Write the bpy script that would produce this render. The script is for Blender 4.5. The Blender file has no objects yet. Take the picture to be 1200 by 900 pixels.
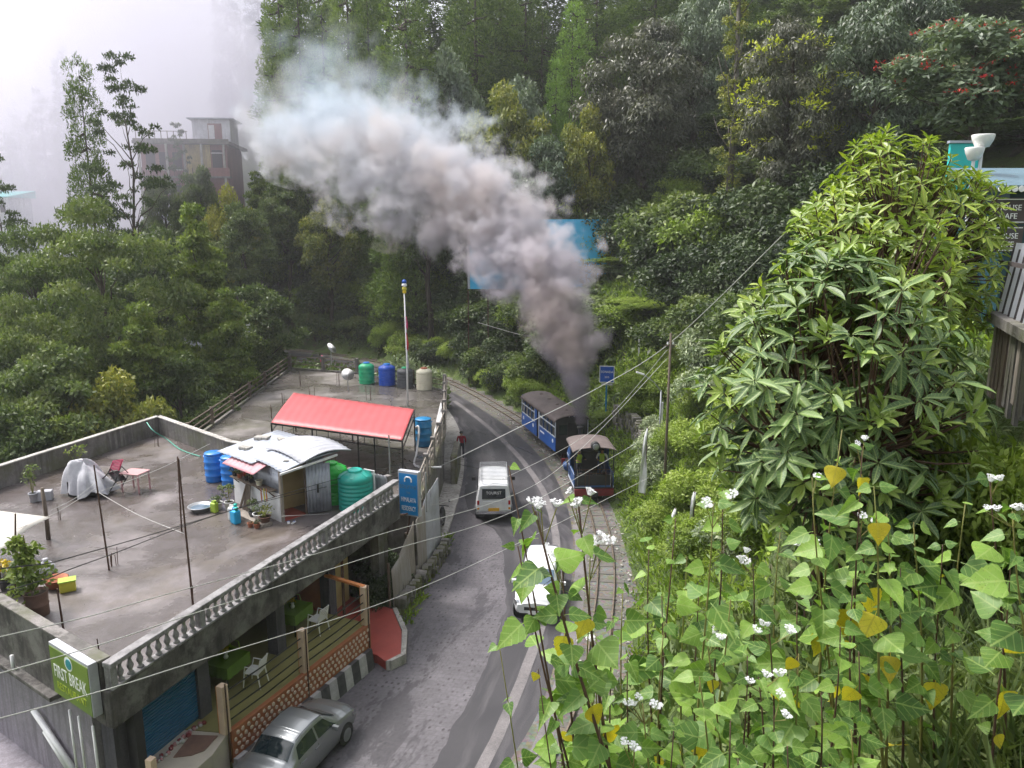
import bpy, bmesh, math, random
import numpy as np
from mathutils import Vector, Matrix, noise as mnoise

R = math.radians
scene = bpy.context.scene
C = scene.collection

# ------------------------------------------------------------------ camera
CAM_H = 13.75
cam_d = bpy.data.cameras.new('camera')
cam_d.sensor_width = 36.0
cam_d.lens = 27.0
cam_d.clip_start = 0.05
cam_d.clip_end = 3000.0
cam = bpy.data.objects.new('camera', cam_d)
C.objects.link(cam)
cam.location = (0, 0, CAM_H)
cam.rotation_euler = (R(90 - 11.5), 0, 0)
scene.camera = cam

# ------------------------------------------------------------------ sky, sun, exposure
SUN_EL, SUN_AZ = 58.0, -60.0          # azimuth measured clockwise from +Y
world = bpy.data.worlds.new('World')
scene.world = world
world.use_nodes = True
wn = world.node_tree.nodes
wl = world.node_tree.links
for n in list(wn):
    wn.remove(n)
w_out = wn.new('ShaderNodeOutputWorld')
w_bg = wn.new('ShaderNodeBackground')
w_sky = wn.new('ShaderNodeTexSky')
w_sky.sky_type = 'NISHITA'
w_sky.sun_disc = False
w_sky.sun_elevation = R(SUN_EL)
w_sky.sun_rotation = R(SUN_AZ)
w_sky.air_density = 1.0
w_sky.dust_density = 4.0
w_sky.ozone_density = 1.0
w_hs = wn.new('ShaderNodeHueSaturation')       # overcast: the cloud deck takes most of the blue out
w_hs.inputs['Saturation'].default_value = 0.22
w_hs.inputs['Value'].default_value = 1.0
w_bg.inputs['Strength'].default_value = 0.15
wl.new(w_sky.outputs[0], w_hs.inputs['Color'])
wl.new(w_hs.outputs[0], w_bg.inputs['Color'])
wl.new(w_bg.outputs[0], w_out.inputs['Surface'])

sun_d = bpy.data.lights.new('sun', 'SUN')
sun_d.energy = 2.0
sun_d.angle = R(10)
sun_d.color = (1.0, 0.95, 0.88)
sun = bpy.data.objects.new('sun', sun_d)
C.objects.link(sun)
_az, _el = R(SUN_AZ), R(SUN_EL)
sdir = Vector((math.sin(_az) * math.cos(_el), math.cos(_az) * math.cos(_el), math.sin(_el)))
sun.rotation_euler = sdir.to_track_quat('Z', 'Y').to_euler()
sun.location = (-20, 10, 60)

vs = scene.view_settings
vs.view_transform = 'Standard'
vs.look = 'None'
vs.exposure = 1.05
vs.gamma = 1.0
vs.use_curve_mapping = False
cy = scene.cycles
cy.max_bounces = 8
cy.diffuse_bounces = 3
cy.glossy_bounces = 2
cy.transmission_bounces = 4
cy.transparent_max_bounces = 8
cy.volume_bounces = 2
cy.use_denoising = True
cy.use_adaptive_sampling = True
cy.adaptive_threshold = 0.03
cy.caustics_reflective = False
cy.caustics_refractive = False
cy.sample_clamp_indirect = 6.0
cy.volume_max_steps = 256

# ------------------------------------------------------------------ placing helpers
_p = R(11.5)
_F = np.array((0, math.cos(_p), -math.sin(_p)))
_D = np.array((0, -math.sin(_p), -math.cos(_p)))


def ray(u, v):
    return np.array((1.0, 0, 0)) * ((u - 600) / 900) + _F + _D * ((v - 450) / 900)


def at(u, v, z):
    """Point of the place at height z that the photo shows at (u, v)."""
    r = ray(u, v)
    t = (z - CAM_H) / r[2]
    return Vector((r[0] * t, r[1] * t, z))


def aty(u, v, y):
    r = ray(u, v)
    t = y / r[1]
    return Vector((r[0] * t, y, CAM_H + r[2] * t))


# ------------------------------------------------------------------ mesh helpers
class MB:
    def __init__(self):
        self.v, self.f, self.m = [], [], []

    def add(self, verts, faces, mi=0):
        o = len(self.v)
        self.v.extend([tuple(p) for p in verts])
        self.f.extend([tuple(o + i for i in f) for f in faces])
        self.m.extend([mi] * len(faces))
        return self

    def box(self, c, s, rz=0.0, mi=0, M=None):
        hx, hy, hz = s[0] / 2, s[1] / 2, s[2] / 2
        pts = [Vector((x, y, z)) for z in (-hz, hz) for x, y in ((-hx, -hy), (hx, -hy), (hx, hy), (-hx, hy))]
        Rm = M if M is not None else Matrix.Rotation(rz, 3, 'Z')
        c = Vector(c)
        return self.add([Rm @ p + c for p in pts], [(3, 2, 1, 0), (4, 5, 6, 7), (0, 1, 5, 4), (1, 2, 6, 5), (2, 3, 7, 6), (3, 0, 4, 7)], mi)

    def beam(self, a, b, w, h, mi=0, up=(0, 0, 1)):
        """box from a to b, w across, h along up"""
        a, b = Vector(a), Vector(b)
        d = (b - a).normalized()
        s = d.cross(Vector(up))
        if s.length < 1e-5:
            s = Vector((1, 0, 0))
        s.normalize()
        n = s.cross(d).normalized()
        s *= w / 2
        n *= h / 2
        pts = [a - s - n, a + s - n, a + s + n, a - s + n, b - s - n, b + s - n, b + s + n, b - s + n]
        return self.add(pts, [(3, 2, 1, 0), (4, 5, 6, 7), (0, 1, 5, 4), (1, 2, 6, 5), (2, 3, 7, 6), (3, 0, 4, 7)][::1], mi)

    def tube(self, pts, r, n=8, mi=0, caps=True):
        pts = [Vector(p) for p in pts]
        rs = r if isinstance(r, (list, tuple)) else [r] * len(pts)
        o = len(self.v)
        prev = None
        for i, p in enumerate(pts):
            d = (pts[min(i + 1, len(pts) - 1)] - pts[max(i - 1, 0)])
            d = d.normalized() if d.length > 1e-9 else Vector((0, 0, 1))
            if prev is None:
                a = d.cross(Vector((0, 0, 1)))
                if a.length < 1e-3:
                    a = Vector((1, 0, 0))
            else:
                a = prev - d * prev.dot(d)
            a.normalize()
            prev = a
            b = d.cross(a)
            for k in range(n):
                t = 2 * math.pi * k / n
                self.v.append(tuple(p + (a * math.cos(t) + b * math.sin(t)) * rs[i]))
        for i in range(len(pts) - 1):
            for k in range(n):
                k2 = (k + 1) % n
                self.f.append((o + i * n + k, o + i * n + k2, o + (i + 1) * n + k2, o + (i + 1) * n + k))
                self.m.append(mi)
        if caps:
            self.f.append(tuple(o + k for k in range(n))[::-1])
            self.f.append(tuple(o + (len(pts) - 1) * n + k for k in range(n)))
            self.m += [mi, mi]
        return self

    def lathe(self, prof, n=16, c=(0, 0, 0), mi=0, axis='Z', M=None):
        """prof: (r, h) pairs, revolved about the axis through c"""
        o = len(self.v)
        c = Vector(c)
        for r, h in prof:
            for k in range(n):
                t = 2 * math.pi * k / n
                q = Vector((r * math.cos(t), r * math.sin(t), h))
                if axis == 'Y':
                    q = Vector((q.x, q.z, q.y))
                elif axis == 'X':
                    q = Vector((q.z, q.x, q.y))
                if M is not None:
                    q = M @ q
                self.v.append(tuple(q + c))
        for i in range(len(prof) - 1):
            for k in range(n):
                k2 = (k + 1) % n
                self.f.append((o + i * n + k, o + i * n + k2, o + (i + 1) * n + k2, o + (i + 1) * n + k))
                self.m.append(mi)
        self.f.append(tuple(o + k for k in range(n))[::-1])
        self.f.append(tuple(o + (len(prof) - 1) * n + k for k in range(n)))
        self.m += [mi, mi]
        return self

    def prism(self, poly, z0, z1, mi=0):
        n = len(poly)
        zz0 = z0 if hasattr(z0, '__len__') else [z0] * n
        zz1 = z1 if hasattr(z1, '__len__') else [z1] * n
        pts = [(x, y, zz0[i]) for i, (x, y) in enumerate(poly)] + [(x, y, zz1[i]) for i, (x, y) in enumerate(poly)]
        fs = [tuple(range(n))[::-1], tuple(range(n, 2 * n))]
        for i in range(n):
            j = (i + 1) % n
            fs.append((i, j, n + j, n + i))
        return self.add(pts, fs, mi)

    def grid(self, P, mi=0):
        """P[i][j] points -> quads"""
        o = len(self.v)
        ni, nj = len(P), len(P[0])
        for row in P:
            self.v.extend(tuple(q) for q in row)
        for i in range(ni - 1):
            for j in range(nj - 1):
                self.f.append((o + i * nj + j, o + (i + 1) * nj + j, o + (i + 1) * nj + j + 1, o + i * nj + j + 1))
                self.m.append(mi)
        return self

    def mesh(self, name, mats, smooth=False, fix=True):
        me = bpy.data.meshes.new(name)
        me.from_pydata(self.v, [], self.f)
        for mt in (mats if isinstance(mats, (list, tuple)) else [mats]):
            me.materials.append(mt)
        if any(self.m):
            me.polygons.foreach_set('material_index', self.m)
        if fix:
            bm = bmesh.new()
            bm.from_mesh(me)
            bmesh.ops.recalc_face_normals(bm, faces=bm.faces)
            bm.to_mesh(me)
            bm.free()
        if smooth:
            me.polygons.foreach_set('use_smooth', [True] * len(me.polygons))
        me.update()
        return me

    def build(self, name, mats, parent=None, smooth=False, loc=None, fix=True):
        return link(name, self.mesh(name, mats, smooth, fix), parent, loc)


def link(name, data, parent=None, loc=None, rot=None, scale=None):
    o = bpy.data.objects.new(name, data)
    C.objects.link(o)
    if parent is not None:
        o.parent = parent
    if loc is not None:
        o.location = loc
    if rot is not None:
        o.rotation_euler = rot
    if scale is not None:
        o.scale = scale if hasattr(scale, '__len__') else (scale,) * 3
    return o


def tag(o, label=None, cat=None, group=None, kind=None):
    if label:
        o['label'] = label
    if cat:
        o['category'] = cat
    if group:
        o['group'] = group
    if kind:
        o['kind'] = kind
    return o


def thing(name, label, cat, loc=(0, 0, 0), rz=0.0, group=None):
    return tag(link(name, None, None, loc, (0, 0, rz)), label, cat, group)


def dup(root, loc=None, rz=None, scale=None, label=None, group=None, rot=None):
    r = root.copy()
    C.objects.link(r)
    if loc is not None:
        r.location = loc
    if rz is not None:
        r.rotation_euler = (0, 0, rz)
    if rot is not None:
        r.rotation_euler = rot
    if scale is not None:
        r.scale = scale if hasattr(scale, '__len__') else (scale,) * 3
    if label:
        r['label'] = label
    if group:
        r['group'] = group

    def rec(a, b):
        for ch in a.children:
            c = ch.copy()
            C.objects.link(c)
            c.parent = b
            rec(ch, c)
    rec(root, r)
    return r


def bevel(o, w=0.01, seg=2):
    m = o.modifiers.new('bevel', 'BEVEL')
    m.width = w
    m.segments = seg
    m.limit_method = 'ANGLE'
    return o


def text(body, size, mat, parent, loc, rot, extrude=0.004, sx=1.0, align='CENTER', name='lettering', shear=0):
    cu = bpy.data.curves.new(name, 'FONT')
    cu.body = body
    cu.size = size
    cu.align_x = align
    cu.align_y = 'CENTER'
    cu.extrude = extrude
    cu.resolution_u = 2
    cu.shear = shear
    cu.materials.append(mat)
    tmp = link('tmp_text', cu)
    me = bpy.data.meshes.new_from_object(tmp.evaluated_get(bpy.context.evaluated_depsgraph_get()))
    bpy.data.objects.remove(tmp, do_unlink=True)
    me.name = name
    return link(name, me, parent, loc, rot, (sx, 1, 1))


def catmull(pts, n=8):
    pts = [Vector(p) for p in pts]
    out = []
    for i in range(len(pts) - 1):
        p0, p1, p2, p3 = pts[max(i - 1, 0)], pts[i], pts[i + 1], pts[min(i + 2, len(pts) - 1)]
        for k in range(n):
            t = k / n
            out.append(0.5 * ((2 * p1) + (p2 - p0) * t + (2 * p0 - 5 * p1 + 4 * p2 - p3) * t * t + (3 * p1 - p0 - 3 * p2 + p3) * t ** 3))
    out.append(pts[-1])
    return out


# ------------------------------------------------------------------ materials
def _ramp(nt, fac, stops):
    r = nt.nodes.new('ShaderNodeValToRGB')
    e = r.color_ramp.elements
    while len(e) < len(stops):
        e.new(0.5)
    for i, (p, c) in enumerate(stops):
        e[i].position = p
        e[i].color = (c[0], c[1], c[2], 1) if hasattr(c, '__len__') else (c, c, c, 1)
    nt.links.new(fac, r.inputs[0])
    return r.outputs[0]


def _noise(nt, vec, scale, detail=4, rough=0.55, dist=0.0):
    n = nt.nodes.new('ShaderNodeTexNoise')
    n.inputs['Scale'].default_value = scale
    n.inputs['Detail'].default_value = detail
    n.inputs['Roughness'].default_value = rough
    n.inputs['Distortion'].default_value = dist
    if vec is not None:
        nt.links.new(vec, n.inputs['Vector'])
    return n.outputs['Fac']


def _mix(nt, fac, a, b, mode='MIX'):
    m = nt.nodes.new('ShaderNodeMix')
    m.data_type = 'RGBA'
    m.blend_type = mode
    for val, sock in ((fac, m.inputs[0]), (a, m.inputs[6]), (b, m.inputs[7])):
        if hasattr(val, 'is_linked') or isinstance(val, bpy.types.NodeSocket):
            nt.links.new(val, sock)
        elif hasattr(val, '__len__'):
            sock.default_value = (val[0], val[1], val[2], 1)
        else:
            sock.default_value = val
    return m.outputs[2]


def _math(nt, op, a, b=None, clamp=False):
    m = nt.nodes.new('ShaderNodeMath')
    m.operation = op
    m.use_clamp = clamp
    for val, sock in ((a, m.inputs[0]), (b, m.inputs[1])):
        if val is None:
            continue
        if isinstance(val, bpy.types.NodeSocket):
            nt.links.new(val, sock)
        else:
            sock.default_value = val
    return m.outputs[0]


def newmat(name):
    m = bpy.data.materials.new(name)
    m.use_nodes = True
    nt = m.node_tree
    return m, nt, nt.nodes['Principled BSDF']


def coords(nt, kind='Object', scale=(1, 1, 1), rz=0.0):
    tc = nt.nodes.new('ShaderNodeTexCoord')
    mp = nt.nodes.new('ShaderNodeMapping')
    mp.inputs['Scale'].default_value = scale
    mp.inputs['Rotation'].default_value = (0, 0, rz)
    nt.links.new(tc.outputs[kind], mp.inputs[0])
    return mp.outputs[0]


def mat(name, c1, c2=None, rough=0.7, scale=3.0, metal=0.0, bump=0.0, bscale=None, rough2=None, detail=5, stretch=(1, 1, 1), coat=0.0, trans=0.0):
    m, nt, b = newmat(name)
    c2 = c2 or tuple(x * 0.75 for x in c1)
    v = coords(nt, 'Object', stretch)
    f = _noise(nt, v, scale, detail, 0.6)
    col = _ramp(nt, f, [(0.3, c1), (0.7, c2)])
    nt.links.new(col, b.inputs['Base Color'])
    b.inputs['Roughness'].default_value = rough
    if rough2 is not None:
        rr = _ramp(nt, f, [(0.35, rough), (0.65, rough2)])
        nt.links.new(rr, b.inputs['Roughness'])
    b.inputs['Metallic'].default_value = metal
    b.inputs['Coat Weight'].default_value = coat
    if trans:
        b.inputs['Transmission Weight'].default_value = trans
    if bump:
        bn = nt.nodes.new('ShaderNodeBump')
        bn.inputs['Strength'].default_value = bump
        bn.inputs['Distance'].default_value = 0.02
        nt.links.new(_noise(nt, v, bscale or scale * 6, 4), bn.inputs['Height'])
        nt.links.new(bn.outputs[0], b.inputs['Normal'])
    return m


def stained(name, base, dark, moss=None, scale=1.2, streak=True, rough=0.85, rough_wet=0.35, wet=0.0, light=None):
    """weathered concrete: blotches, vertical runs, moss, wet patches"""
    m, nt, b = newmat(name)
    v = coords(nt)
    n1 = _noise(nt, v, scale, 6, 0.65, 0.3)
    col = _ramp(nt, n1, [(0.3, dark), (0.5, base), (0.75, light or tuple(min(1, x * 1.35) for x in base))])
    n2 = _noise(nt, v, scale * 9, 5, 0.7)
    n6 = _noise(nt, v, 24, 4, 0.7)
    col = _mix(nt, 0.38, col, _ramp(nt, n2, [(0.3, tuple(x * 0.6 for x in base)), (0.7, tuple(min(1, x * 1.3) for x in base))]), 'MIX')
    col = _mix(nt, 0.5, col, _ramp(nt, n6, [(0.3, (0.55, 0.55, 0.55)), (0.7, (1.4, 1.4, 1.4))]), 'MULTIPLY')
    if streak:
        vs_ = coords(nt, 'Object', (3.2, 3.2, 0.22))
        n3 = _noise(nt, vs_, 1.6, 5, 0.6)
        sf = _ramp(nt, n3, [(0.47, 0.0), (0.57, 1.0)])
        sf = _math(nt, 'MULTIPLY', sf, _ramp(nt, _noise(nt, v, scale * 0.9, 4), [(0.38, 0.15), (0.58, 1.0)]))
        col = _mix(nt, _math(nt, 'MULTIPLY', sf, 0.7), col, dark)
    if moss:
        n4 = _noise(nt, v, scale * 0.8, 6, 0.7)
        mf = _ramp(nt, n4, [(0.47, 0.0), (0.62, 0.85)])
        col = _mix(nt, mf, col, moss)
    b.inputs['Roughness'].default_value = rough
    if wet:
        n5 = _noise(nt, v, 0.28, 5, 0.6, 0.6)
        wf = _ramp(nt, n5, [(0.5 - wet * 0.2, 0.0), (0.62 - wet * 0.1, 1.0)])
        col = _mix(nt, _math(nt, 'MULTIPLY', wf, 0.62), col, dark)
        nt.links.new(_ramp(nt, wf, [(0.0, rough), (1.0, rough_wet)]), b.inputs['Roughness'])
    nt.links.new(col, b.inputs['Base Color'])
    bn = nt.nodes.new('ShaderNodeBump')
    bn.inputs['Strength'].default_value = 0.35
    bn.inputs['Distance'].default_value = 0.02
    nt.links.new(_math(nt, 'ADD', n2, n6), bn.inputs['Height'])
    nt.links.new(bn.outputs[0], b.inputs['Normal'])
    return m


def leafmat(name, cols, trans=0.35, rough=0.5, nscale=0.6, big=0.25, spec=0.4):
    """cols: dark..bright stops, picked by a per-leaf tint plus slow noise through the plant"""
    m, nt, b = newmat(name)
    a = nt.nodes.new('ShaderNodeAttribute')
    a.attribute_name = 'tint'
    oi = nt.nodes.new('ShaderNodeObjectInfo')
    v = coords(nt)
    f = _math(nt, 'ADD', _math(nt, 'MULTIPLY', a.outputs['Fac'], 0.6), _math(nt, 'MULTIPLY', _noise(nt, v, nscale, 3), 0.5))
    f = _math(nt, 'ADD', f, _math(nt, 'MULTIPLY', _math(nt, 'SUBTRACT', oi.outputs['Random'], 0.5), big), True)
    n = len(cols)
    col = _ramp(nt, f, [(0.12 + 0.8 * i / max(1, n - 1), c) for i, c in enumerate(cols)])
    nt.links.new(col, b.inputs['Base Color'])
    b.inputs['Roughness'].default_value = rough
    b.inputs['Specular IOR Level'].default_value = spec
    tr = nt.nodes.new('ShaderNodeBsdfTranslucent')
    tcol = _mix(nt, 1.0, col, (1.0, 1.1, 0.55), 'MULTIPLY')
    nt.links.new(tcol, tr.inputs['Color'])
    mx = nt.nodes.new('ShaderNodeMixShader')
    mx.inputs[0].default_value = trans
    nt.links.new(b.outputs[0], mx.inputs[1])
    nt.links.new(tr.outputs[0], mx.inputs[2])
    nt.links.new(mx.outputs[0], nt.nodes['Material Output'].inputs['Surface'])
    return m


M = {}
M['roof'] = stained('roof concrete', (0.185, 0.162, 0.165), (0.05, 0.04, 0.034), (0.105, 0.082, 0.062), 0.5, False, 0.7, 0.16, 1.0, (0.29, 0.25, 0.275))
M['conc'] = stained('weathered concrete', (0.20, 0.185, 0.18), (0.055, 0.052, 0.048), (0.10, 0.105, 0.06), 0.8)
M['conc_dark'] = stained('blackened concrete', (0.085, 0.077, 0.074), (0.016, 0.014, 0.014), (0.17, 0.165, 0.155), 1.5)
M['conc_light'] = stained('pale concrete', (0.42, 0.40, 0.38), (0.18, 0.17, 0.15), None, 1.0)
M['conc_rail'] = stained('painted baluster', (0.27, 0.26, 0.27), (0.045, 0.042, 0.04), None, 2.2)
M['mossy'] = stained('mossy concrete', (0.20, 0.19, 0.16), (0.05, 0.05, 0.04), (0.12, 0.13, 0.03), 1.2)
M['roof2'] = stained('second roof', (0.19, 0.17, 0.165), (0.075, 0.068, 0.06), (0.09, 0.085, 0.055), 0.5, False, 0.75, 0.25, 0.9, (0.40, 0.37, 0.36))
M['wall_purple'] = stained('lilac grey plaster', (0.235, 0.215, 0.25), (0.13, 0.12, 0.135), None, 0.5)
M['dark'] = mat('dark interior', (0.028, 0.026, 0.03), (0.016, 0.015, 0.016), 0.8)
M['black'] = mat('black rubber', (0.018, 0.018, 0.02), (0.028, 0.028, 0.03), 0.75)
M['blackgloss'] = mat('black plastic', (0.015, 0.015, 0.017), (0.02, 0.02, 0.02), 0.3)
M['rust'] = mat('rusty steel', (0.10, 0.045, 0.025), (0.05, 0.03, 0.025), 0.85, 12, bump=0.2)
M['steel'] = mat('galvanised steel', (0.38, 0.39, 0.41), (0.27, 0.28, 0.30), 0.42, 6, metal=0.6)
M['chrome'] = mat('bright metal', (0.6, 0.61, 0.63), (0.5, 0.51, 0.53), 0.2, 4, metal=0.9)
M['tin'] = mat('corrugated tin', (0.44, 0.47, 0.54), (0.28, 0.30, 0.35), 0.4, 2.2, metal=0.35, bump=0.05)
M['tin_rust'] = mat('old tin sheet', (0.36, 0.34, 0.33), (0.24, 0.20, 0.17), 0.6, 1.5, metal=0.2, stretch=(2, 2, 0.4))
M['tin_white'] = mat('pale tin sheet', (0.50, 0.51, 0.57), (0.33, 0.33, 0.36), 0.5, 1.3, metal=0.1)
M['pink_tin'] = mat('faded red tin', (0.52, 0.24, 0.28), (0.38, 0.16, 0.19), 0.55, 3)
M['awning'] = mat('red roofing sheet', (0.50, 0.095, 0.105), (0.44, 0.075, 0.085), 0.5, 0.9, bump=0.03)
M['white'] = mat('white paint', (0.74, 0.74, 0.76), (0.60, 0.60, 0.62), 0.5, 3)
M['white_plastic'] = mat('white plastic', (0.78, 0.78, 0.77), (0.68, 0.68, 0.67), 0.4, 2)
M['cream'] = mat('cream plastic', (0.70, 0.66, 0.52), (0.60, 0.56, 0.44), 0.45, 3)
M['cloth'] = mat('off white tarpaulin', (0.66, 0.63, 0.58), (0.52, 0.49, 0.45), 0.6, 2.2, bump=0.2, bscale=5)
M['grey_cloth'] = mat('grey cloth', (0.52, 0.52, 0.56), (0.38, 0.38, 0.42), 0.85, 6, bump=0.3)
M['orange_wall'] = mat('orange plaster', (0.42, 0.15, 0.06), (0.34, 0.11, 0.05), 0.8)
M['yellow_wall'] = mat('yellow plaster', (0.56, 0.43, 0.20), (0.48, 0.36, 0.17), 0.8)
M['floor_green'] = mat('olive tile floor', (0.25, 0.23, 0.085), (0.19, 0.175, 0.07), 0.35, 1.5, rough2=0.5)
M['floor_beige'] = mat('beige tile floor', (0.50, 0.45, 0.38), (0.40, 0.36, 0.31), 0.5, 2)
M['red_floor'] = mat('red oxide floor', (0.38, 0.075, 0.06), (0.30, 0.06, 0.05), 0.45, 2)
M['green_cloth'] = mat('lime table cloth', (0.11, 0.21, 0.012), (0.08, 0.16, 0.01), 0.6, 3)
M['shutter'] = mat('blue steel shutter', (0.035, 0.15, 0.30), (0.028, 0.115, 0.24), 0.45, 3, metal=0.1)
M['post_cream'] = mat('cream post', (0.66, 0.50, 0.37), (0.56, 0.42, 0.31), 0.7, 4)
M['post_orange'] = mat('orange post', (0.62, 0.23, 0.07), (0.50, 0.18, 0.06), 0.7, 4)
M['tile_orange'] = mat('orange mortar', (0.36, 0.13, 0.055), (0.28, 0.10, 0.045), 0.75, 5)
M['tile_cream'] = mat('cream stone', (0.62, 0.48, 0.38), (0.52, 0.40, 0.32), 0.6, 8)
M['kerb_white'] = mat('kerb white', (0.50, 0.49, 0.50), (0.33, 0.32, 0.32), 0.8, 5, bump=0.2)
M['kerb_black'] = mat('kerb black', (0.045, 0.045, 0.05), (0.09, 0.088, 0.09), 0.8, 5, bump=0.2)
M['pinkstone'] = mat('pink pebble', (0.36, 0.10, 0.12), (0.42, 0.30, 0.30), 0.7, 9)
M['tank_green'] = mat('green tank', (0.02, 0.42, 0.20), (0.018, 0.36, 0.17), 0.42, 3)
M['tank_blue'] = mat('blue tank', (0.015, 0.085, 0.50), (0.012, 0.07, 0.42), 0.42, 3)
M['tank_black'] = mat('grey black tank', (0.06, 0.065, 0.075), (0.08, 0.085, 0.095), 0.5, 3)
M['tank_lime'] = mat('bright green tank', (0.025, 0.52, 0.065), (0.02, 0.45, 0.055), 0.4, 3)
M['tank_teal'] = mat('teal tank', (0.012, 0.33, 0.27), (0.01, 0.27, 0.225), 0.42, 3)
M['tank_teal_lid'] = mat('teal tank top', (0.02, 0.52, 0.43), (0.018, 0.46, 0.38), 0.4, 3)
M['barrel'] = mat('blue barrel', (0.01, 0.19, 0.62), (0.01, 0.155, 0.53), 0.38, 3)
M['barrel2'] = mat('sky blue tank', (0.01, 0.19, 0.42), (0.01, 0.16, 0.36), 0.42, 3)
M['terracotta'] = mat('terracotta', (0.42, 0.14, 0.07), (0.33, 0.11, 0.06), 0.75, 6)
M['pot_brown'] = mat('rusted drum', (0.20, 0.115, 0.085), (0.13, 0.075, 0.06), 0.8, 5, bump=0.1)
M['pot_dark'] = mat('dark pot', (0.035, 0.037, 0.045), (0.05, 0.05, 0.06), 0.5, 5)
M['soil'] = mat('soil', (0.07, 0.05, 0.035), (0.045, 0.032, 0.024), 0.95, 9, bump=0.4)
M['purple'] = mat('purple plastic', (0.30, 0.06, 0.45), None, 0.4)
M['lime_plastic'] = mat('lime plastic', (0.36, 0.52, 0.05), None, 0.45)
M['yellow_plastic'] = mat('yellow plastic', (0.62, 0.58, 0.06), (0.52, 0.47, 0.05), 0.45)
M['cyan_plastic'] = mat('cyan plastic', (0.01, 0.36, 0.68), None, 0.4)
M['pink_plastic'] = mat('pink plastic', (0.58, 0.05, 0.16), (0.5, 0.04, 0.13), 0.4)
M['pink_wood'] = mat('dusty pink table', (0.50, 0.28, 0.29), (0.42, 0.22, 0.23), 0.55)
M['hose'] = mat('green hose', (0.10, 0.42, 0.32), None, 0.4)
M['sign_blue'] = mat('blue sign', (0.008, 0.24, 0.60), (0.008, 0.20, 0.52), 0.35, 1.5)
M['sign_navy'] = mat('station blue', (0.015, 0.10, 0.48), (0.012, 0.08, 0.42), 0.4, 2)
M['sign_green'] = mat('olive sign', (0.085, 0.15, 0.02), (0.16, 0.24, 0.025), 0.4, 0.9)
M['sign_white'] = mat('white lettering', (0.85, 0.85, 0.86), (0.8, 0.8, 0.82), 0.5)
M['sign_lime'] = mat('lime lettering', (0.42, 0.50, 0.05), (0.34, 0.42, 0.04), 0.5)
M['sign_teal'] = mat('teal emblem', (0.01, 0.26, 0.32), None, 0.5)
M['billboard'] = mat('sky blue billboard', (0.06, 0.46, 0.80), (0.05, 0.41, 0.74), 0.5, 0.7)
M['silver'] = mat('silver car paint', (0.27, 0.285, 0.30), (0.25, 0.265, 0.28), 0.3, 2, metal=0.6, coat=0.6)
M['car_white'] = mat('white car paint', (0.78, 0.79, 0.82), (0.74, 0.75, 0.78), 0.25, 2, coat=0.5)
M['glass'] = mat('tinted glass', (0.012, 0.02, 0.025), (0.02, 0.03, 0.035), 0.06, 2, coat=0.5)
M['glass_blue'] = mat('windscreen', (0.09, 0.14, 0.20), (0.12, 0.18, 0.25), 0.06, 1.5, coat=0.5)
M['red_light'] = mat('red lamp', (0.45, 0.015, 0.015), None, 0.2)
M['amber'] = mat('amber', (0.75, 0.30, 0.01), None, 0.4)
M['plate'] = mat('yellow number plate', (0.80, 0.42, 0.02), None, 0.5)
M['seat'] = mat('car seat', (0.10, 0.16, 0.17), (0.2, 0.27, 0.28), 0.8)
M['train_blue'] = mat('railway blue', (0.012, 0.11, 0.44), (0.012, 0.085, 0.36), 0.42, 2.5)
M['loco_blue'] = mat('locomotive blue', (0.025, 0.09, 0.26), (0.02, 0.06, 0.18), 0.4, 3)
M['train_roof'] = mat('sooty roof', (0.165, 0.13, 0.125), (0.10, 0.08, 0.078), 0.75, 1.2)
M['train_red'] = mat('buffer red', (0.20, 0.018, 0.022), (0.14, 0.014, 0.018), 0.5, 4)
M['soot'] = mat('soot black', (0.018, 0.017, 0.02), (0.03, 0.028, 0.03), 0.6, 4)
M['train_white'] = mat('train white line', (0.62, 0.66, 0.74), None, 0.5)
M['skin'] = mat('skin', (0.32, 0.17, 0.11), None, 0.6)
M['hair'] = mat('hair', (0.015, 0.012, 0.01), None, 0.6)
M['red_cloth'] = mat('dark red shirt', (0.30, 0.012, 0.03), (0.22, 0.01, 0.025), 0.85, 6)
M['navy_cloth'] = mat('dark trousers', (0.02, 0.022, 0.035), (0.03, 0.03, 0.045), 0.85, 6)
M['blue_cloth'] = mat('blue work jacket', (0.03, 0.10, 0.30), (0.025, 0.08, 0.24), 0.85, 6)
M['hivis'] = mat('high visibility vest', (0.38, 0.52, 0.04), (0.32, 0.45, 0.03), 0.7, 5)
M['bark'] = mat('bark', (0.075, 0.055, 0.042), (0.035, 0.027, 0.022), 0.9, 5, bump=0.6, stretch=(3, 3, 0.5))
M['bark_grey'] = mat('grey bark', (0.16, 0.145, 0.125), (0.08, 0.07, 0.06), 0.9, 5, bump=0.6, stretch=(3, 3, 0.5))
M['stem'] = mat('reddish stem', (0.10, 0.05, 0.03), (0.07, 0.04, 0.025), 0.7, 8)
M['stem_green'] = mat('green stem', (0.20, 0.22, 0.05), (0.16, 0.12, 0.04), 0.6, 8)
M['slate'] = stained('dark slate plaster', (0.085, 0.08, 0.10), (0.045, 0.04, 0.048), None, 0.8)
M['cable_black'] = mat('black cable', (0.02, 0.02, 0.022), None, 0.6)
M['cable_white'] = mat('pale cable', (0.55, 0.55, 0.53), (0.45, 0.45, 0.44), 0.5)
M['wood_old'] = mat('old wood', (0.17, 0.13, 0.10), (0.09, 0.07, 0.055), 0.85, 5, stretch=(4, 4, 0.5))
M['wood_pale'] = mat('pale plank', (0.34, 0.30, 0.26), (0.22, 0.19, 0.17), 0.85, 4, stretch=(4, 4, 0.4))
M['slat_white'] = mat('white slat', (0.74, 0.74, 0.80), (0.62, 0.62, 0.68), 0.5, 4)
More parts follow.
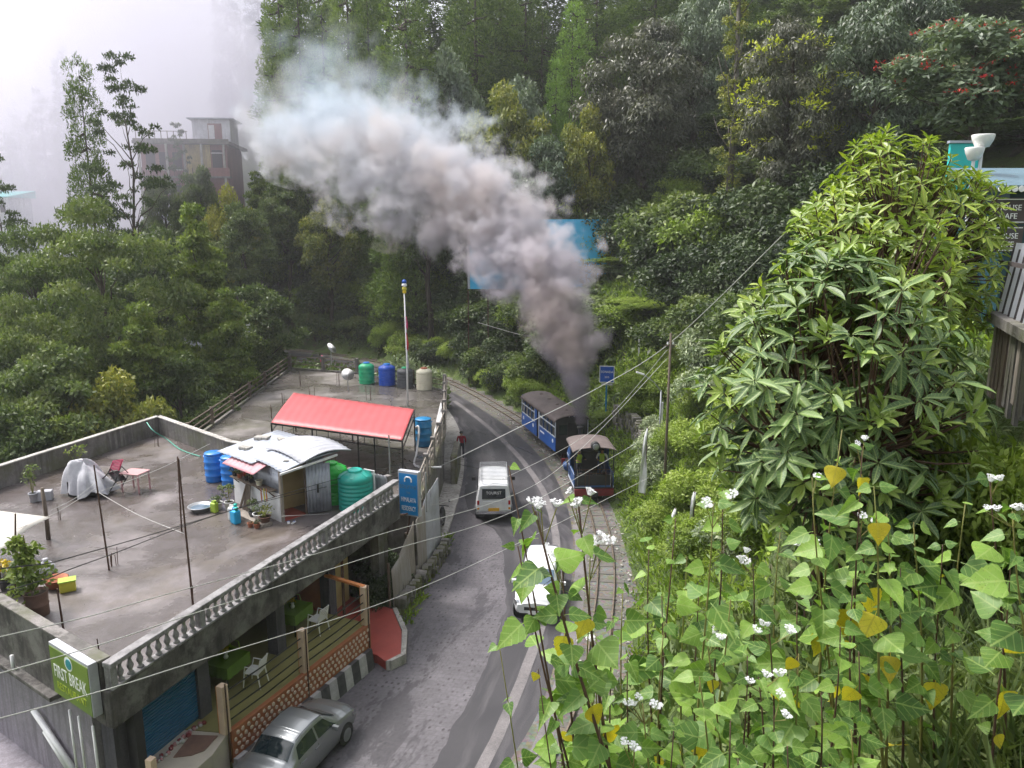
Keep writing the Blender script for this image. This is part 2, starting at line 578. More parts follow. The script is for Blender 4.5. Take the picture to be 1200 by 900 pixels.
M['slat_dark'] = mat('dark slat', (0.055, 0.05, 0.06), (0.08, 0.06, 0.055), 0.7, 4)
M['house_cream'] = stained('faded yellow wall', (0.52, 0.42, 0.18), (0.30, 0.24, 0.13), None, 0.5)
M['house_red'] = stained('red brick wall', (0.26, 0.11, 0.10), (0.16, 0.07, 0.065), None, 0.7)
M['house_white'] = stained('whitewash', (0.68, 0.68, 0.74), (0.42, 0.42, 0.46), None, 0.6)
M['stall_teal'] = mat('dark teal panel', (0.004, 0.045, 0.06), (0.003, 0.03, 0.045), 0.5, 1)
M['stall_blue'] = mat('pale blue roof sheet', (0.095, 0.17, 0.22), (0.075, 0.14, 0.185), 0.45, 2)
M['teal_bright'] = mat('turquoise panel', (0.02, 0.50, 0.48), (0.02, 0.44, 0.42), 0.5, 2)
M['rail_steel'] = mat('rail steel', (0.26, 0.22, 0.18), (0.16, 0.115, 0.085), 0.45, 6, metal=0.5)
M['sleeper'] = mat('sleeper', (0.135, 0.125, 0.115), (0.095, 0.09, 0.082), 0.9, 5, bump=0.4)
M['flag_red'] = mat('red ribbon', (0.62, 0.03, 0.05), None, 0.7)
M['flag_yellow'] = mat('yellow ribbon', (0.72, 0.55, 0.03), None, 0.7)

# ================================================================== leaf builders (numpy)
RNG = np.random.default_rng(7)


def unit(a):
    return a / np.maximum(np.linalg.norm(a, axis=-1, keepdims=True), 1e-9)


def rand_dirs(n, rng):
    return unit(rng.normal(size=(n, 3)))


def leaf_mesh(name, pos, axis, nrm, L, W, tint, material, droop=0.12, fold=0.15):
    """n leaves, each a bent diamond of two triangles pairs: base, side, tip, side"""
    n = len(pos)
    axis = unit(axis)
    side = unit(np.cross(nrm, axis))
    up = np.cross(axis, side)
    L = np.broadcast_to(np.asarray(L, float), (n,))[:, None]
    W = np.broadcast_to(np.asarray(W, float), (n,))[:, None]
    mid = pos + axis * L * 0.45
    v = np.empty((n, 4, 3))
    v[:, 0] = pos
    v[:, 1] = mid + side * W * 0.5 + up * W * fold
    v[:, 2] = pos + axis * L - up * L * droop
    v[:, 3] = mid - side * W * 0.5 + up * W * fold
    me = bpy.data.meshes.new(name)
    me.vertices.add(n * 4)
    me.vertices.foreach_set('co', v.reshape(-1))
    me.loops.add(n * 4)
    me.loops.foreach_set('vertex_index', np.arange(n * 4, dtype=np.int32))
    me.polygons.add(n)
    me.polygons.foreach_set('loop_start', np.arange(0, n * 4, 4, dtype=np.int32))
    me.polygons.foreach_set('loop_total', np.full(n, 4, dtype=np.int32))
    me.update(calc_edges=True)
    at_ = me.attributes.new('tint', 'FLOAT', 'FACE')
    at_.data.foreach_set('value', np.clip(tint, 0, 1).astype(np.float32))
    me.materials.append(material)
    return me


def clump_leaves(centers, radii, per, rng, flat=0.75, shell=0.55, upb=0.35, out_axis=0.6, hang=0.0):
    """leaf positions, axes and normals in a set of clumps"""
    k = len(centers)
    per = np.broadcast_to(np.asarray(per), (k,)).astype(int)
    idx = np.repeat(np.arange(k), per)
    n = len(idx)
    d = rand_dirs(n, rng)
    d[:, 2] = np.where(d[:, 2] < -0.25, d[:, 2] * -0.6, d[:, 2])
    d = unit(d)
    r = (shell + (1 - shell) * rng.random(n)) ** 1.0
    r = np.where(rng.random(n) < 0.25, rng.random(n) ** 0.5, r)
    rad = np.asarray(radii)[idx][:, None]
    pos = centers[idx] + d * rad * r[:, None] * np.array((1, 1, flat))
    nrm = unit(d * 0.7 + np.array((0, 0, upb)) + rng.normal(size=(n, 3)) * 0.45)
    ax = unit(np.cross(nrm, rand_dirs(n, rng)) + d * out_axis * 0.8 + np.array((0, 0, -hang)))
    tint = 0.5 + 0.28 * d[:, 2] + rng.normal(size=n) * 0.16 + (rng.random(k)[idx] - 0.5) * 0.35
    return pos, ax, nrm, tint, idx


def branch_path(a, b, rng, n=5, sag=0.1, wob=0.08):
    a, b = np.asarray(a, float), np.asarray(b, float)
    L = np.linalg.norm(b - a)
    pts = []
    for i in range(n + 1):
        t = i / n
        p = a + (b - a) * t
        p = p + np.array((0, 0, 1)) * math.sin(t * math.pi) * sag * L + rng.normal(size=3) * wob * L * 0.25 * (0 < i < n)
        pts.append(tuple(p))
    return pts


def broadleaf(name, label, cat, h, cr, ch, leaf, nleaf, mat_leaf, mat_bark=None, seed=1, nclump=38, clump=0.27, trunk_r=None, hang=0.0, flat=0.75,
              shape=1.0, lean=(0, 0), base_z=None, wfac=0.45, crown_bottom=None, spread=1.0, shell=0.55):
    """tree with trunk+limbs and a clumped crown; crown centre at h - ch/2"""
    rng = np.random.default_rng(seed)
    root = thing(name, label, cat)
    cz = h - ch / 2
    trunk_r = trunk_r or 0.022 * h
    cen = []
    while len(cen) < nclump:
        p = rng.uniform(-1, 1, 3)
        rr = np.linalg.norm(p)
        if rr > 1 or rr < 0.25:
            continue
        zz = p[2]
        wd = (1 - max(0, zz) ** 1.6 * 0.35) * (1 - max(0, -zz) * 0.35) if shape == 1.0 else (1 - (zz + 1) / 2 * shape * 0.85 + 0.0)
        cen.append((p[0] * cr * wd * 0.85, p[1] * cr * wd * 0.85, cz + zz * ch * 0.46))
    cen = np.array(cen)
    rad = cr * clump * rng.uniform(0.65, 1.3, nclump)
    per = np.maximum(8, (nleaf * (rad ** 2) / (rad ** 2).sum())).astype(int)
    pos, ax, nrm, tint, idx = clump_leaves(cen, rad, per, rng, flat=flat, hang=hang, shell=shell)
    n = len(pos)
    L = leaf * rng.uniform(0.7, 1.35, n)
    # trunk and limbs
    mb = MB()
    top = (lean[0] * 0.6, lean[1] * 0.6, cz + ch * 0.25)
    tp = branch_path((0, 0, -0.4), top, rng, 6, 0, 0.1)
    mb.tube(tp, [trunk_r * (1.25 - 1.0 * i / 6) for i in range(7)], 8)
    order = np.argsort(rng.random(nclump))[:min(nclump, 22)]
    for j in order:
        c = cen[j]
        hh = np.clip(c[2] - 0.35 * np.hypot(c[0], c[1]) - 0.05 * h, 0.18 * h, top[2] * 0.97)
        t = hh / top[2]
        i0 = min(5, int(t * 6))
        a = np.array(tp[i0]) * (1 - (t * 6 - i0)) + np.array(tp[i0 + 1]) * (t * 6 - i0)
        rb = trunk_r * (0.5 - 0.32 * t)
        mb.tube(branch_path(a, c, rng, 4, 0.06, 0.15), [rb, rb * .75, rb * .55, rb * .35, rb * .15], 5, caps=False)
    mb.build('trunk', mat_bark or M['bark'], root, smooth=True, fix=False)
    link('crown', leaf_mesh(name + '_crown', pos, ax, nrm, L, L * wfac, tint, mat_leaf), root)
    return root


def conifer(name, label, cat, h, r, nleaf, mat_leaf, seed=1, bottom=0.08, power=0.75, leaf=0.42, lump=0.34, mat_bark=None, droop=0.25, wfac=0.28, ntier=26):
    """dense columnar conifer built of drooping lumpy sprays round one trunk"""
    rng = np.random.default_rng(seed)
    root = thing(name, label, cat)
    cen, rad = [], []
    for i in range(ntier):
        t = bottom + (0.985 - bottom) * i / (ntier - 1)
        R0 = r * (1 - t) ** power * rng.uniform(0.82, 1.15) + 0.10 * r
        k = max(3, int(2 * math.pi * R0 / (lump * r * 1.25)))
        ph = rng.uniform(0, 6.28)
        for j in range(k):
            a = ph + 6.283 * j / k + rng.normal() * 0.2
            q = R0 * rng.uniform(0.5, 1.0)
            cen.append((math.cos(a) * q, math.sin(a) * q, t * h - q * droop + rng.normal() * 0.015 * h))
            rad.append(lump * r * rng.uniform(0.55, 1.15) * (0.5 + 0.5 * (1 - t)))
    cen, rad = np.array(cen), np.array(rad)
    per = np.maximum(6, nleaf * rad ** 2 / (rad ** 2).sum()).astype(int)
    pos, ax, nrm, tint, idx = clump_leaves(cen, rad, per, rng, flat=1.3, shell=0.72, upb=0.25, out_axis=0.7)
    outw = pos * np.array((1, 1, 0))
    ax = unit(ax + unit(outw) * 0.7 + np.array((0, 0, 0.35)))
    n = len(pos)
    L = leaf * rng.uniform(0.7, 1.4, n)
    mb = MB()
    mb.tube([(0, 0, -0.5), (0.05, 0, h * .3), (-0.05, 0.05, h * .65), (0, 0, h * .96)], [0.028 * h * .6, 0.02 * h * .6, .012 * h * .6, .02], 8)
    for j in rng.permutation(len(cen))[:60]:
        c = cen[j]
        mb.tube([(0, 0, c[2] + 0.2), tuple(c * np.array((.6, .6, 1))), tuple(c)], [.012 * h * .4, .008 * h * .4, .02], 4, caps=False)
    mb.build('trunk', mat_bark or M['bark'], root, smooth=True, fix=False)
    link('crown', leaf_mesh(name + '_crown', pos, ax, nrm, L, L * wfac, tint, mat_leaf), root)
    return root


def shrub(name, label, cat, r, h, leaf, nleaf, mat_leaf, seed=1, nclump=22, clump=0.36, wfac=0.45, hang=0.0, stems=True, shell=0.55):
    rng = np.random.default_rng(seed)
    root = thing(name, label, cat)
    cen = []
    while len(cen) < nclump:
        p = rng.uniform(-1, 1, 3)
        if np.linalg.norm(p) > 1:
            continue
        cen.append((p[0] * r * 0.8, p[1] * r * 0.8, h * (0.42 + 0.42 * p[2])))
    cen = np.array(cen)
    rad = min(r, h) * clump * rng.uniform(0.65, 1.35, nclump)
    per = np.maximum(8, nleaf * rad ** 2 / (rad ** 2).sum()).astype(int)
    pos, ax, nrm, tint, idx = clump_leaves(cen, rad, per, rng, flat=0.85, hang=hang, shell=shell)
    L = leaf * rng.uniform(0.65, 1.4, len(pos))
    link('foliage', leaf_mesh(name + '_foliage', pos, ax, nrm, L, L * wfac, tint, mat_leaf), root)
    mb = MB()
    for c in cen[:14]:
        mb.tube(branch_path((rng.normal() * .1 * r, rng.normal() * .1 * r, -0.3), c, rng, 3, 0.05, 0.1), [.02 * h * .6, .014 * h * .6, .01 * h * .6, .006], 5, caps=False)
    mb.build('stem', M['bark'], root, smooth=True, fix=False)
    return root


G = {}
G['mid'] = leafmat('mid green leaf', [(0.024, 0.042, 0.016), (0.061, 0.096, 0.032), (0.124, 0.173, 0.053), (0.199, 0.237, 0.082)])
G['fresh'] = leafmat('fresh green leaf', [(0.027, 0.050, 0.012), (0.086, 0.135, 0.027), (0.171, 0.234, 0.045), (0.271, 0.312, 0.072)])
G['olive'] = leafmat('olive leaf', [(0.043, 0.058, 0.019), (0.107, 0.136, 0.034), (0.228, 0.250, 0.055), (0.428, 0.400, 0.078)])
G['dark'] = leafmat('dark evergreen leaf', [(0.012, 0.024, 0.011), (0.032, 0.055, 0.020), (0.069, 0.104, 0.035), (0.117, 0.158, 0.059)])
G['greybrown'] = leafmat('grey drooping leaf', [(0.022, 0.027, 0.016), (0.057, 0.065, 0.040), (0.119, 0.127, 0.086), (0.257, 0.250, 0.189)], trans=0.2, rough=0.4)
G['greygreen'] = leafmat('grey green leaf', [(0.026, 0.044, 0.025), (0.076, 0.107, 0.066), (0.145, 0.196, 0.124), (0.242, 0.296, 0.192)], trans=0.2, rough=0.42)
G['conifer'] = leafmat('conifer spray', [(0.022, 0.043, 0.012), (0.063, 0.109, 0.022), (0.133, 0.208, 0.035), (0.246, 0.333, 0.054)], trans=0.15, rough=0.65)
G['conifer_light'] = leafmat('bright conifer spray', [(0.034, 0.071, 0.014), (0.104, 0.201, 0.031), (0.210, 0.354, 0.055), (0.319, 0.467, 0.085)], trans=0.2, rough=0.65)
G['tips'] = leafmat('yellow green tips', [(0.26, 0.30, 0.02), (0.40, 0.45, 0.03), (0.52, 0.55, 0.05)], trans=0.4)
G['grass'] = leafmat('grass', [(0.070, 0.120, 0.016), (0.150, 0.240, 0.030), (0.250, 0.350, 0.046), (0.340, 0.400, 0.075)], trans=0.35, nscale=0.4)
G['red'] = leafmat('red blossom', [(0.42, 0.02, 0.02), (0.62, 0.03, 0.03)], trans=0.2)
G['pale'] = leafmat('silver green leaf', [(0.084, 0.119, 0.070), (0.182, 0.238, 0.133), (0.336, 0.392, 0.238), (0.532, 0.560, 0.392)], trans=0.25)
G['yellowleaf'] = leafmat('yellowed leaf', [(0.34, 0.20, 0.015), (0.50, 0.36, 0.02), (0.60, 0.46, 0.04)], trans=0.3)

G['deep'] = leafmat('deep shade evergreen leaf', [(0.010, 0.020, 0.010), (0.024, 0.044, 0.016), (0.051, 0.082, 0.026), (0.093, 0.133, 0.042)], trans=0.2)  # evergreen tones lowered so the colour carries the shade under tall trees
G['bright'] = leafmat('bright slope leaf', [(0.055, 0.095, 0.016), (0.13, 0.20, 0.03), (0.24, 0.33, 0.05), (0.34, 0.42, 0.09)])  # brighter green than the fresh leaf

# ================================================================== terrain, road, railway
TR = catmull([(x, y, 0) for x, y in [(-5.5, 6), (-3.7, 9), (-1.6, 12), (0.8, 16.5), (2.2, 20), (3.1, 24.5), (3.75, 28.5), (4.1, 32.5), (4.12, 36.8), (3.7, 42), (2.7, 47),
      (1.1, 52.5), (-1, 58), (-4, 65), (-8, 72), (-15, 80), (-26, 87.5), (-42, 94), (-70, 100.5), (-120, 108)]], 6)
RL = catmull([(x, y, 0) for x, y in [(-11.5, 6), (-9.9, 9), (-8.0, 12), (-6.1, 16.5), (-4.75, 20.5), (-3.95, 24), (-3.3, 28.5), (-2.95, 32.5), (-2.75, 36.8), (-2.85, 42), (-3.2, 47),
      (-3.9, 52.5), (-4.9, 57.5), (-6.8, 63), (-10.5, 69), (-17, 76), (-27, 82.8), (-42, 89), (-70, 95), (-120, 102.5)]], 6)
TRn = np.array([(p.x, p.y) for p in TR])
RLn = np.array([(p.x, p.y) for p in RL])


def sdist(pl, x, y):
    """signed distance to a polyline, right side positive (walking along it)"""
    x = np.asarray(x, float)
    y = np.asarray(y, float)
    best = np.full(x.shape, 1e9)
    sg = np.ones(x.shape)
    for i in range(len(pl) - 1):
        ax, ay = pl[i]
        dx, dy = pl[i + 1] - pl[i]
        L2 = dx * dx + dy * dy
        t = np.clip(((x - ax) * dx + (y - ay) * dy) / L2, 0, 1)
        qx, qy = x - ax - t * dx, y - ay - t * dy
        d = np.hypot(qx, qy)
        cr = dy * (x - ax) - dx * (y - ay)
        m = d < best
        best = np.where(m, d, best)
        sg = np.where(m, np.sign(cr), sg)
    return best * sg


def sstep(a, b, x):
    t = np.clip((x - a) / (b - a), 0, 1)
    return t * t * (3 - 2 * t)


def vnoise(x, y, s, seed=0.0):
    """cheap smooth value noise"""
    return (np.sin(x * s + 1.3 + seed) * np.cos(y * s * 1.17 + 0.7 - seed) + 0.5 * np.sin(x * s * 2.3 + y * s * 1.9 + seed * 2) + 0.3 * np.cos(x * s * 4.1 - y * s * 3.7 + seed)) / 1.8


def ground(x, y):
    x = np.asarray(x, float)
    y = np.asarray(y, float)
    d = sdist(TRn, x, y) - 1.25
    dl = -sdist(RLn, x, y)
    dp = np.maximum(d, 0)
    k = 1.08 + 0.3 * (1 - sstep(14, 32, y))
    h = np.where(dp < 8.0, k * dp, k * 8.0 + 0.62 * (dp - 8.0))
    cap = 12.25 + 60.0 * sstep(20, 62, y)
    h = np.minimum(h, cap)
    zt = 10.6 - 0.28 * (y - 2) + 0.25 * x - 1.2 * np.maximum(0, 0.8 - x + 0.15 * y) - 1.5 * np.maximum(0, y - 8)
    h = np.where((d > 0) & (y < 16), np.maximum(h, np.minimum(zt, 12.0)), h)
    h = np.where(d > 0, np.maximum(h, 11.7 * sstep(4.9, 6.3, x) * (1 - sstep(15, 20, y))), h)
    h = h * sstep(-78, -44, x + 0.0 * y)
    h = np.minimum(h, 46 + 0.05 * x)
    h = h + 0.28 * vnoise(x, y, 0.55) * sstep(0.3, 3, dp) + 0.9 * vnoise(x, y, 0.13, 2.0) * sstep(4, 14, dp)
    v = -0.42 * np.maximum(dl - 3.0, 0)
    v = np.maximum(v, -13) + 0.4 * vnoise(x, y, 0.2, 4.0) * sstep(3, 10, dl)
    z = np.where(d > 0, h, np.where(dl > 0, v, 0.0))
    return z - 0.05


def gz(x, y):
    return float(ground(np.array([x]), np.array([y]))[0])


def terrain_mesh():
    xs = np.concatenate([np.arange(-150, -32, 3.0), np.arange(-32, 30, 0.8), np.arange(30, 161, 3.0)])
    ys = np.concatenate([np.arange(-14, 72, 0.8), np.arange(72, 300, 3.0)])
    X, Y = np.meshgrid(xs, ys)
    Z = ground(X.ravel(), Y.ravel()).reshape(X.shape)
    # keep the ground below the eye right at the camera
    near = np.hypot(X, Y) < 3.5
    Z = np.where(near, np.minimum(Z, 11.6), Z)
    ny, nx = X.shape
    co = np.stack([X, Y, Z], -1).reshape(-1, 3)
    idx = np.arange(nx * ny).reshape(ny, nx)
    q = np.stack([idx[:-1, :-1], idx[:-1, 1:], idx[1:, 1:], idx[1:, :-1]], -1).reshape(-1, 4)
    me = bpy.data.meshes.new('ground')
    me.from_pydata(co.tolist(), [], q.tolist())
    me.polygons.foreach_set('use_smooth', [True] * len(me.polygons))
    return me


def ground_mat():
    m, nt, b = newmat('hillside earth and grass')
    v = coords(nt)
    n1 = _noise(nt, v, 0.35, 6, 0.65, 0.4)
    col = _ramp(nt, n1, [(0.3, (0.035, 0.055, 0.016)), (0.5, (0.07, 0.11, 0.024)), (0.72, (0.12, 0.155, 0.04))])
    n2 = _noise(nt, v, 1.4, 5)
    col = _mix(nt, _ramp(nt, n2, [(0.55, 0.0), (0.7, 0.8)]), col, (0.085, 0.062, 0.042))
    n3 = _noise(nt, v, 14, 4)
    col = _mix(nt, 0.6, col, _ramp(nt, n3, [(0.3, (0.35, 0.35, 0.35)), (0.7, (1.5, 1.5, 1.4))]), 'MULTIPLY')
    nt.links.new(col, b.inputs['Base Color'])
    b.inputs['Roughness'].default_value = 0.95
    bn = nt.nodes.new('ShaderNodeBump')
    bn.inputs['Strength'].default_value = 0.8
    bn.inputs['Distance'].default_value = 0.15
    nt.links.new(n3, bn.inputs['Height'])
    nt.links.new(bn.outputs[0], b.inputs['Normal'])
    return m


M['ground'] = ground_mat()
_g = terrain_mesh()
_g.materials.append(M['ground'])
tag(link('ground', _g), 'green hillside and verge falling to the road', kind='structure')
_g2 = MB().add([(-2500, -1500, -14.2), (2500, -1500, -14.2), (2500, 2500, -14.2), (-2500, 2500, -14.2)], [(0, 1, 2, 3)]).build('valley_ground', M['ground'])
tag(_g2, 'valley floor lost in the mist', kind='structure')


def strip(L, Rr, n_across=1, z=0.0, name='road', mats=None, uvscale=1.0):
    """sheet between two equally long polylines with u across (m) and v along (m)"""
    L = [Vector((p[0], p[1], 0)) for p in L]
    Rr = [Vector((p[0], p[1], 0)) for p in Rr]
    me = bpy.data.meshes.new(name)
    vs_, uv = [], []
    s = 0.0
    for i in range(len(L)):
        if i:
            s += ((L[i] + Rr[i]) / 2 - (L[i - 1] + Rr[i - 1]) / 2).length
        wd = (Rr[i] - L[i]).length
        for j in range(n_across + 1):
            t = j / n_across
            p = L[i].lerp(Rr[i], t)
            vs_.append((p.x, p.y, z))
            uv.append((t * wd, s))
    fs = []
    w = n_across + 1
    for i in range(len(L) - 1):
        for j in range(n_across):
            a = i * w + j
            fs.append((a, a + 1, a + w + 1, a + w))
    me.from_pydata(vs_, [], fs)
    ul = me.uv_layers.new(name='UVMap')
    for lp in me.loops:
        ul.data[lp.index].uv = uv[lp.vertex_index]
    for mt in (mats or []):
        me.materials.append(mt)
    return me


def off(pl, d):
    out = []
    for i, p in enumerate(pl):
        a, b = pl[max(i - 1, 0)], pl[min(i + 1, len(pl) - 1)]
        t = (Vector(b) - Vector(a)).normalized()
        out.append(Vector(p) + Vector((t.y, -t.x, 0)) * d)
    return out


def paver_mat():
    m, nt, b = newmat('interlocking road pavers')
    tc = nt.nodes.new('ShaderNodeTexCoord')
    mp = nt.nodes.new('ShaderNodeMapping')
    mp.inputs['Rotation'].default_value = (0, 0, R(8))
    nt.links.new(tc.outputs['UV'], mp.inputs[0])
    br = nt.nodes.new('ShaderNodeTexBrick')
    br.inputs['Scale'].default_value = 1.0
    br.inputs['Brick Width'].default_value = 0.26
    br.inputs['Row Height'].default_value = 0.21
    br.inputs['Mortar Size'].default_value = 0.012
    br.inputs['Mortar Smooth'].default_value = 0.6
    br.inputs['Color1'].default_value = (0.9, 0.9, 0.9, 1)
    br.inputs['Color2'].default_value = (1.08, 1.08, 1.08, 1)
    br.inputs['Mortar'].default_value = (0.72, 0.70, 0.70, 1)
    nt.links.new(mp.outputs[0], br.inputs['Vector'])
    # open joints: worn-out dark pits at the paver corners, in rows
    vr = nt.nodes.new('ShaderNodeTexVoronoi')
    vr.inputs['Scale'].default_value = 1.0
    vr.inputs['Randomness'].default_value = 0.32
    mp2 = nt.nodes.new('ShaderNodeMapping')
    mp2.inputs['Scale'].default_value = (5.0, 3.4, 1)
    mp2.inputs['Rotation'].default_value = (0, 0, R(8))
    nt.links.new(tc.outputs['UV'], mp2.inputs[0])
    nt.links.new(mp2.outputs[0], vr.inputs['Vector'])
    v = coords(nt)
    n1 = _noise(nt, v, 0.45, 6, 0.6, 0.3)
    base = _ramp(nt, n1, [(0.3, (0.080, 0.073, 0.083)), (0.55, (0.116, 0.107, 0.121)), (0.75, (0.152, 0.141, 0.158))])
    col = _mix(nt, 1.0, base, br.outputs['Color'], 'MULTIPLY')
    pit = _ramp(nt, vr.outputs['Distance'], [(0.13, 1.0), (0.27, 0.0)])
    n2 = _noise(nt, v, 0.9, 4)
    pit = _math(nt, 'MULTIPLY', pit, _ramp(nt, n2, [(0.35, 0.25), (0.6, 0.95)]))
    col = _mix(nt, pit, col, (0.035, 0.03, 0.034))
    # damp, dark repair patches and oil
    vp = coords(nt, 'UV', (0.55, 0.22, 1))
    n3 = _noise(nt, vp, 1.0, 7, 0.68, 0.5)
    wet = _ramp(nt, n3, [(0.54, 0.0), (0.575, 1.0)])
    col = _mix(nt, _math(nt, 'MULTIPLY', wet, 0.85), col, (0.048, 0.044, 0.052))
    n7 = _noise(nt, v, 9, 5, 0.7)
    col = _mix(nt, 0.55, col, _ramp(nt, n7, [(0.3, (0.6, 0.6, 0.6)), (0.7, (1.35, 1.35, 1.35))]), 'MULTIPLY')
    nt.links.new(col, b.inputs['Base Color'])
    nt.links.new(_ramp(nt, n1, [(0.3, 0.42), (0.7, 0.7)]), b.inputs['Roughness'])
    bn = nt.nodes.new('ShaderNodeBump')
    bn.inputs['Strength'].default_value = 0.4
    bn.inputs['Distance'].default_value = 0.01
    nt.links.new(br.outputs['Fac'], bn.inputs['Height'])
    bn.invert = True
    nt.links.new(bn.outputs[0], b.inputs['Normal'])
    return m


def asphalt_mat():
    m, nt, b = newmat('asphalt')
    v = coords(nt)
    n1 = _noise(nt, v, 0.5, 6, 0.6, 0.3)
    n2 = _noise(nt, v, 40, 3)
    vp = coords(nt, 'UV', (1.4, 0.10, 1))
    n3 = _noise(nt, vp, 1.5, 4)
    col = _ramp(nt, n1, [(0.3, (0.026, 0.024, 0.029)), (0.7, (0.050, 0.047, 0.054))])
    col = _mix(nt, _ramp(nt, n3, [(0.5, 0.0), (0.7, 0.6)]), col, (0.125, 0.115, 0.125))
    col = _mix(nt, 0.5, col, _ramp(nt, n2, [(0.3, (0.6, 0.6, 0.6)), (0.7, (1.4, 1.4, 1.4))]), 'MULTIPLY')
    nt.links.new(col, b.inputs['Base Color'])
    nt.links.new(_ramp(nt, n1, [(0.3, 0.45), (0.7, 0.75)]), b.inputs['Roughness'])
    bn = nt.nodes.new('ShaderNodeBump')
    bn.inputs['Strength'].default_value = 0.3
    bn.inputs['Distance'].default_value = 0.01
    nt.links.new(n2, bn.inputs['Height'])
    nt.links.new(bn.outputs[0], b.inputs['Normal'])
    return m


def gravel_mat():
    m, nt, b = newmat('stony verge')
    v = coords(nt)
    vr = nt.nodes.new('ShaderNodeTexVoronoi')
    vr.inputs['Scale'].default_value = 9.0
    nt.links.new(v, vr.inputs['Vector'])
    n1 = _noise(nt, v, 0.7, 6)
    base = _ramp(nt, n1, [(0.3, (0.10, 0.092, 0.078)), (0.55, (0.16, 0.15, 0.138)), (0.75, (0.20, 0.187, 0.178))])
    col = _mix(nt, 0.75, base, _mix(nt, 0.8, (0.8, 0.8, 0.8), vr.outputs['Color']), 'MULTIPLY')
    col = _mix(nt, 0.4, col, base)
    n2 = _noise(nt, v, 1.7, 5)
    col = _mix(nt, _ramp(nt, n2, [(0.56, 0.0), (0.7, 0.8)]), col, (0.10, 0.115, 0.035))
    nt.links.new(col, b.inputs['Base Color'])
    b.inputs['Roughness'].default_value = 0.9
    bn = nt.nodes.new('ShaderNodeBump')
    bn.inputs['Strength'].default_value = 0.7
    bn.inputs['Distance'].default_value = 0.03
    nt.links.new(vr.outputs['Distance'], bn.inputs['Height'])
    nt.links.new(bn.outputs[0], b.inputs['Normal'])
    return m


M['paver'] = paver_mat()
M['asphalt'] = asphalt_mat()
M['gravel'] = gravel_mat()
M['strip'] = stained('worn concrete strip', (0.165, 0.152, 0.158), (0.09, 0.084, 0.088), None, 0.9, False)

road_right = off(TR, -1.1)
tag(link('road', strip(off(RL, -1.0), road_right, 8, 0.0, 'road', [M['paver']])), 'lilac grey block paved road curving below the houses', kind='structure')
tag(link('verge', strip(off(TR, -1.35), off(TR, 1.7), 6, 0.007, 'verge', [M['gravel']])), 'stony strip carrying the railway beside the road', kind='structure')

# asphalt overlay: whole width beyond the jeep, a sweeping lane nearer
_pairs = [((505, 900), (640, 900)), ((524, 866), (652, 866)), ((543, 833), (662, 833)), ((556, 810), (668, 810)), ((567, 787), (673, 787)), ((578, 760), (678, 760)), ((587, 733), (682, 733)),
          ((591, 712), (684, 712)), ((592, 690), (686, 690)), ((592, 670), (687, 668)), ((590, 650), (687, 648)), ((583, 625), (684, 622)), ((566, 611), (680, 606)), ((549, 596), (676, 592))]
_La, _Ra = [], []
_b = at(475, 955, 0)
_La.append(_b)
_Ra.append(at(610, 955, 0))
for a_, b_ in _pairs:
    _La.append(at(a_[0], a_[1], 0))
    _Ra.append(at(b_[0], b_[1], 0))
_i0 = min(i for i, p in enumerate(RL) if p.y > 38.0)
_rin = off(RL, 0.25)
_rr = off(TR, -1.2)
for i in range(_i0, len(RL)):
    _La.append(_rin[i])
    _Ra.append(_rr[i])
_Lf, _Rf = catmull(_La, 5), catmull(_Ra, 5)
random.seed(4)
for i, p in enumerate(_Lf):
    w = mnoise.noise(Vector((i * 0.37, 0, 0))) * 0.14 + mnoise.noise(Vector((i * 0.11, 5, 0))) * 0.12
    p.x += w
tag(link('asphalt_lane', strip(_Lf, _Rf, 6, 0.004, 'asphalt_lane', [M['asphalt']])), 'dark asphalt lane laid over the paved road', kind='structure')


def ribbon(name, img, w, z, label):
    pl = catmull([at(u, v, 0) for u, v in img], 8)
    for i, p in enumerate(pl):
        p.x += 0.03 * mnoise.noise(Vector((i * 0.4, 2, 0)))
    tag(link(name, strip(off(pl, -w / 2), off(pl, w / 2), 1, z, name, [M['strip']])), label, kind='structure')


ribbon('lane_line', [(515, 985), (566, 897), (600, 825), (627, 755), (643, 700), (652, 650), (648, 610), (636, 575), (612, 540), (585, 512), (558, 489), (532, 470)], 0.34, 0.010, 'pale worn line dividing the asphalt')
ribbon('edge_line', [(580, 985), (628, 890), (652, 822), (668, 755), (677, 700), (681, 655), (677, 615)], 0.46, 0.0105, 'pale concrete strip along the railway side of the road')

# railway: two rails, sleepers one by one
track = tag(link('railway_track', None), 'narrow gauge railway track beside the road', kind='structure')
for sgn in (-1, 1):
    mb = MB()
    pl = [p + Vector((0, 0, 0.075)) for p in off(TR, sgn * 0.33)]
    for a_, b_ in zip(pl[:-1], pl[1:]):
        mb.beam(a_, b_ + (b_ - a_).normalized() * 0.02, 0.055, 0.09)
    mb.build('rail', M['rail_steel'], track)
_sl = MB().box((0, 0, 0.015), (1.45, 0.22, 0.07)).mesh('sleeper', M['sleeper'])
acc = 0.0
random.seed(8)
for a_, b_ in zip(TR[:-1], TR[1:]):
    L = (b_ - a_).length
    while acc < L:
        p = a_.lerp(b_, acc / L)
        if 14 < p.y < 76:
            t = (b_ - a_).normalized()
            link('sleeper', _sl, track, (p.x, p.y, random.uniform(-0.034, -0.018)), (0, 0, math.atan2(t.y, t.x) - math.pi / 2 + random.uniform(-.04, .04)))
        acc += 0.72
    acc -= L
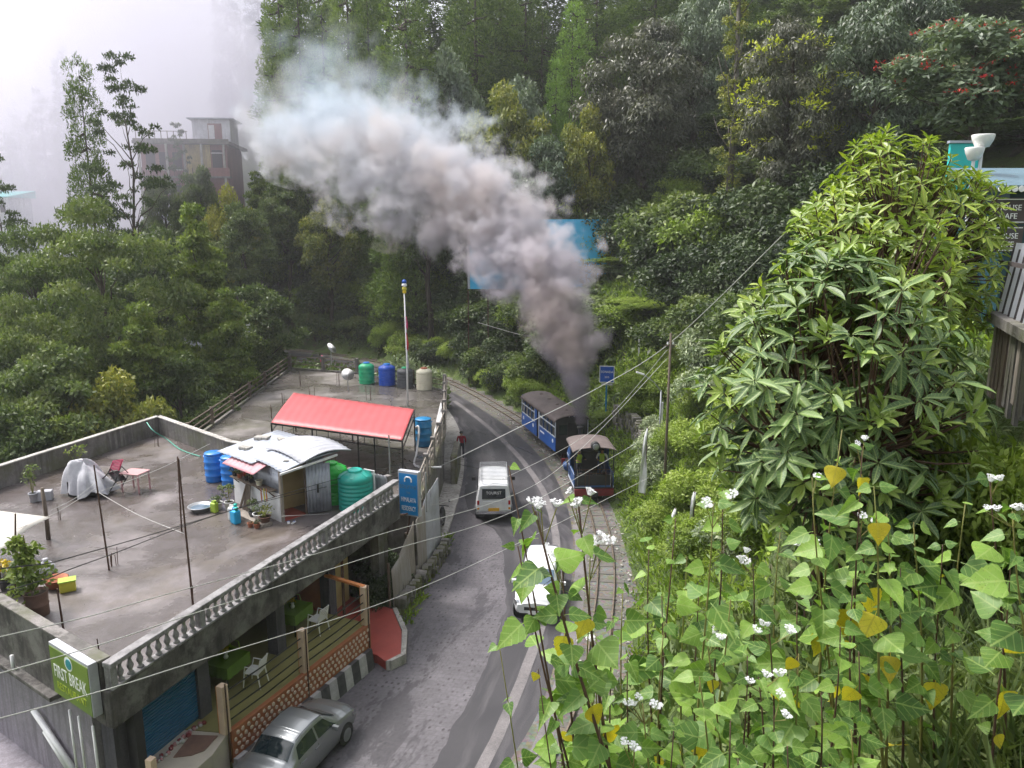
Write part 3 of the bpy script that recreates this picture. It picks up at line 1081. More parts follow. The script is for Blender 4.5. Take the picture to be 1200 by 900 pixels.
# loose stones lying along the rails
random.seed(21)
_mb = MB()
for k in range(420):
    i = random.randrange(10, 75)
    p = TR[i].lerp(TR[i + 1], random.random())
    q = p + Vector((random.choice((-1, 1)) * random.uniform(0.5, 1.15), 0, 0))
    s = random.uniform(0.03, 0.09)
    Rm = Matrix.Rotation(random.uniform(0, 6), 3, (random.random(), random.random(), 1))
    _mb.box((q.x, q.y, s * 0.35), (s * 1.5, s, s * 0.8), M=Rm)
tag(_mb.build('ballast_gravel', M['conc_light']), 'loose pale stones scattered along the rails', kind='stuff')

# ================================================================== cafe building beside the road
A0 = Vector((-8.5, 14.67, 0))
EV = Vector((0.3374, 0.9414, 0))
NV = Vector((0.9414, -0.3374, 0))
RZB = math.atan2(EV.y, EV.x)
LEN = 12.83


def Lb(s, o, z):
    return A0 + EV * s + NV * o + Vector((0, 0, z))


def bxl(mb, s0, s1, o0, o1, z0, z1, mi=0):
    mb.box(Lb((s0 + s1) / 2, (o0 + o1) / 2, (z0 + z1) / 2), (s1 - s0, abs(o1 - o0), z1 - z0), RZB, mi)
    return mb


ZR = 3.85
PC = Vector((-21.4, 23.6, 0))
PE = Vector((-17.3, 36.5, 0))
PF = Vector((-12.2, 32.0, 0))
PG = Vector((-4.75, 27.75, 0))
PB = Lb(LEN, 0, 0)
cafe = thing('cafe_building', 'flat roofed concrete cafe with white baluster parapet and blackened eaves band', 'building')
_poly = [(p.x, p.y) for p in (Lb(0, -0.1, 0), Lb(LEN, -0.1, 0), PG, PF, PE, PC)]
MB().prism(_poly, 3.55, ZR).build('roof', M['roof'], cafe)
# eaves band, base course, rail, balusters
bevel(bxl(MB(), -0.05, LEN + 0.1, -0.22, 0.02, 3.22, 4.12).build('eaves_band', M['conc_dark'], cafe), 0.05, 3)
bevel(bxl(MB(), 0.0, LEN, -0.17, 0.05, 4.12, 4.18).build('base_course', M['conc_rail'], cafe), 0.015)
bevel(bxl(MB(), 0.0, LEN + 0.02, -0.19, 0.06, 4.63, 4.75).build('hand_rail', M['conc_rail'], cafe), 0.02)
_bal = MB().lathe([(.075, 4.18), (.075, 4.215), (.045, 4.24), (.04, 4.27), (.072, 4.34), (.078, 4.39), (.05, 4.46), (.036, 4.52), (.05, 4.555), (.042, 4.575), (.075, 4.595), (.075, 4.632)], 10).mesh('baluster', M['conc_rail'], True)
_pier = MB().box((0, 0, 4.405), (0.17, 0.17, 0.45)).mesh('pier', M['conc_rail'])
s = 0.32
k = 0
while s < LEN - 0.1:
    q = Lb(s, -0.065, 0)
    if k % 10 == 9:
        link('pier', _pier, cafe, q, (0, 0, RZB))
    else:
        link('baluster', _bal, cafe, q, (0, 0, RZB))
    s += 0.27
    k += 1
link('pier', _pier, cafe, Lb(0.09, -0.065, 0), (0, 0, RZB))


def wallseg(a, b, z0, z1, w, m, name, parent, capm=None, ext=0.0):
    mb = MB()
    a, b = Vector((a.x, a.y, 0)), Vector((b.x, b.y, 0))
    d = (b - a).normalized()
    a, b = a - d * ext, b + d * ext
    mid = (a + b) / 2
    mb.box((mid.x, mid.y, (z0 + z1) / 2), ((b - a).length, w, z1 - z0), math.atan2(d.y, d.x))
    o = mb.build(name, m, parent)
    if capm:
        c = MB().box((mid.x, mid.y, z1 + 0.028), ((b - a).length + 0.04, w + 0.08, 0.05), math.atan2(d.y, d.x)).build('coping', capm, parent)
        bevel(c, 0.012)
    return o


_inA = Lb(0.1, -0.24, 0)
wallseg(_inA, PC, 3.2, 4.72, 0.2, M['conc_dark'], 'parapet', cafe, M['conc'])
wallseg(PC, PE, 3.2, 4.70, 0.18, M['conc'], 'parapet', cafe, M['conc_light'])
wallseg(PE, PF, 3.2, 4.70, 0.18, M['conc'], 'parapet', cafe, M['conc_light'])
wallseg(PF, PF.lerp(PG, 0.3), 3.2, 4.70, 0.18, M['conc'], 'parapet', cafe, M['conc_light'])
# lower storey walls
_dAC = (PC - _inA).normalized()
_nAC = Vector((_dAC.y, -_dAC.x, 0))
if _nAC.y > 0:
    _nAC = -_nAC
wallseg(_inA - _nAC * 0.06 + _dAC * 0.75, PC - _nAC * 0.06, -2.5, 3.19, 0.2, M['wall_purple'], 'side_wall', cafe)
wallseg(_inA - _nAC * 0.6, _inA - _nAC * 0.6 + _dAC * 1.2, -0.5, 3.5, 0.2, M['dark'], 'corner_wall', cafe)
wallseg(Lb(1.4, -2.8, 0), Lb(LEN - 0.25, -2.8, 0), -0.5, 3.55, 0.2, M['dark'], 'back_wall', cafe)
wallseg(Lb(LEN - 0.15, -3.0, 0), Lb(LEN - 0.15, -0.75, 0), -0.5, 3.55, 0.2, M['conc_dark'], 'end_wall', cafe)
wallseg(PF - Vector((0, .6, 0)), PG - Vector((0, .6, 0)), -4, 3.5, 0.2, M['conc'], 'rear_wall', cafe)
# ledge and drainage pipes on the side wall
bevel(wallseg(_inA + _nAC * 0.12 + _dAC * 2.1, PC + _nAC * 0.15, 3.08, 3.2, 0.36, M['conc_dark'], 'ledge', cafe), 0.02)
_lw = _inA - _nAC * 0.06
wallseg(_inA + _nAC * 0.7 + _dAC * 2.4, PC + _nAC * 0.55, -2.5, 0.55, 1.5, M['wall_purple'], 'lower_block', cafe, M['wall_purple'])
for t0, t1, zz in ((1.6, 3.4, (1.4, 2.3)), (1.9, 2.9, (1.35, 1.95))):
    MB().tube([_lw + _nAC * 0.22 + _dAC * t0 + Vector((0, 0, zz[0])), _lw + _nAC * 0.22 + _dAC * t1 + Vector((0, 0, zz[1]))], 0.07, 10).build('drain_pipe', M['white'], cafe, True)
for t0 in (0.35, 0.95, 1.35):
    MB().tube([_inA + _nAC * 0.22 + _dAC * t0 + Vector((0, 0, z_)) for z_ in (3.15, 1.3)], 0.03, 8).build('down_pipe', M['white'], cafe, True)
MB().tube([_inA + _nAC * 0.2 + _dAC * 4.1 + Vector((0, 0, z_)) for z_ in (3.55, 3.1)], 0.045, 8).build('spout', M['white'], cafe, True)

# columns
for s_ in (0.55, 3.15, 6.35, 9.1, 12.35):
    bxl(MB(), s_ - 0.2, s_ + 0.2, -0.85, -0.5, 0.0, 3.25).build('column', M['slate'] if s_ < 12 else M['conc'], cafe)
bxl(MB(), 1.3, LEN, -2.7, -0.23, 3.35, 3.54).build('ceiling_slab', M['conc_dark'], cafe)
# floors
ZF = 1.37


def flo(pts, z0, z1, m, name):
    return MB().prism([(Lb(a, b, 0).x, Lb(a, b, 0).y) for a, b in pts], z0, z1).build(name, m, cafe)


flo([(2.05, -2.7), (2.75, 0.52), (8.68, 1.08), (9.0, -2.7)], 0.4, ZF, M['floor_green'], 'veranda_floor')
flo([(1.2, -2.7), (0.05, -0.4), (-0.4, 0.62), (1.95, 0.70), (2.72, 0.50), (2.02, -2.7)], 0.2, ZF - 0.006, M['floor_beige'], 'shop_floor')
flo([(8.72, 1.30), (9.05, -2.6), (12.1, -2.6), (11.6, 0.3), (10.3, 1.35), (9.0, 2.0), (8.5, 1.72)], -0.1, 0.30, M['red_floor'], 'entrance_floor')
flo([(8.46, 1.76), (8.52, 1.92), (9.05, 2.16), (10.4, 1.52), (11.7, 0.42), (11.62, 0.30), (10.32, 1.36), (9.02, 2.0)], -0.1, 0.335, M['conc_light'], 'entrance_kerb')
# plinth wall of orange mortar set with cream stones, painted kerb below
e0, e1 = (2.78, 0.56), (8.66, 1.12)
pl0, pl1 = Lb(e0[0], e0[1], 0), Lb(e1[0], e1[1], 0)
dpl = (pl1 - pl0).normalized()
npl = Vector((dpl.y, -dpl.x, 0))
rpl = math.atan2(dpl.y, dpl.x)
Lpl = (pl1 - pl0).length
wallseg(pl0 - npl * 0.06, pl1 - npl * 0.06, 0.5, ZF + 0.02, 0.14, M['tile_orange'], 'plinth', cafe)
rnd = random.Random(3)
stones = []
for q in range(4):
    mb = MB()
    n = 6
    pts = [(0.062 * math.cos(6.283 * i / n + .3) * rnd.uniform(.75, 1.15), 0.07 * math.sin(6.283 * i / n + .3) * rnd.uniform(.75, 1.15)) for i in range(n)]
    fr = [(x, 0.0, z) for x, z in pts] + [(x * .8, -0.02, z * .8) for x, z in pts]
    mb.add(fr, [tuple(range(n, 2 * n))] + [(i, (i + 1) % n, n + (i + 1) % n, n + i) for i in range(n)])
    stones.append(mb.mesh('stone', M['tile_cream']))
nst = 0
cx = 0.12
while cx < Lpl - 0.08:
    for j in range(4):
        if nst >= 298:
            break
        p = pl0 + dpl * (cx + (0.09 if j % 2 else 0) + rnd.uniform(-.012, .012)) + npl * 0.012
        link('stone', rnd.choice(stones), cafe, (p.x, p.y, 0.76 + j * 0.165 + rnd.uniform(-.01, .01)), (0, rnd.uniform(-.3, .3), rpl))
        nst += 1
    cx += 0.185
kb = [MB().box((0, 0, 0.31), (0.36, 0.22, 0.66)).mesh('kerb_block', M['kerb_white']), MB().box((0, 0, 0.31), (0.36, 0.225, 0.655)).mesh('kerb_block', M['kerb_black'])]
nb = int((Lpl + 0.2) / 0.36)
for i in range(nb):
    p = pl0 + dpl * (0.18 + 0.36 * i) + npl * 0.13
    o = link('kerb_block', kb[i % 2], cafe, (p.x, p.y, rnd.uniform(-.01, .01)), (rnd.uniform(-.03, .03) - 0.12, 0, rpl + rnd.uniform(-.02, .02)))
# posts and railing
pst = []
for sp, op in ((2.73, 0.44), (5.69, 0.72), (8.6, 1.0)):
    q = Lb(sp, op, 0)
    pst.append(q)
    ps = MB().box((q.x, q.y, ZF + 0.66), (0.2, 0.2, 1.32), rpl).build('veranda_post', M['post_cream'], cafe)
    bevel(ps, 0.012)
    MB().box((q.x - NV.x * .103, q.y - NV.y * .103, ZF + 0.655), (0.19, 0.012, 1.30), rpl).build('orange_face', M['post_orange'], ps)
    MB().tube([(q.x + npl.x * .14 - dpl.x * .03, q.y + npl.y * .14 - dpl.y * .03, 0.62), (q.x + npl.x * .14 - dpl.x * .03, q.y + npl.y * .14 - dpl.y * .03, ZF + 1.4)], 0.022, 6).build('iron_rod', M['rust'], cafe)
for a_, b_ in ((0, 1), (1, 2)):
    for hz in (0.25, 0.52, 0.80, 1.08):
        m_ = (pst[a_] + pst[b_]) / 2
        MB().tube([pst[a_] + Vector((0, 0, ZF + hz)), m_ + Vector((0, 0, ZF + hz - 0.03)), pst[b_] + Vector((0, 0, ZF + hz))], 0.02, 6).build('railing_bar', M['blackgloss'], cafe)
q = Lb(0.35, 0.5, 0)
MB().box((q.x, q.y, ZF + 0.5), (0.16, 0.16, 1.0), RZB).build('veranda_post', M['post_cream'], cafe)
# far end of the veranda: orange return wall, yellow curtain, dark board with letters
MB().box(Lb(9.12, -1.35, 2.3), (0.16, 1.0, 1.95), RZB).build('orange_wall', M['orange_wall'], cafe)
MB().tube([Lb(8.95, 0.0, ZF), Lb(8.95, 0.0, 3.25)], 0.05, 8).build('iron_column', M['rust'], cafe)
MB().beam(pst[2] + Vector((0, 0, ZF + 1.30)), Lb(8.9, -0.6, ZF + 1.30), 0.14, 0.07).build('orange_rail', M['post_orange'], cafe)
MB().box(Lb(11.2, -1.6, 1.55), (1.1, 0.06, 2.5), RZB).build('curtain', M['yellow_wall'], cafe)
brd = bxl(MB(), 9.9, 12.1, -0.95, -0.87, 2.62, 3.2).build('name_board', M['dark'], cafe)
text('TOUR INN', 0.42, M['steel'], brd, Lb(11.0, -0.86, 2.9), (R(90), 0, RZB), 0.006, 0.9)
# roller shutter, slat by slat
sh = MB().box(Lb(1.85, -0.62, 2.3), (2.2, 0.03, 1.85), RZB).build('shutter', M['shutter'], cafe)
_slat = MB().box((0, 0, 0), (2.2, 0.035, 0.066)).mesh('slat', M['shutter'])
for i in range(23):
    q = Lb(1.85, -0.60, 1.46 + i * 0.08)
    link('slat', _slat, sh, q, (0.35, 0, RZB))
MB().box(Lb(0.72, -0.56, 2.3), (0.10, 0.10, 1.9), RZB).build('shutter_guide', M['tin'], sh)
rnd = random.Random(9)
_peb = [MB().lathe([(.0, -.03), (.035, -.025), (.05, 0), (.035, .025), (0, .03)], 6).mesh('pebble', mm, True) for mm in (M['pinkstone'], M['kerb_white'], M['train_red'])]
for i in range(46):
    q = Lb(0.85 + 2.0 * rnd.random(), -0.42 + 0.12 * rnd.random(), ZF + 0.03)
    link('pebble', rnd.choice(_peb), cafe, q, (rnd.random(), rnd.random(), rnd.random()), rnd.uniform(.8, 1.5))

# door mat on the shop floor
_m = MB()
_m.prism([(Lb(a, b, 0).x, Lb(a, b, 0).y) for a, b in ((1.55, -0.1), (2.35, -0.3), (2.55, 0.35), (2.0, 0.42), (1.75, 0.25))], ZF - 0.004, ZF + 0.022)
tag(_m.build('door_mat', M['pot_brown']), 'dark brown door mat on the pale shop floor', 'mat')
_m = MB().box(Lb(0.9, 0.95, 0.62), (0.9, 0.55, 1.24), RZB)
tag(bevel(_m.build('crate_box', M['pot_dark']), 0.03), 'dark box standing against the shop platform', 'box')


def cafe_table(s_, o_, label):
    t = thing('cafe_table', label, 'table', Lb(s_, o_, ZF), RZB, 'green clothed cafe tables')
    bevel(MB().box((0, 0, 0.73), (0.95, 0.75, 0.035)).build('table_top', M['green_cloth'], t), 0.01)
    mb = MB()
    for sx, sy, ax in ((0, -0.377, 0), (0, 0.377, 0), (-0.477, 0, 1), (0.477, 0, 1)):
        w = 0.95 if ax == 0 else 0.75
        n = 12
        top = [(-w / 2 + w * i / n) for i in range(n + 1)]
        g = []
        for zz, k_ in ((0.74, 0), (0.56, 0.012), (0.42, 0.03)):
            row = []
            for i, q_ in enumerate(top):
                dd = k_ * math.sin(i * 2.1)
                row.append((q_, sy + (dd if sy > 0 else -abs(dd)) , zz) if ax == 0 else (sx + dd, q_, zz))
            g.append(row)
        mb.grid(g)
    mb.build('table_cloth', M['green_cloth'], t, True)
    for x in (-.4, .4):
        for y in (-.3, .3):
            MB().tube([(x, y, 0), (x, y, .72)], .02, 6).build('leg', M['black'], t)
    return t


cafe_table(4.55, -0.95, 'lime green clothed table close to the roller shutter')
cafe_table(7.6, -0.95, 'lime green clothed table close to the orange wall')


def plastic_chair(mname, m, label, loc, rz, group=None, name='plastic_chair', back=None):
    t = thing(name, label, 'chair', loc, rz, group)
    bevel(MB().box((0, 0, 0.43), (0.46, 0.44, 0.03)).build('seat', m, t), 0.015)
    for x in (-.2, .2):
        MB().tube([(x, -.2, .42), (x * 1.12, -.24, 0)], [.022, .018], 6).build('leg', m, t)
        MB().tube([(x, .2, .42), (x * 1.12, .27, 0)], [.022, .018], 6).build('leg', m, t)
        MB().tube([(x * 1.05, .2, .42), (x * 1.15, .22, .62), (x * 1.18, -.15, .64), (x * 1.1, -.2, .43)], .018, 6).build('armrest', m, t)
        MB().tube([(x * .98, .2, .42), (x * .95, .30, .86)], .02, 6).build('back_post', back or m, t)
    for i in range(7):
        z = .50 + i * .058
        MB().box((0, .215 + (z - .42) * .225, z), (.38, .014, .034), M=Matrix.Rotation(-.22, 3, 'X')).build('back_slat', back or m, t)
    return t


plastic_chair('w', M['white_plastic'], 'white slatted plastic chair at the table close to the shutter', Lb(4.72, -0.2, ZF), RZB + math.pi + .15, 'white plastic chairs on the veranda')
plastic_chair('w', M['white_plastic'], 'white slatted plastic chair at the table close to the orange wall', Lb(7.75, -0.2, ZF), RZB + math.pi - .1, 'white plastic chairs on the veranda')
plastic_chair('g', M['lime_plastic'], 'lime green chair behind the table close to the orange wall', Lb(8.3, -1.5, ZF), RZB + .3, 'green plastic chairs on the veranda')
plastic_chair('g', M['lime_plastic'], 'lime green chair behind the table close to the shutter', Lb(5.3, -1.55, ZF), RZB - .2, 'green plastic chairs on the veranda')
for s_, lb in ((4.5, 'small flower vase on the table close to the shutter'), (7.55, 'small flower vase on the table close to the orange wall')):
    t = thing('vase', lb, 'vase', Lb(s_, -.95, ZF + .752), 0, 'vases on the cafe tables')
    MB().lathe([(.05, 0), (.07, .05), (.04, .12), (.055, .16)], 10).build('vessel', M['white'], t, True)
    rng = np.random.default_rng(3)
    pos, ax, nr, ti, _ = clump_leaves(np.array([(0, 0, .24)]), [.11], 40, rng)
    link('flower_spray', leaf_mesh('spray', pos, ax, nr, .08, .05, ti, G['yellowleaf']), t)

# --------------------------------------------------------- signs on the building
sg = thing('cafe_sign', 'olive green box sign with white cafe name on the parapet corner', 'sign')
ca, cb = _inA + _nAC * 0.12 + _dAC * 0.02, _inA + _nAC * 0.12 + _dAC * 1.72
mid = (ca + cb) / 2
rs = math.atan2(-_dAC.y, -_dAC.x)
zc, hs = 4.14, 1.24
W_ = (cb - ca).length
bevel(MB().box((mid.x + _nAC.x * .1, mid.y + _nAC.y * .1, zc), (W_, 0.2, hs), rs).build('sign_box', M['tin_white'], sg), 0.01)
fr = mid + _nAC * 0.206
MB().box((fr.x, fr.y, zc - 0.03), (W_ - 0.06, 0.012, hs - 0.10), rs).build('sign_face', M['sign_green'], sg)
ft = mid + _nAC * 0.214
text('FIRST BREAK', 0.44, M['sign_white'], sg, (ft.x, ft.y, zc - 0.02), (R(90), 0, rs), 0.004, 0.57)
text('RESTAURANT', 0.26, M['sign_lime'], sg, (ft.x, ft.y, zc - 0.36), (R(90), 0, rs), 0.004, 0.8)
em = MB().lathe([(0.0, 0), (.17, 0), (.17, .012), (0.0, .012)], 20, (0, 0, 0), axis='Y').build('emblem', M['sign_white'], sg)
em.location = (ft.x, ft.y, zc + 0.36)
em.rotation_euler = (0, 0, rs)
e2 = MB().lathe([(0.0, 0), (.12, 0), (.12, .02), (0.0, .02)], 20, (0.02, -.012, .0), axis='Y').build('emblem_centre', M['sign_teal'], em)

hs_ = thing('residency_sign', 'bright blue upright box sign with white letters on the parapet end', 'sign')
pa = Vector((-4.2, 27.25, 0))
pb_ = Vector((-3.48, 26.95, 0))
d_ = (pb_ - pa).normalized()
n_ = Vector((d_.y, -d_.x, 0))
rr_ = math.atan2(d_.y, d_.x)
mid = (pa + pb_) / 2 - n_ * 0.1
bevel(MB().box((mid.x, mid.y, 4.08), (0.86, 0.2, 1.74), rr_).build('sign_box', M['tin_white'], hs_), 0.012)
f_ = mid + n_ * 0.105
MB().box((f_.x, f_.y, 4.06), (0.76, 0.012, 1.58), rr_).build('sign_face', M['sign_blue'], hs_)
f_ = mid + n_ * 0.114
for tx, sz, zz, sx, mm in (('SOLVYNS', .2, 4.34, .85, M['stall_blue']), ('THE', .1, 4.12, .9, M['stall_blue']), ('HIMALAYA', .26, 3.84, .50, M['sign_white']), ('RESIDENCY', .26, 3.50, .45, M['sign_white'])):
    text(tx, sz, mm, hs_, (f_.x, f_.y, zz), (R(90), 0, rr_), .004, sx)
em = MB()
em.tube([(-.14, 0, -.07), (-.14, 0, .03), (-.07, 0, .11), (.07, 0, .11), (.14, 0, .03), (.14, 0, -.07)], .03, 6)
o = em.build('emblem', M['sign_white'], hs_)
o.location = (f_.x, f_.y, 4.62)
o.rotation_euler = (0, 0, rr_)
MB().tube([(mid.x, mid.y, 3.3), (mid.x - .15, mid.y + .1, 2.4)], .03, 6).build('bracket', M['rust'], hs_)
MB().beam((mid.x, mid.y, 3.3), Lb(LEN - 0.1, -.2, 3.3), .05, .05).build('bracket', M['rust'], hs_)

# ================================================================== things on the cafe roof
shack = thing('tin_shack', 'small white tin shed with wavy metal roof and open door', 'shed')
K = Vector((-7.9, 24.9, 0))
wv = Vector((-0.755, 0.656, 0))
dv = Vector((0.70, 0.714, 0))
rw, rd = math.atan2(wv.y, wv.x), math.atan2(dv.y, dv.x)


def Ks(a, b, z):
    return K + wv * a + dv * b + Vector((0, 0, z))


def corr(P00, P10, P01, nw, amp, m, name, parent, sag=0.0, thick=True):
    """corrugated sheet: P00->P10 across the waves, P00->P01 along them"""
    a, b, c = Vector(P00), Vector(P10), Vector(P01)
    nrm = (b - a).cross(c - a).normalized()
    if nrm.z < 0:
        nrm = -nrm
    rows = []
    ns = nw * 4
    for j in range(7):
        t = j / 6
        row = []
        for i in range(ns + 1):
            u = i / ns
            p = a + (b - a) * u + (c - a) * t + nrm * (amp * math.sin(u * nw * 6.283) + sag * math.sin(t * math.pi) + sag * .6 * math.sin(u * math.pi))
            row.append(p)
        rows.append(row)
    o = MB().grid(rows).build(name, m, parent, True)
    so = o.modifiers.new('solid', 'SOLIDIFY')
    so.thickness = 0.012
    return o


# walls
def vcorr(a, b, z0, z1, m, name, nw=None):
    a, b = Vector((a.x, a.y, 0)), Vector((b.x, b.y, 0))
    d = (b - a).normalized()
    n = Vector((d.y, -d.x, 0))
    L = (b - a).length
    nw = nw or max(2, int(L / 0.11))
    rows = []
    for z in (z0, z1):
        rows.append([a + d * (L * i / (nw * 4)) + n * (0.018 * math.sin(i / 4 * 6.283)) + Vector((0, 0, z)) for i in range(nw * 4 + 1)])
    o = MB().grid(rows).build(name, m, shack, True)
    so = o.modifiers.new('solid', 'SOLIDIFY')
    so.thickness = 0.012
    return o


vcorr(Ks(0, 0, 0), Ks(3.0, 0, 0), ZR + 0.9, ZR + 1.85, M['tin'], 'wall_sheet')
MB().box(Ks(1.5, 0.0, ZR + 0.5), (3.0, 0.08, 1.0), rw).build('lower_wall', M['white'], shack)
vcorr(Ks(3.0, 0, 0), Ks(3.0, 1.7, 0), ZR, ZR + 1.9, M['tin'], 'wall_sheet')
vcorr(Ks(0, 1.7, 0), Ks(3.0, 1.7, 0), ZR, ZR + 2.0, M['tin'], 'wall_sheet')
MB().box(Ks(0.0, 0.04, ZR + 0.95), (0.1, 0.1, 1.9), rw).build('door_post', M['wood_pale'], shack)
MB().box(Ks(0.0, 0.98, ZR + 0.95), (0.08, 0.08, 1.9), rw).build('door_post', M['wood_old'], shack)
vcorr(Ks(0, 1.0, 0), Ks(0, 1.7, 0), ZR, ZR + 1.95, M['tin'], 'wall_sheet')
MB().box(Ks(1.0, 0.85, ZR + 0.95), (0.05, 1.6, 1.9), rw).build('inner_wall', M['yellow_wall'], shack)
MB().box(Ks(0.5, 0.55, ZR + 0.012), (1.0, 0.9, 0.02), rw).build('door_sill', M['red_floor'], shack)
_dr = vcorr(Ks(-0.05, 0.98, 0), Ks(-0.38, 1.72, 0), ZR + 0.05, ZR + 1.82, M['tin'], 'door')
_q = Ks(-0.25, 1.3, ZR + 0.95)
MB().box((_q.x, _q.y - .03, _q.z), (0.05, 0.05, 0.3), rd).build('handle', M['black'], _dr)
# roof sheets: two tilted lids, an arched one, a faded red eave
corr(Ks(1.1, -0.35, ZR + 1.92), Ks(3.45, -0.35, ZR + 1.92), Ks(1.1, 2.1, ZR + 2.25), 10, 0.016, M['tin'], 'roof_sheet', shack, 0.03)
corr(Ks(-0.42, -0.15, ZR + 1.88), Ks(1.3, -0.15, ZR + 2.02), Ks(-0.42, 2.1, ZR + 2.16), 8, 0.016, M['tin'], 'roof_sheet', shack, 0.07)
corr(Ks(-0.5, 0.55, ZR + 2.06), Ks(1.7, 0.55, ZR + 2.18), Ks(-0.5, 2.55, ZR + 2.12), 9, 0.014, M['tin_white'], 'roof_sheet', shack, 0.2)
corr(Ks(0.55, -0.62, ZR + 1.70), Ks(2.6, -0.62, ZR + 1.70), Ks(0.55, -0.02, ZR + 1.95), 8, 0.014, M['pink_tin'], 'eave_sheet', shack, 0.01)
MB().beam(Ks(-.48, -.25, ZR + 1.86), Ks(-.52, 1.95, ZR + 2.08), .05, .07).build('fascia_board', M['white'], shack)
for a_, b_, sc in ((2.6, .3, .3), (3.0, 1.2, .35), (2.2, 1.5, .25), (1.2, .8, .14), (0.1, .35, .12)):
    q = Ks(a_, b_, ZR + 2.02 + .13 * b_)
    o = MB().box((0, 0, 0), (sc * 1.6, sc, sc * .4), a_).build('roof_weight', M['conc_light'], shack)
    o.location = (q.x, q.y, q.z + .03)
    bevel(o, .03)
# shelf on the wall with brackets
shf = MB().box(Ks(1.45, -0.17, ZR + 1.12), (2.6, 0.3, 0.035), rw).build('wall_shelf', M['wood_old'], shack)
for a_ in (.3, 1.1, 2.0, 2.6):
    MB().beam(Ks(a_, -.04, ZR + .86), Ks(a_, -.28, ZR + 1.1), .03, .03).build('shelf_bracket', M['rust'], shf)


def pot(label, loc, r, h, m, plant=None, seed=1, cat='pot', name='flower_pot', group='potted plants round the tin shed', ph=0.35, leaf=0.09, n=90, pr=None):
    t = thing(name, label, cat, loc, 0, group)
    MB().lathe([(r * .72, 0), (r * .74, .01), (r * .96, h * .86), (r * 1.06, h * .87), (r * 1.06, h), (r * .92, h), (r * .9, h * .9)], 14).build('vessel', m, t, True)
    MB().lathe([(0.001, h * .88), (r * .9, h * .9)], 12).build('soil', M['soil'], t)
    if plant:
        rng = np.random.default_rng(seed)
        pr = pr or r * 1.1
        cen = np.array([(rng.normal() * pr * .5, rng.normal() * pr * .5, h + ph * rng.uniform(.3, 1)) for _ in range(7)])
        pos, ax, nr, ti, _ = clump_leaves(cen, np.full(7, pr * .55), max(6, n // 7), rng)
        link('foliage', leaf_mesh('pot_foliage', pos, ax, nr, leaf * rng.uniform(.7, 1.3, len(pos)), leaf * .55, ti, plant), t)
        mb = MB()
        for c in cen:
            mb.tube([(0, 0, h * .85), (c[0] * .6, c[1] * .6, (h + c[2]) / 2), tuple(c)], .008, 4)
        mb.build('stem', M['stem_green'], t)
    return t


for a_, r_, h_, m_, pl_, lb in ((2.62, .09, .15, 'black', G['dark'], 'dark pot on the shed shelf beside the blue drums'), (2.25, .10, .16, 'terracotta', G['mid'], 'clay pot on the shed shelf with a bushy plant'),
                                (1.85, .09, .15, 'pot_dark', G['red'], 'small dark pot of red flowers on the shed shelf'), (1.5, .10, .16, 'pot_dark', G['dark'], 'dark pot of trailing leaves on the middle of the shed shelf'),
                                (0.98, .12, .2, 'cream', None, 'empty beige pot on the shed shelf')):
    pot(lb, Ks(a_, -.18, ZR + 1.14), r_, h_, M[m_], pl_, int(a_ * 10), ph=.16, leaf=.07, n=70, group='pots on the shed shelf')
# bright cloth hung on the shelf
t = thing('hanging_cloth', 'orange and lime cloth bag hanging from the shed shelf', 'cloth', Ks(0.42, -.34, ZR + 1.18))
for dx, mm in ((-.1, 'terracotta'), (.0, 'yellow_plastic'), (.09, 'post_orange')):
    g = []
    for j in range(6):
        g.append([(dx + wv.x * x * .5, wv.y * x + .03 * math.sin(j + x * 30) - .02, -.09 * j * (1 - abs(x) * 1.5)) for x in (-.08, -.04, 0, .04, .08)])
    o = MB().grid(g).build('panel', M[mm], t, True)
    so = o.modifiers.new('s', 'SOLIDIFY')
    so.thickness = .015
pot('black pot with leggy plant at the foot of the shed wall', Ks(1.0, -.45, ZR), .17, .26, M['pot_dark'], G['mid'], 11)
pot('white bowl planter with pale plant by the shed corner', Ks(.55, -.5, ZR + .12), .22, .2, M['white'], G['greygreen'], 12, ph=.25)
pot('olive tub planter close to the shed door post', Ks(.2, -.5, ZR + .1), .2, .2, M['pot_brown'], G['olive'], 13, ph=.25)
pot('white bucket with a tall green plant against the shed wall', Ks(2.45, -.55, ZR), .17, .3, M['white_plastic'], G['mid'], 14, ph=.75, n=150)
pot('white tub with small plant next to the lime can', Ks(2.78, -.8, ZR), .17, .25, M['white_plastic'], G['dark'], 15, ph=.2)
pot('small terracotta pot lying before the shed door', Ks(.35, -.95, ZR), .1, .15, M['terracotta'], None, 16)
pot('little terracotta pot with dead stalk before the shed door', Ks(.12, -.85, ZR), .11, .16, M['terracotta'], G['greybrown'], 17, ph=.1, n=20)
# low bench planks under the pots
tag(MB().box(Ks(1.0, -.55, ZR + .05), (2.0, .42, .1), rw).build('low_plank', M['wood_pale']), 'low plank carrying flower pots along the shed', 'plank')


def jerrycan(label, loc, m, rz, name='jerry_can', lid='tank_teal_lid', s=1.0):
    t = thing(name, label, 'can', loc, rz, 'water cans by the shed')
    o = MB().box((0, 0, .19 * s), (.28 * s, .2 * s, .38 * s)).build('body', m, t)
    bevel(o, .045 * s, 3)
    MB().lathe([(.045 * s, .37 * s), (.045 * s, .44 * s), (.05 * s, .44 * s), (.05 * s, .47 * s)], 10, (-.07 * s, 0, 0)).build('cap', M[lid], t, True)
    MB().tube([(-.02 * s, 0, .37 * s), (0.0, 0, .43 * s), (.1 * s, 0, .43 * s), (.12 * s, 0, .37 * s)], .018 * s, 6).build('handle', m, t)
    return t


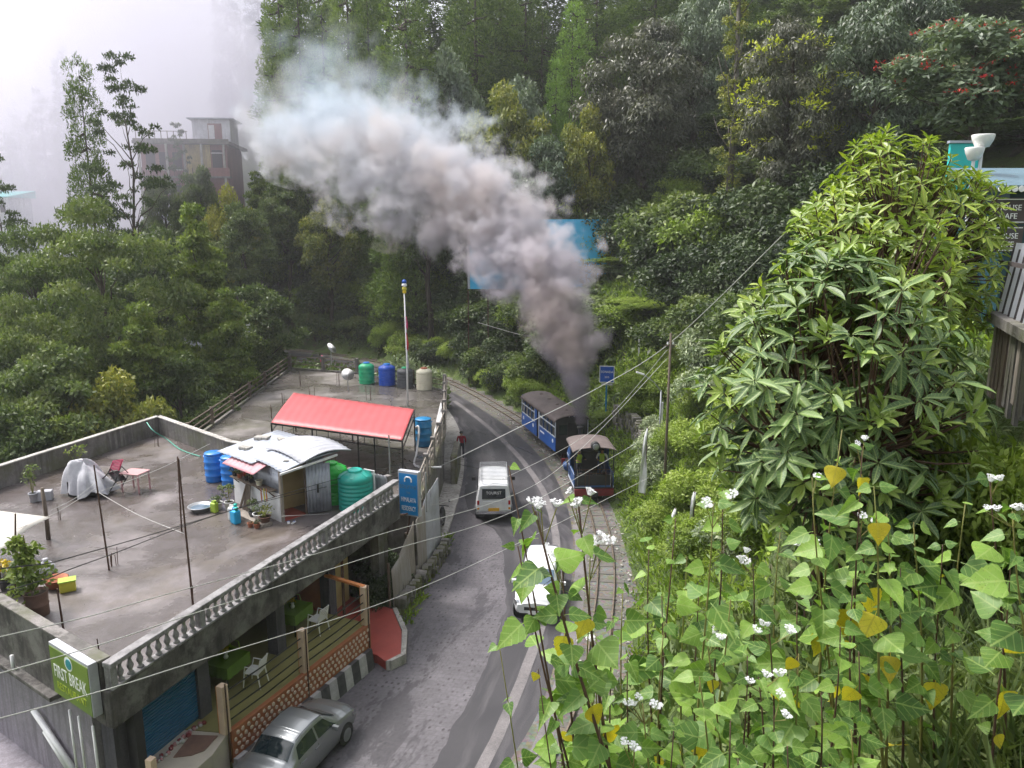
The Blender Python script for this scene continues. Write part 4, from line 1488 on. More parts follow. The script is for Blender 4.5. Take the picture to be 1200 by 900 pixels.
jerrycan('cyan blue jerry can standing before the shed wall', Ks(1.02, -1.1, ZR), M['cyan_plastic'], rw, s=1.25)
jerrycan('white jerry can behind the cyan one by the shed', Ks(1.35, -.98, ZR), M['white_plastic'], rw + .5, s=1.25)
jerrycan('small lime green can beside the wash basin', Ks(2.55, -1.05, ZR), M['lime_plastic'], rw + .2, lid='lime_plastic', s=.95)
t = thing('wash_basin', 'round grey metal wash basin on the roof beside the shed', 'basin', Ks(3.05, -1.3, ZR))
MB().lathe([(.26, 0), (.28, .01), (.40, .17), (.44, .185), (.43, .2), (.39, .19), (.27, .05), (0.001, .045)], 20).build('bowl', M['steel'], t, True)
MB().lathe([(.36, .13), (0.001, .132)], 20).build('water', M['glass_blue'], t)
t = thing('plastic_mug', 'purple plastic mug beside the wash basin', 'mug', Ks(2.95, -.75, ZR))
MB().lathe([(.1, 0), (.12, .2), (.13, .22), (.11, .22), (.095, .03)], 14).build('cup', M['purple'], t, True)
MB().tube([(.11, 0, .18), (.18, 0, .15), (.17, 0, .06), (.105, 0, .04)], .014, 6).build('handle', M['purple'], t)
t = thing('slippers', 'pair of blue and white slippers before the shed door', 'slippers', Ks(-.3, .15, ZR))
for dx, a_ in ((-.08, .3), (.09, -.2)):
    o = MB().prism([(.04, -.12), (.05, 0), (.045, .1), (0, .14), (-.045, .1), (-.04, 0), (-.035, -.12)], 0, .025).build('sole', M['white_plastic'], t)
    o.location = (dx, 0, .003)
    o.rotation_euler = (0, 0, a_)
    MB().tube([(-.045, .03, .02), (0, .06, .055), (.045, .03, .02)], .009, 5).build('strap', M['tank_blue'], o)
t = thing('wood_bundle', 'bundle of dark sticks leaning on the shed wall', 'sticks', Ks(1.75, -.2, ZR))
rnd = random.Random(5)
for i in range(12):
    x = rnd.uniform(-.25, .25)
    MB().tube([(wv.x * x * 1.4 - dv.x * .2, wv.y * x * 1.4 - dv.y * .2, 0), (wv.x * x * .4 + dv.x * .05, wv.y * x * .4 + dv.y * .05, rnd.uniform(.85, 1.15))], rnd.uniform(.015, .03), 5).build('stick', M['wood_old'], t)


def drum(label, loc, r, h, m, group='blue drums behind the shed', name='plastic_drum'):
    t = thing(name, label, 'drum', loc, 0, group)
    pr = [(r * .9, 0), (r * .97, .03), (r, .08)]
    for i in range(1, 4):
        z = h * i / 4
        pr += [(r, z - .04), (r * 1.045, z - .02), (r * 1.045, z + .02), (r, z + .04)]
    pr += [(r, h - .1), (r * .95, h - .03), (r * .9, h)]
    MB().lathe(pr, 20).build('body', m, t, True)
    MB().lathe([(r * .97, h - .02), (r * .99, h + .03), (r * .93, h + .06), (0.001, h + .065)], 20).build('lid', m, t, True)
    for sx in (-1, 1):
        MB().tube([(sx * r * .95, -.08, h - .12), (sx * r * 1.12, 0, h - .08), (sx * r * .95, .08, h - .12)], .02, 5).build('handle', m, t)
    return t


drum('tall blue plastic drum against the roof parapet', (-11.85, 29.3, ZR), .36, 1.12, M['barrel'])
drum('tall blue plastic drum tucked against the tin shed', (-11.0, 28.75, ZR), .36, 1.12, M['barrel'])


def tank(label, loc, r, h, m, mlid, ribs=9, name='water_tank', group='plastic water tanks on the roofs', rz=0.0, tex=None):
    t = thing(name, label, 'water tank', loc, rz, group)
    pr = [(r * .96, 0), (r, .03)]
    top = h * .80
    for i in range(ribs):
        z = .06 + (top - .1) * i / ribs
        dz = (top - .1) / ribs
        pr += [(r, z), (r * .965, z + dz * .18), (r * .965, z + dz * .38), (r, z + dz * .55)]
    pr += [(r, top), (r * .94, top + h * .045), (r * .70, h * .905), (r * .45, h * .945)]
    MB().lathe(pr, 28).build('body', m, t, True)
    MB().lathe([(r * .40, h * .92), (r * .42, h * .95), (r * .42, h * .985), (r * .36, h), (0.001, h * 1.005)], 20).build('lid', mlid, t, True)
    for i in range(6):
        a = 6.283 * i / 6
        MB().beam((r * .44 * math.cos(a), r * .44 * math.sin(a), h * .935), (r * .92 * math.cos(a), r * .92 * math.sin(a), top + h * .045), r * .16, .06).build('top_rib', m, t)
    MB().tube([(r * .9, 0.0, .12), (r * 1.12, 0, .12), (r * 1.12, 0, 0.02)], .03, 6).build('outlet_pipe', M['white'], t)
    if tex:
        text(tex[0], tex[1], M['sign_white'], t, (0, -r * 1.015, h * tex[2]), (R(90), 0, 0), .01, .8)
    return t


tank('bright lime green water tank behind the tin shed door', (-6.62, 26.98, ZR), .56, 1.5, M['tank_lime'], M['tank_lime'], 9, rz=.3)
tk = tank('big teal water tank beside the balustrade', (-5.62, 26.3, ZR), .62, 1.45, M['tank_teal'], M['tank_teal_lid'], 7, rz=.5)
MB().tube([(.62, -.25, 0.1), (.62, -.25, 1.35), (.3, -.1, 1.42)], .035, 8).build('riser_pipe', M['white'], tk)
# striped corrugated sheet fencing the corner, behind the teal tank
shg = tag(link('tin_screen', None), 'white and dark corrugated sheet leaning behind the teal tank', 'metal sheet')
corr((-5.9, 27.65, ZR + .02), (-4.45, 26.75, ZR + .02), (-6.0, 27.45, ZR + 1.1), 12, .025, M['tin_white'], 'sheet', shg)
tag(MB().tube([(-6.3, 27.3, ZR + .06), (-4.7, 26.2, ZR + .06)], .045, 8).build('loose_pipe', M['white']), 'white pipe lying on the roof by the tanks', 'pipe')

# table, fallen chair, covered heap, tarpaulin, planters, rods
t = thing('plastic_table', 'dusty pink plastic table on the wet roof', 'table', (-14.45, 28.15, ZR), R(-14))
bevel(MB().box((0, 0, .74), (.85, .7, .04)).build('table_top', M['pink_wood'], t), .015)
for x in (-.37, .37):
    for y in (-.3, .3):
        MB().tube([(x, y, 0), (x, y, .73)], [.035, .03], 6).build('leg', M['pink_wood'], t)
t = plastic_chair('p', M['blackgloss'], 'black and pink plastic chair tipped against the table', (-15.25, 27.85, ZR + .30), R(60), None, back=M['pink_plastic'])
t.rotation_euler = (R(38), R(8), R(70))
t.scale = (1.15, 1.15, 1.15)
# cloth-draped heap
t = thing('covered_heap', 'grey cloth draped over a rounded heap on the roof', 'covered heap', (-16.15, 27.75, ZR))
rows = []
for j in range(10):
    row = []
    for i in range(65):
        a = 6.283 * i / 64
        f_ = j / 9
        w = mnoise.noise(Vector((math.cos(a) * 1.3, math.sin(a) * 1.3, f_ * 1.5)))
        zz = (1.18 - .25 * math.cos(a - .6) * f_) * math.cos(f_ ** 1.15 * 1.5) * (1 + .18 * w)
        rr = .9 * f_ ** .75 * (1 + .16 * math.sin(a * 8 + 2 * w) * f_ ** 1.2 + .07 * math.sin(a * 19) * f_ + .28 * w)
        row.append((rr * math.cos(a) * 1.0 + .12 * f_, rr * math.sin(a) * .8, zz + (.1 * math.sin(a * 5) if j > 7 else 0) + .08))
    rows.append(row)
o = MB().grid(rows).build('drape', M['grey_cloth'], t, True)
MB().tube([(.55, -.25, .05), (.75, -.35, .05)], .1, 10).build('wheel', M['black'], t)
MB().box((0, 0, .3), (1.0, .7, .55)).build('load', M['dark'], t)
t = thing('tarpaulin_tent', 'off white tarpaulin stretched over a frame at the roof edge', 'tarpaulin')
r4 = [at(-60, 590, 5.35), at(22, 583, 5.3), at(62, 607, 4.95), at(-10, 645, 4.75), at(-60, 640, 4.8)]
g = []
for j in range(9):
    v_ = j / 8
    row = []
    for i in range(11):
        u_ = i / 10
        a_ = at(-70, 590, 5.4).lerp(at(60, 606, 5.0), u_)
        b_ = at(-70, 650, 4.72).lerp(at(2, 645, 4.7), u_)
        p = a_.lerp(b_, v_)
        p.z += .28 * math.sin(v_ * math.pi) * (.4 + .6 * math.sin(u_ * math.pi)) - .05 * abs(math.sin(u_ * 9)) * v_
        row.append(p)
    g.append(row)
o = MB().grid(g).build('sheet', M['cloth'], t, True)
so = o.modifiers.new('s', 'SOLIDIFY')
so.thickness = .01
for u_, v_, zt in ((-30, 700, 4.9), (2, 690, 4.75), (57, 632, 5.0)):
    q = at(u_, v_, ZR)
    MB().tube([q, (q.x, q.y, zt)], .035, 6).build('pole', M['wood_old'], t)
q = at(57, 632, ZR)
t = thing('wooden_post', 'short dark wooden post standing on the roof by the tarpaulin', 'post', q)
MB().tube([(0, 0, 0), (0.02, 0, .8), (0, 0, 1.75)], [.07, .065, .055], 7).build('shaft', M['wood_old'], t, True)
t2 = thing('planter_drum', 'rusty drum planter with a climbing leafy plant at the roof corner', 'planter', at(45, 720, ZR))
MB().lathe([(.26, 0), (.27, .02), (.27, .28), (.285, .3), (.27, .32), (.28, .62), (.3, .64), (.27, .65), (.25, .58)], 18).build('drum', M['pot_brown'], t2, True)
MB().lathe([(.26, .58), (.001, .6)], 14).build('soil', M['soil'], t2)
rng = np.random.default_rng(5)
cen = np.array([(rng.normal() * .18 - .1, rng.normal() * .18, .65 + 1.35 * q_) for q_ in np.linspace(0, 1, 16)])
pos, ax, nr, ti, _ = clump_leaves(cen, np.linspace(.34, .14, 16), 42, rng)
link('foliage', leaf_mesh('climber', pos, ax, nr, .17 * rng.uniform(.6, 1.3, len(pos)), .11, ti, G['fresh']), t2)
MB().tube([(0, 0, .5), (-.05, 0, 1.2), (-.12, 0, 2.2)], .015, 5).build('stem', M['stem_green'], t2)
t = thing('planter_tub', 'broken brown tub with rubbish beside the rusty drum planter', 'planter', at(66, 688, ZR), .4)
MB().lathe([(.2, 0), (.3, .25), (.34, .27), (.3, .28), (.18, .05)], 14).build('tub', M['terracotta'], t, True)
t = thing('yellow_crate', 'lime yellow plastic crate beside the rusty drum planter', 'crate', at(80, 692, ZR), .5)
o = MB().box((0, 0, .15), (.4, .3, .3)).build('body', M['yellow_plastic'], t)
bevel(o, .03)
MB().box((0, 0, .32), (.44, .34, .03)).build('rim', M['lime_plastic'], t)
t = thing('rubbish_sack', 'grey sack slumped between the tub and the tarpaulin', 'sack', at(55, 672, ZR))
MB().lathe([(.2, 0), (.26, .08), (.25, .22), (.14, .34), (.06, .4), (.08, .46)], 12).build('sack', M['grey_cloth'], t, True)
pot('leafy seedling in a white tin against the parapet', at(40, 588, ZR), .16, .35, M['tin_white'], G['mid'], 31, ph=.9, leaf=.13, n=110, pr=.3, group='plants along the parapet')
pot('tin planter with yellow green plant behind the covered heap', at(90, 548, ZR), .15, .2, M['tin_white'], G['fresh'], 32, ph=.7, leaf=.14, n=60, pr=.35, group='plants along the parapet')
t = thing('tin_box', 'battered white tin box near the parapet', 'box', at(40, 584, ZR), .3)
bevel(MB().box((.45, -.3, .18), (.5, .3, .36)).build('body', M['tin_white'], t), .02)
for sx, nm in ((0, 'orange marigold pot beneath the tarpaulin edge'), (1, 'second marigold pot beneath the tarpaulin, nearer the rusty drum')):
    pot(nm, at(8 + sx * 12, 690 + sx * 8, ZR), .2, .3, M['pot_dark'], G['fresh' if sx else 'yellowleaf'], 40 + sx, ph=.5, n=120, leaf=.12, group='pots under the tarpaulin')

ROD = [((226, 708), (209, 537), 'tall thin iron rod rising from the middle of the roof'), ((128, 668), (110, 545), 'thin iron rod tied with clothes lines beside rebar stubs'), ((75, 742), (67, 690), 'short dark rod near the sign corner'),
       ((213, 623), (208, 535), 'leaning iron rod behind the tall one'), ((18, 700), (18, 602), 'dark upright stick beside the tarpaulin')]
for (u0, v0), (u1, v1), lb in ROD:
    a_ = at(u0, v0, ZR)
    b_ = aty(u1, v1, a_.y - .05)
    tag(MB().tube([a_, a_.lerp(b_, .5), b_], [.03, .027, .022], 6).build('iron_rod', M['rust']), lb, 'rod', 'iron rods standing on the roof')
# rebar stubs, cluster by cluster
for ci, (u0, v0, n_, lb) in enumerate(((131, 664, 5, 'rebar stubs beside the rod with clothes lines'), (186, 523, 4, 'rebar stubs in the far corner of the roof'), (236, 553, 3, 'rebar stubs next to the blue drums'), (120, 770, 2, 'rebar stubs behind the cafe sign'),
                                       (232, 707, 2, 'rebar stubs at the foot of the tallest rod'), (66, 610, 3, 'rebar stubs next to the wooden post'))):
    t = thing('rebar_cluster', lb, 'rebar', at(u0, v0, ZR), 0, 'rebar stubs on the roof')
    rnd = random.Random(ci)
    for i in range(n_):
        x, y = rnd.uniform(-.14, .14), rnd.uniform(-.14, .14)
        MB().tube([(x, y, -.02), (x + rnd.uniform(-.04, .04), y, rnd.uniform(.25, .6))], .011, 5).build('bar', M['rust'], t)
# hose along the far corner
hp = catmull([at(172, 495, 4.78), at(180, 505, 4.5), at(196, 515, 3.95), at(212, 527, 3.88), at(235, 535, 3.88)], 8)
tag(MB().tube(hp, .025, 6).build('garden_hose', M['hose'], None, True), 'pale green hose trailing from the parapet corner', 'hose')

# ================================================================== second building: a flat roof below the bend
Z2 = 3.0
b2 = thing('lower_building', 'long low concrete building with a railed wet roof inside the road bend', 'building')
P2 = [Vector(p) for p in ((-16.4, 37.6, 0), (-12.6, 33.2, 0), (-4.9, 28.9, 0), (-3.75, 29.2, 0), (-3.65, 40, 0), (-4.5, 50.2, 0), (-11.6, 56.6, 0), (-17.2, 58.6, 0))]
MB().prism([(p.x, p.y) for p in P2], Z2 - .3, Z2).build('roof', M['roof2'], b2)
_c = sum(P2, Vector()) / len(P2)
for i in range(len(P2)):
    a_, b_ = P2[i], P2[(i + 1) % len(P2)]
    ia, ib = a_.lerp(_c, .03), b_.lerp(_c, .03)
    wallseg(ia, ib, -6, Z2 - .3, .2, M['conc'], 'wall', b2)
for i in (3, 4):
    a_, b_ = P2[i], P2[i + 1]
    wallseg(a_, b_, Z2 - .25, Z2 + .12, .16, M['mossy'], 'roof_kerb', b2)
for i in (5, 6, 7):
    wallseg(P2[i], P2[(i + 1) % 8], Z2 - .25, Z2 + .14, .16, M['conc'], 'roof_kerb', b2)
_post2 = MB().box((0, 0, .5), (.16, .16, 1.0)).mesh('rail_post', M['wood_old'])
_post2c = MB().box((0, 0, .55), (.22, .22, 1.1)).mesh('rail_post', M['conc'])


def railing(a, b, n, hs, m, post, skip=(), r=.03):
    a, b = Vector((a.x, a.y, Z2 + .1)), Vector((b.x, b.y, Z2 + .1))
    d = (b - a).normalized()
    rz = math.atan2(d.y, d.x)
    for i in range(n + 1):
        if i in skip:
            continue
        link('rail_post', post, b2, a.lerp(b, i / n), (0, 0, rz))
    for h in hs:
        pl = [a.lerp(b, i / 6) + Vector((0, 0, h + .015 * math.sin(i * 2.1 + h * 9))) for i in range(7)]
        MB().tube(pl, r, 6).build('rail_bar', m, b2)


railing(P2[7], P2[0], 6, (.3, .6, .92), M['wood_old'], _post2, r=.04)
railing(P2[6], P2[7], 2, (.35, .65, .92), M['wood_old'], _post2c)
railing(P2[5], P2[6], 3, (.35, .68), M['rust'], _post2, r=.025)
railing(P2[1].lerp(P2[2], .35), P2[2], 3, (.35, .65, .9), M['rust'], _post2c, r=.03)
railing(P2[3], P2[4], 4, (.3, .62, .94), M['wood_pale'], _post2c, r=.035)
railing(P2[4], P2[5], 4, (.3, .62, .94), M['wood_pale'], _post2c, r=.035)
# bamboo slats tied along the road side of the railing
rnd = random.Random(12)
for i in range(36):
    t_ = i / 35
    a_ = (P2[3].lerp(P2[4], t_ * 2) if t_ < .5 else P2[4].lerp(P2[5], t_ * 2 - 1)) + Vector((.1, 0, Z2))
    MB().tube([a_ + Vector((0, -.22, -.02)), a_ + Vector((rnd.uniform(-.03, .06), .22 + rnd.uniform(-.1, .1), 1.05 + rnd.uniform(-.1, .2)))], .02, 5).build('bamboo_slat', M['wood_pale'], b2)

# red roofed open shelter on that roof
sh2 = thing('red_canopy', 'red sheet roofed open shelter on black steel frame on the lower roof', 'shelter')
c4 = [Vector((-11.04, 34.17, 5.0)), Vector((-11.65, 40.1, 5.12)), Vector((-4.75, 36.3, 5.12)), Vector((-4.62, 31.2, 5.0))]
rows = []
for j in range(9):
    v_ = j / 8
    row = []
    for i in range(61):
        u_ = i / 60
        p = c4[0].lerp(c4[3], u_).lerp(c4[1].lerp(c4[2], u_), v_)
        row.append(p + Vector((0, 0, .007 * math.sin(u_ * 6.283 * 15) + .05 * math.sin(v_ * math.pi))))
    rows.append(row)
o = MB().grid(rows).build('roof_sheet', M['awning'], sh2, True)
o.modifiers.new('s', 'SOLIDIFY').thickness = .015
for a_, b_ in ((0, 3), (1, 2), (0, 1), (3, 2)):
    MB().beam(c4[a_] + Vector((0, 0, -.06)), c4[b_] + Vector((0, 0, -.06)), .05, .06).build('frame_beam', M['blackgloss'], sh2)
    MB().beam(c4[a_] + Vector((0, 0, -.42)), c4[b_] + Vector((0, 0, -.42)), .04, .04).build('frame_beam', M['blackgloss'], sh2)
for i in range(12):
    p = c4[0].lerp(c4[3], i / 11)
    MB().beam(p + Vector((0, 0, -.07)), p + Vector((0, 0, -.42)), .025, .025).build('frame_strut', M['blackgloss'], sh2)
for q in (c4[0], c4[0].lerp(c4[3], .33), c4[0].lerp(c4[3], .68), c4[0].lerp(c4[3], .8), c4[3], c4[1], c4[2], c4[1].lerp(c4[2], .5)):
    MB().beam((q.x, q.y, Z2), (q.x, q.y, q.z - .03), .06, .06, up=(0, 1, 0)).build('steel_post', M['blackgloss'], sh2)

tank('green water tank with blue lid on the lower roof', (-10.25, 53.2, Z2), .55, 1.5, M['tank_green'], M['barrel'], 4)
tank('royal blue water tank on the lower roof', (-8.72, 52.6, Z2), .58, 1.5, M['tank_blue'], M['barrel'], 6)
tank('grey black water tank on the lower roof', (-7.35, 51.8, Z2), .55, 1.4, M['tank_black'], M['tank_green'], 5)
tank('cream ribbed water tank at the end of the row', (-5.95, 51.1, Z2), .55, 1.5, M['cream'], M['terracotta'], 9)
tk = drum('sky blue drum beside the red canopy', (-4.45, 37.3, Z2), .42, 1.35, M['barrel2'], group='')
tk['group'] = 'drums on the lower roof'
t = thing('bent_pipe', 'white pipe bending beside the sky blue drum', 'pipe')
MB().tube(catmull([(-4.75, 36.6, Z2 + 1.1), (-4.6, 36.5, Z2 + 1.2), (-4.55, 36.3, Z2 + .9), (-4.6, 35.6, Z2 + .12), (-4.4, 33.6, Z2 + .1), (-3.2, 33.4, Z2 + .1)], 5), .05, 8).build('pipe', M['white'], t, True)
# flag pole with ribbons
t = thing('prayer_pole', 'tall whitewashed pole with a small coloured bundle at its top', 'pole', (-6.4, 45.9, Z2))
MB().tube([(0, 0, 0), (.04, 0, 3), (-.02, 0, 7.3)], [.06, .055, .04], 8).build('shaft', M['white'], t, True)
for z_, m_, r_ in ((7.2, 'yellow_plastic', .15), (7.42, 'sign_white', .16), (7.62, 'sign_navy', .14), (7.02, 'flag_yellow', .12)):
    MB().lathe([(.04, z_ - .12), (r_, z_ - .06), (r_ * .9, z_ + .06), (.04, z_ + .12)], 8).build('ribbon_knot', M[m_], t, True)
for z0, z1, m_ in ((3.6, 4.6, 'flag_red'), (4.9, 5.6, 'pink_plastic'), (2.4, 3.2, 'tin_white')):
    o = MB().grid([[(.05, -.07, z0), (.09, -.1, (z0 + z1) / 2), (.05, -.07, z1)], [(.13, -.04, z0 - .2), (.17, .0, (z0 + z1) / 2 - .2), (.09, -.04, z1 - .1)]]).build('ribbon', M[m_], t, True)
    o.modifiers.new('s', 'SOLIDIFY').thickness = .006


def dish(label, loc, az, el, r):
    t = thing('satellite_dish', label, 'satellite dish', loc, az, 'satellite dishes on the lower roof')
    Rm = Matrix.Rotation(R(90 - el), 3, 'X')
    pr = [(0.001, 0)] + [(r * i / 6, .07 * r * (i / 6) ** 2 * 1.6) for i in range(1, 7)]
    o = MB().lathe(pr, 20, (0, 0, 1.25), M=Rm).build('reflector', M['white'], t, True)
    MB().tube([(0, 0.05, 0), (0, .05, 1.2)], .03, 6).build('mast', M['steel'], t)
    MB().tube([Vector((0, 0, 1.25)) + Rm @ Vector((0, -r * .9, .2 * r)), Vector((0, 0, 1.25)) + Rm @ Vector((0, -.1, r * .8))], .015, 5).build('feed_arm', M['steel'], t)
    return t


dish('white satellite dish on a short mast before the green tank', (-10.85, 49.8, Z2), R(25), 30, .42)
dish('tilted satellite dish above the far railing corner', (-13.6, 57.2, Z2 + .6), R(75), 35, .45)
t = thing('pink_bundle', 'bright pink cloth tied on the far railing post', 'cloth', (-14.45, 57.65, Z2))
MB().lathe([(.04, .5), (.12, .6), (.15, .85), (.1, 1.1), (.05, 1.25)], 10).build('cloth', M['pink_plastic'], t, True)
for (u0, v0, zt, lb) in ((458, 582, 5.6, 'thin steel pole before the red canopy'), (500, 600, 4.6, 'thin pipe at the corner of the lower roof')):
    p = at(u0, v0, Z2)
    tag(MB().tube([p, (p.x, p.y, zt)], .03, 6).build('thin_pole', M['steel']), lb, 'pole')
for ci, (u0, v0) in enumerate(((352, 452), (365, 470), (315, 490), (330, 480), (395, 452), (432, 470), (425, 505), (440, 500), (345, 540), (390, 555))):
    t = thing('rebar_cluster', 'rebar stubs sticking up from the lower roof', 'rebar', at(u0, v0, Z2), 0, 'rebar stubs on the lower roof')
    rnd = random.Random(ci + 50)
    for i in range(3):
        x, y = rnd.uniform(-.2, .2), rnd.uniform(-.2, .2)
        MB().tube([(x, y, -.02), (x + rnd.uniform(-.05, .05), y, rnd.uniform(.6, 1.1))], .014, 5).build('bar', M['rust'], t)
# building rubble near the tin shed
for i, (x, y, s_) in enumerate(((-13.4, 35.2, .5), (-12.5, 34.6, .6), (-13.0, 36.2, .35), (-11.8, 34.3, .4))):
    o = MB().box((0, 0, s_ * .25), (s_ * 1.8, s_ * 1.3, s_ * .5), i).build('concrete_block', M['conc_light'])
    o.location = (x, y, Z2)
    tag(bevel(o, .04), 'pale broken concrete block lying beyond the parapet', 'rubble', 'broken concrete blocks')
# white boards leaning on the road-side railing
for i, (a_, b_) in enumerate(((-4.2, 41.5), (-4.1, 39.4))):
    o = MB().box((0, 0, .55), (.05, 1.5, 1.1)).build('board', M['white'])
    o.location = (a_, b_, Z2 + .02)
    o.rotation_euler = (R(0), R(14 + 6 * i), R(6))
    tag(o, ('white board propped on the bamboo railing beyond the drum', 'white board propped on the bamboo railing beside the drum')[i], 'board', 'boards leaning on the railing')

# ------------------------------------------------------------------ pavement, tin fence, ditch by the road
fp = catmull([(-3.3, 28.5, 0), (-2.95, 33, 0), (-2.75, 38, 0), (-2.8, 43, 0), (-3.2, 48, 0), (-3.95, 53, 0), (-5.0, 57.5, 0)], 6)
fo = off(fp, -1.5)
mb = MB()
for i in range(len(fp) - 1):
    mb.add([(fo[i].x, fo[i].y, -.1), (fp[i].x, fp[i].y, -.1), (fp[i + 1].x, fp[i + 1].y, -.1), (fo[i + 1].x, fo[i + 1].y, -.1), (fo[i].x, fo[i].y, .13), (fp[i].x, fp[i].y, .13), (fp[i + 1].x, fp[i + 1].y, .13), (fo[i + 1].x, fo[i + 1].y, .13)],
           [(4, 5, 6, 7), (1, 2, 6, 5), (0, 4, 7, 3)] + ([(0, 1, 5, 4)] if i == 0 else []))
tag(mb.build('footpath', M['conc_light']), 'narrow concrete footpath at the road edge', kind='structure')
t = thing('mossy_pillar', 'stout mossy concrete wall stub at the footpath end', 'wall', (-3.15, 41.2, 0))
bevel(MB().box((0, 0, .85), (.34, 3.0, 1.7)).build('stub', M['mossy'], t), .05)
fence = thing('tin_fence', 'patched fence of leaning rusty and pale tin sheets by the road', 'fence')
line = [(-4.28, 25.6), (-4.05, 26.4), (-3.86, 27.2), (-3.7, 28.0), (-3.45, 28.9), (-3.25, 30.0), (-3.05, 31.2)]
cols_ = ['tin_rust', 'tin_rust', 'wood_pale', 'tin_rust', 'tin_white', 'tin_white']
hts = [(1.7, 1.9), (1.9, 2.3), (2.2, 2.6), (2.6, 3.0), (2.9, 3.2), (3.2, 3.3)]
for i in range(6):
    (x0, y0), (x1, y1) = line[i], line[i + 1]
    rows = []
    for j in range(5):
        t_ = j / 4
        row = []
        for k in range(25):
            u_ = k / 24
            h = hts[i][0] * (1 - u_) + hts[i][1] * u_
            n_ = .012 * math.sin(u_ * 6.283 * 8) + .05 * math.sin(i * 2 + t_ * 2) + .03 * (i % 2)
            row.append((x0 + (x1 - x0) * u_ + n_ - .1 * t_, y0 + (y1 - y0) * u_, .05 + h * t_))
        rows.append(row)
    o = MB().grid(rows).build('sheet', M[cols_[i]], fence, True)
    o.modifiers.new('s', 'SOLIDIFY').thickness = .012
for (x0, y0), h in zip(line[::2], (2.0, 2.5, 3.2, 3.3)):
    MB().tube([(x0 - .12, y0, -.5), (x0 - .14, y0, h)], .05, 6).build('support_post', M['wood_old'], fence)
wl_ = thing('roadside_wall', 'low mossy stone wall along the road under the tin fence', 'wall')
pw = [Vector((x + .22, y, 0)) for x, y in line]
mb = MB()
rnd = random.Random(2)
_st = [MB().box((0, 0, 0), (.3, .34, .24)).mesh('stone', M['mossy']), MB().box((0, 0, 0), (.36, .3, .2)).mesh('stone', M['conc']), MB().box((0, 0, 0), (.24, .36, .26)).mesh('stone', M['mossy'])]
for i in range(6):
    for k in range(3):
        for lv in range(3):
            p = pw[i].lerp(pw[i + 1], (k + rnd.uniform(.3, .7)) / 3)
            link('stone', rnd.choice(_st), wl_, (p.x + rnd.uniform(-.03, .03), p.y, .1 + lv * .22), (rnd.uniform(-.1, .1), rnd.uniform(-.1, .1), rnd.uniform(-.3, .3)))
# ladder-like stakes leaning on the tin fence foot
for i, (u0, v0, u1, v1) in enumerate(((447, 695, 452, 745), (524, 640, 517, 668))):
    pass

# ------------------------------------------------------------------ billboard, station sign, poles on the hillside
bb = thing('billboard', 'large sky blue billboard half hidden by the smoke', 'billboard')
bc = [Vector((-3.85, 67, 0)), Vector((8.35, 65.8, 0))]
d_ = (bc[1] - bc[0]).normalized()
rb = math.atan2(d_.y, d_.x)
mid = (bc[0] + bc[1]) / 2
MB().box((mid.x, mid.y, 11.5), (12.2, .12, 5.9), rb).build('panel', M['billboard'], bb)
n_ = Vector((d_.y, -d_.x, 0))
for k in range(8):
    p = bc[0] + d_ * (12.2 * k / 7) - n_ * .2
    MB().beam((p.x, p.y, gz(p.x, p.y) - .5), (p.x, p.y, 14.4), .1, .1, up=(0, 1, 0)).build('post', M['rust'], bb)
f_ = bc[0] + d_ * 1.9 + n_ * .07
text('FOREST', .95, M['sign_navy'], bb, (f_.x + 1.0, f_.y, 10.75), (R(90), 0, rb), .01)
for xx in (0.12, 12.08):
    p = bc[0] + d_ * xx + n_ * .07
    MB().box((p.x, p.y, 11.5), (.2, .03, 5.9), rb).build('edge_strip', M['tin'], bb)

ss = thing('station_sign', 'small blue enamel sign with white letters on a pole behind the engine', 'sign', (5.85, 46.5, 0))
zb_ = gz(5.85, 46.5)
MB().tube([(0, 0.05, zb_ - .3), (0, .05, 5.4)], .05, 8).build('pole', M['barrel2'], ss)
o = MB().box((0, 0, 4.9), (.82, .05, .95), R(-12)).build('plate', M['sign_navy'], ss)
MB().box((0, .01, 4.9), (.92, .04, 1.05), R(-12)).build('border', M['white'], ss)
text('SONADA', .2, M['sign_white'], ss, (.0, -.035, 5.05), (R(90), 0, R(-12)), .004, .9)
text('2015', .16, M['sign_white'], ss, (-.0, -.035, 4.72), (R(90), 0, R(-12)), .004, .9)
MB().box((0, -.02, 4.28), (.7, .05, .1), R(-12)).build('lower_plate', M['tin_white'], ss)

rw_ = thing('retaining_wall', 'weathered brown stone retaining wall rising beside the station sign', 'wall')
pts = [(6.3, 45.2), (6.75, 43.4), (7.0, 41.4), (7.05, 39.6)]
for i in range(3):
    a_, b_ = pts[i], pts[i + 1]
    for k in range(6):
        for lv in range(6):
            t0 = (k + (.5 if lv % 2 else 0)) / 6
            if t0 > 1:
                continue
            x = a_[0] + (b_[0] - a_[0]) * t0
            y = a_[1] + (b_[1] - a_[1]) * t0
            zz = gz(x - .2, y) - .3 + lv * .34 - i * .1
            link('stone', _st[(k + lv) % 3], rw_, (x + random.uniform(-.04, .04), y, zz), (0, 0, random.uniform(-.2, .2)), 1.35)


def pole(name, label, x, y, ztop, r, m, cat='pole'):
    z0 = gz(x, y)
    t = thing(name, label, cat, (x, y, z0))
    MB().tube([(0, 0, -.4), (0, 0, (ztop - z0) * .5), (0, 0, ztop - z0)], [r * 1.2, r, r * .85], 8).build('shaft', m, t, True)
    return t, z0


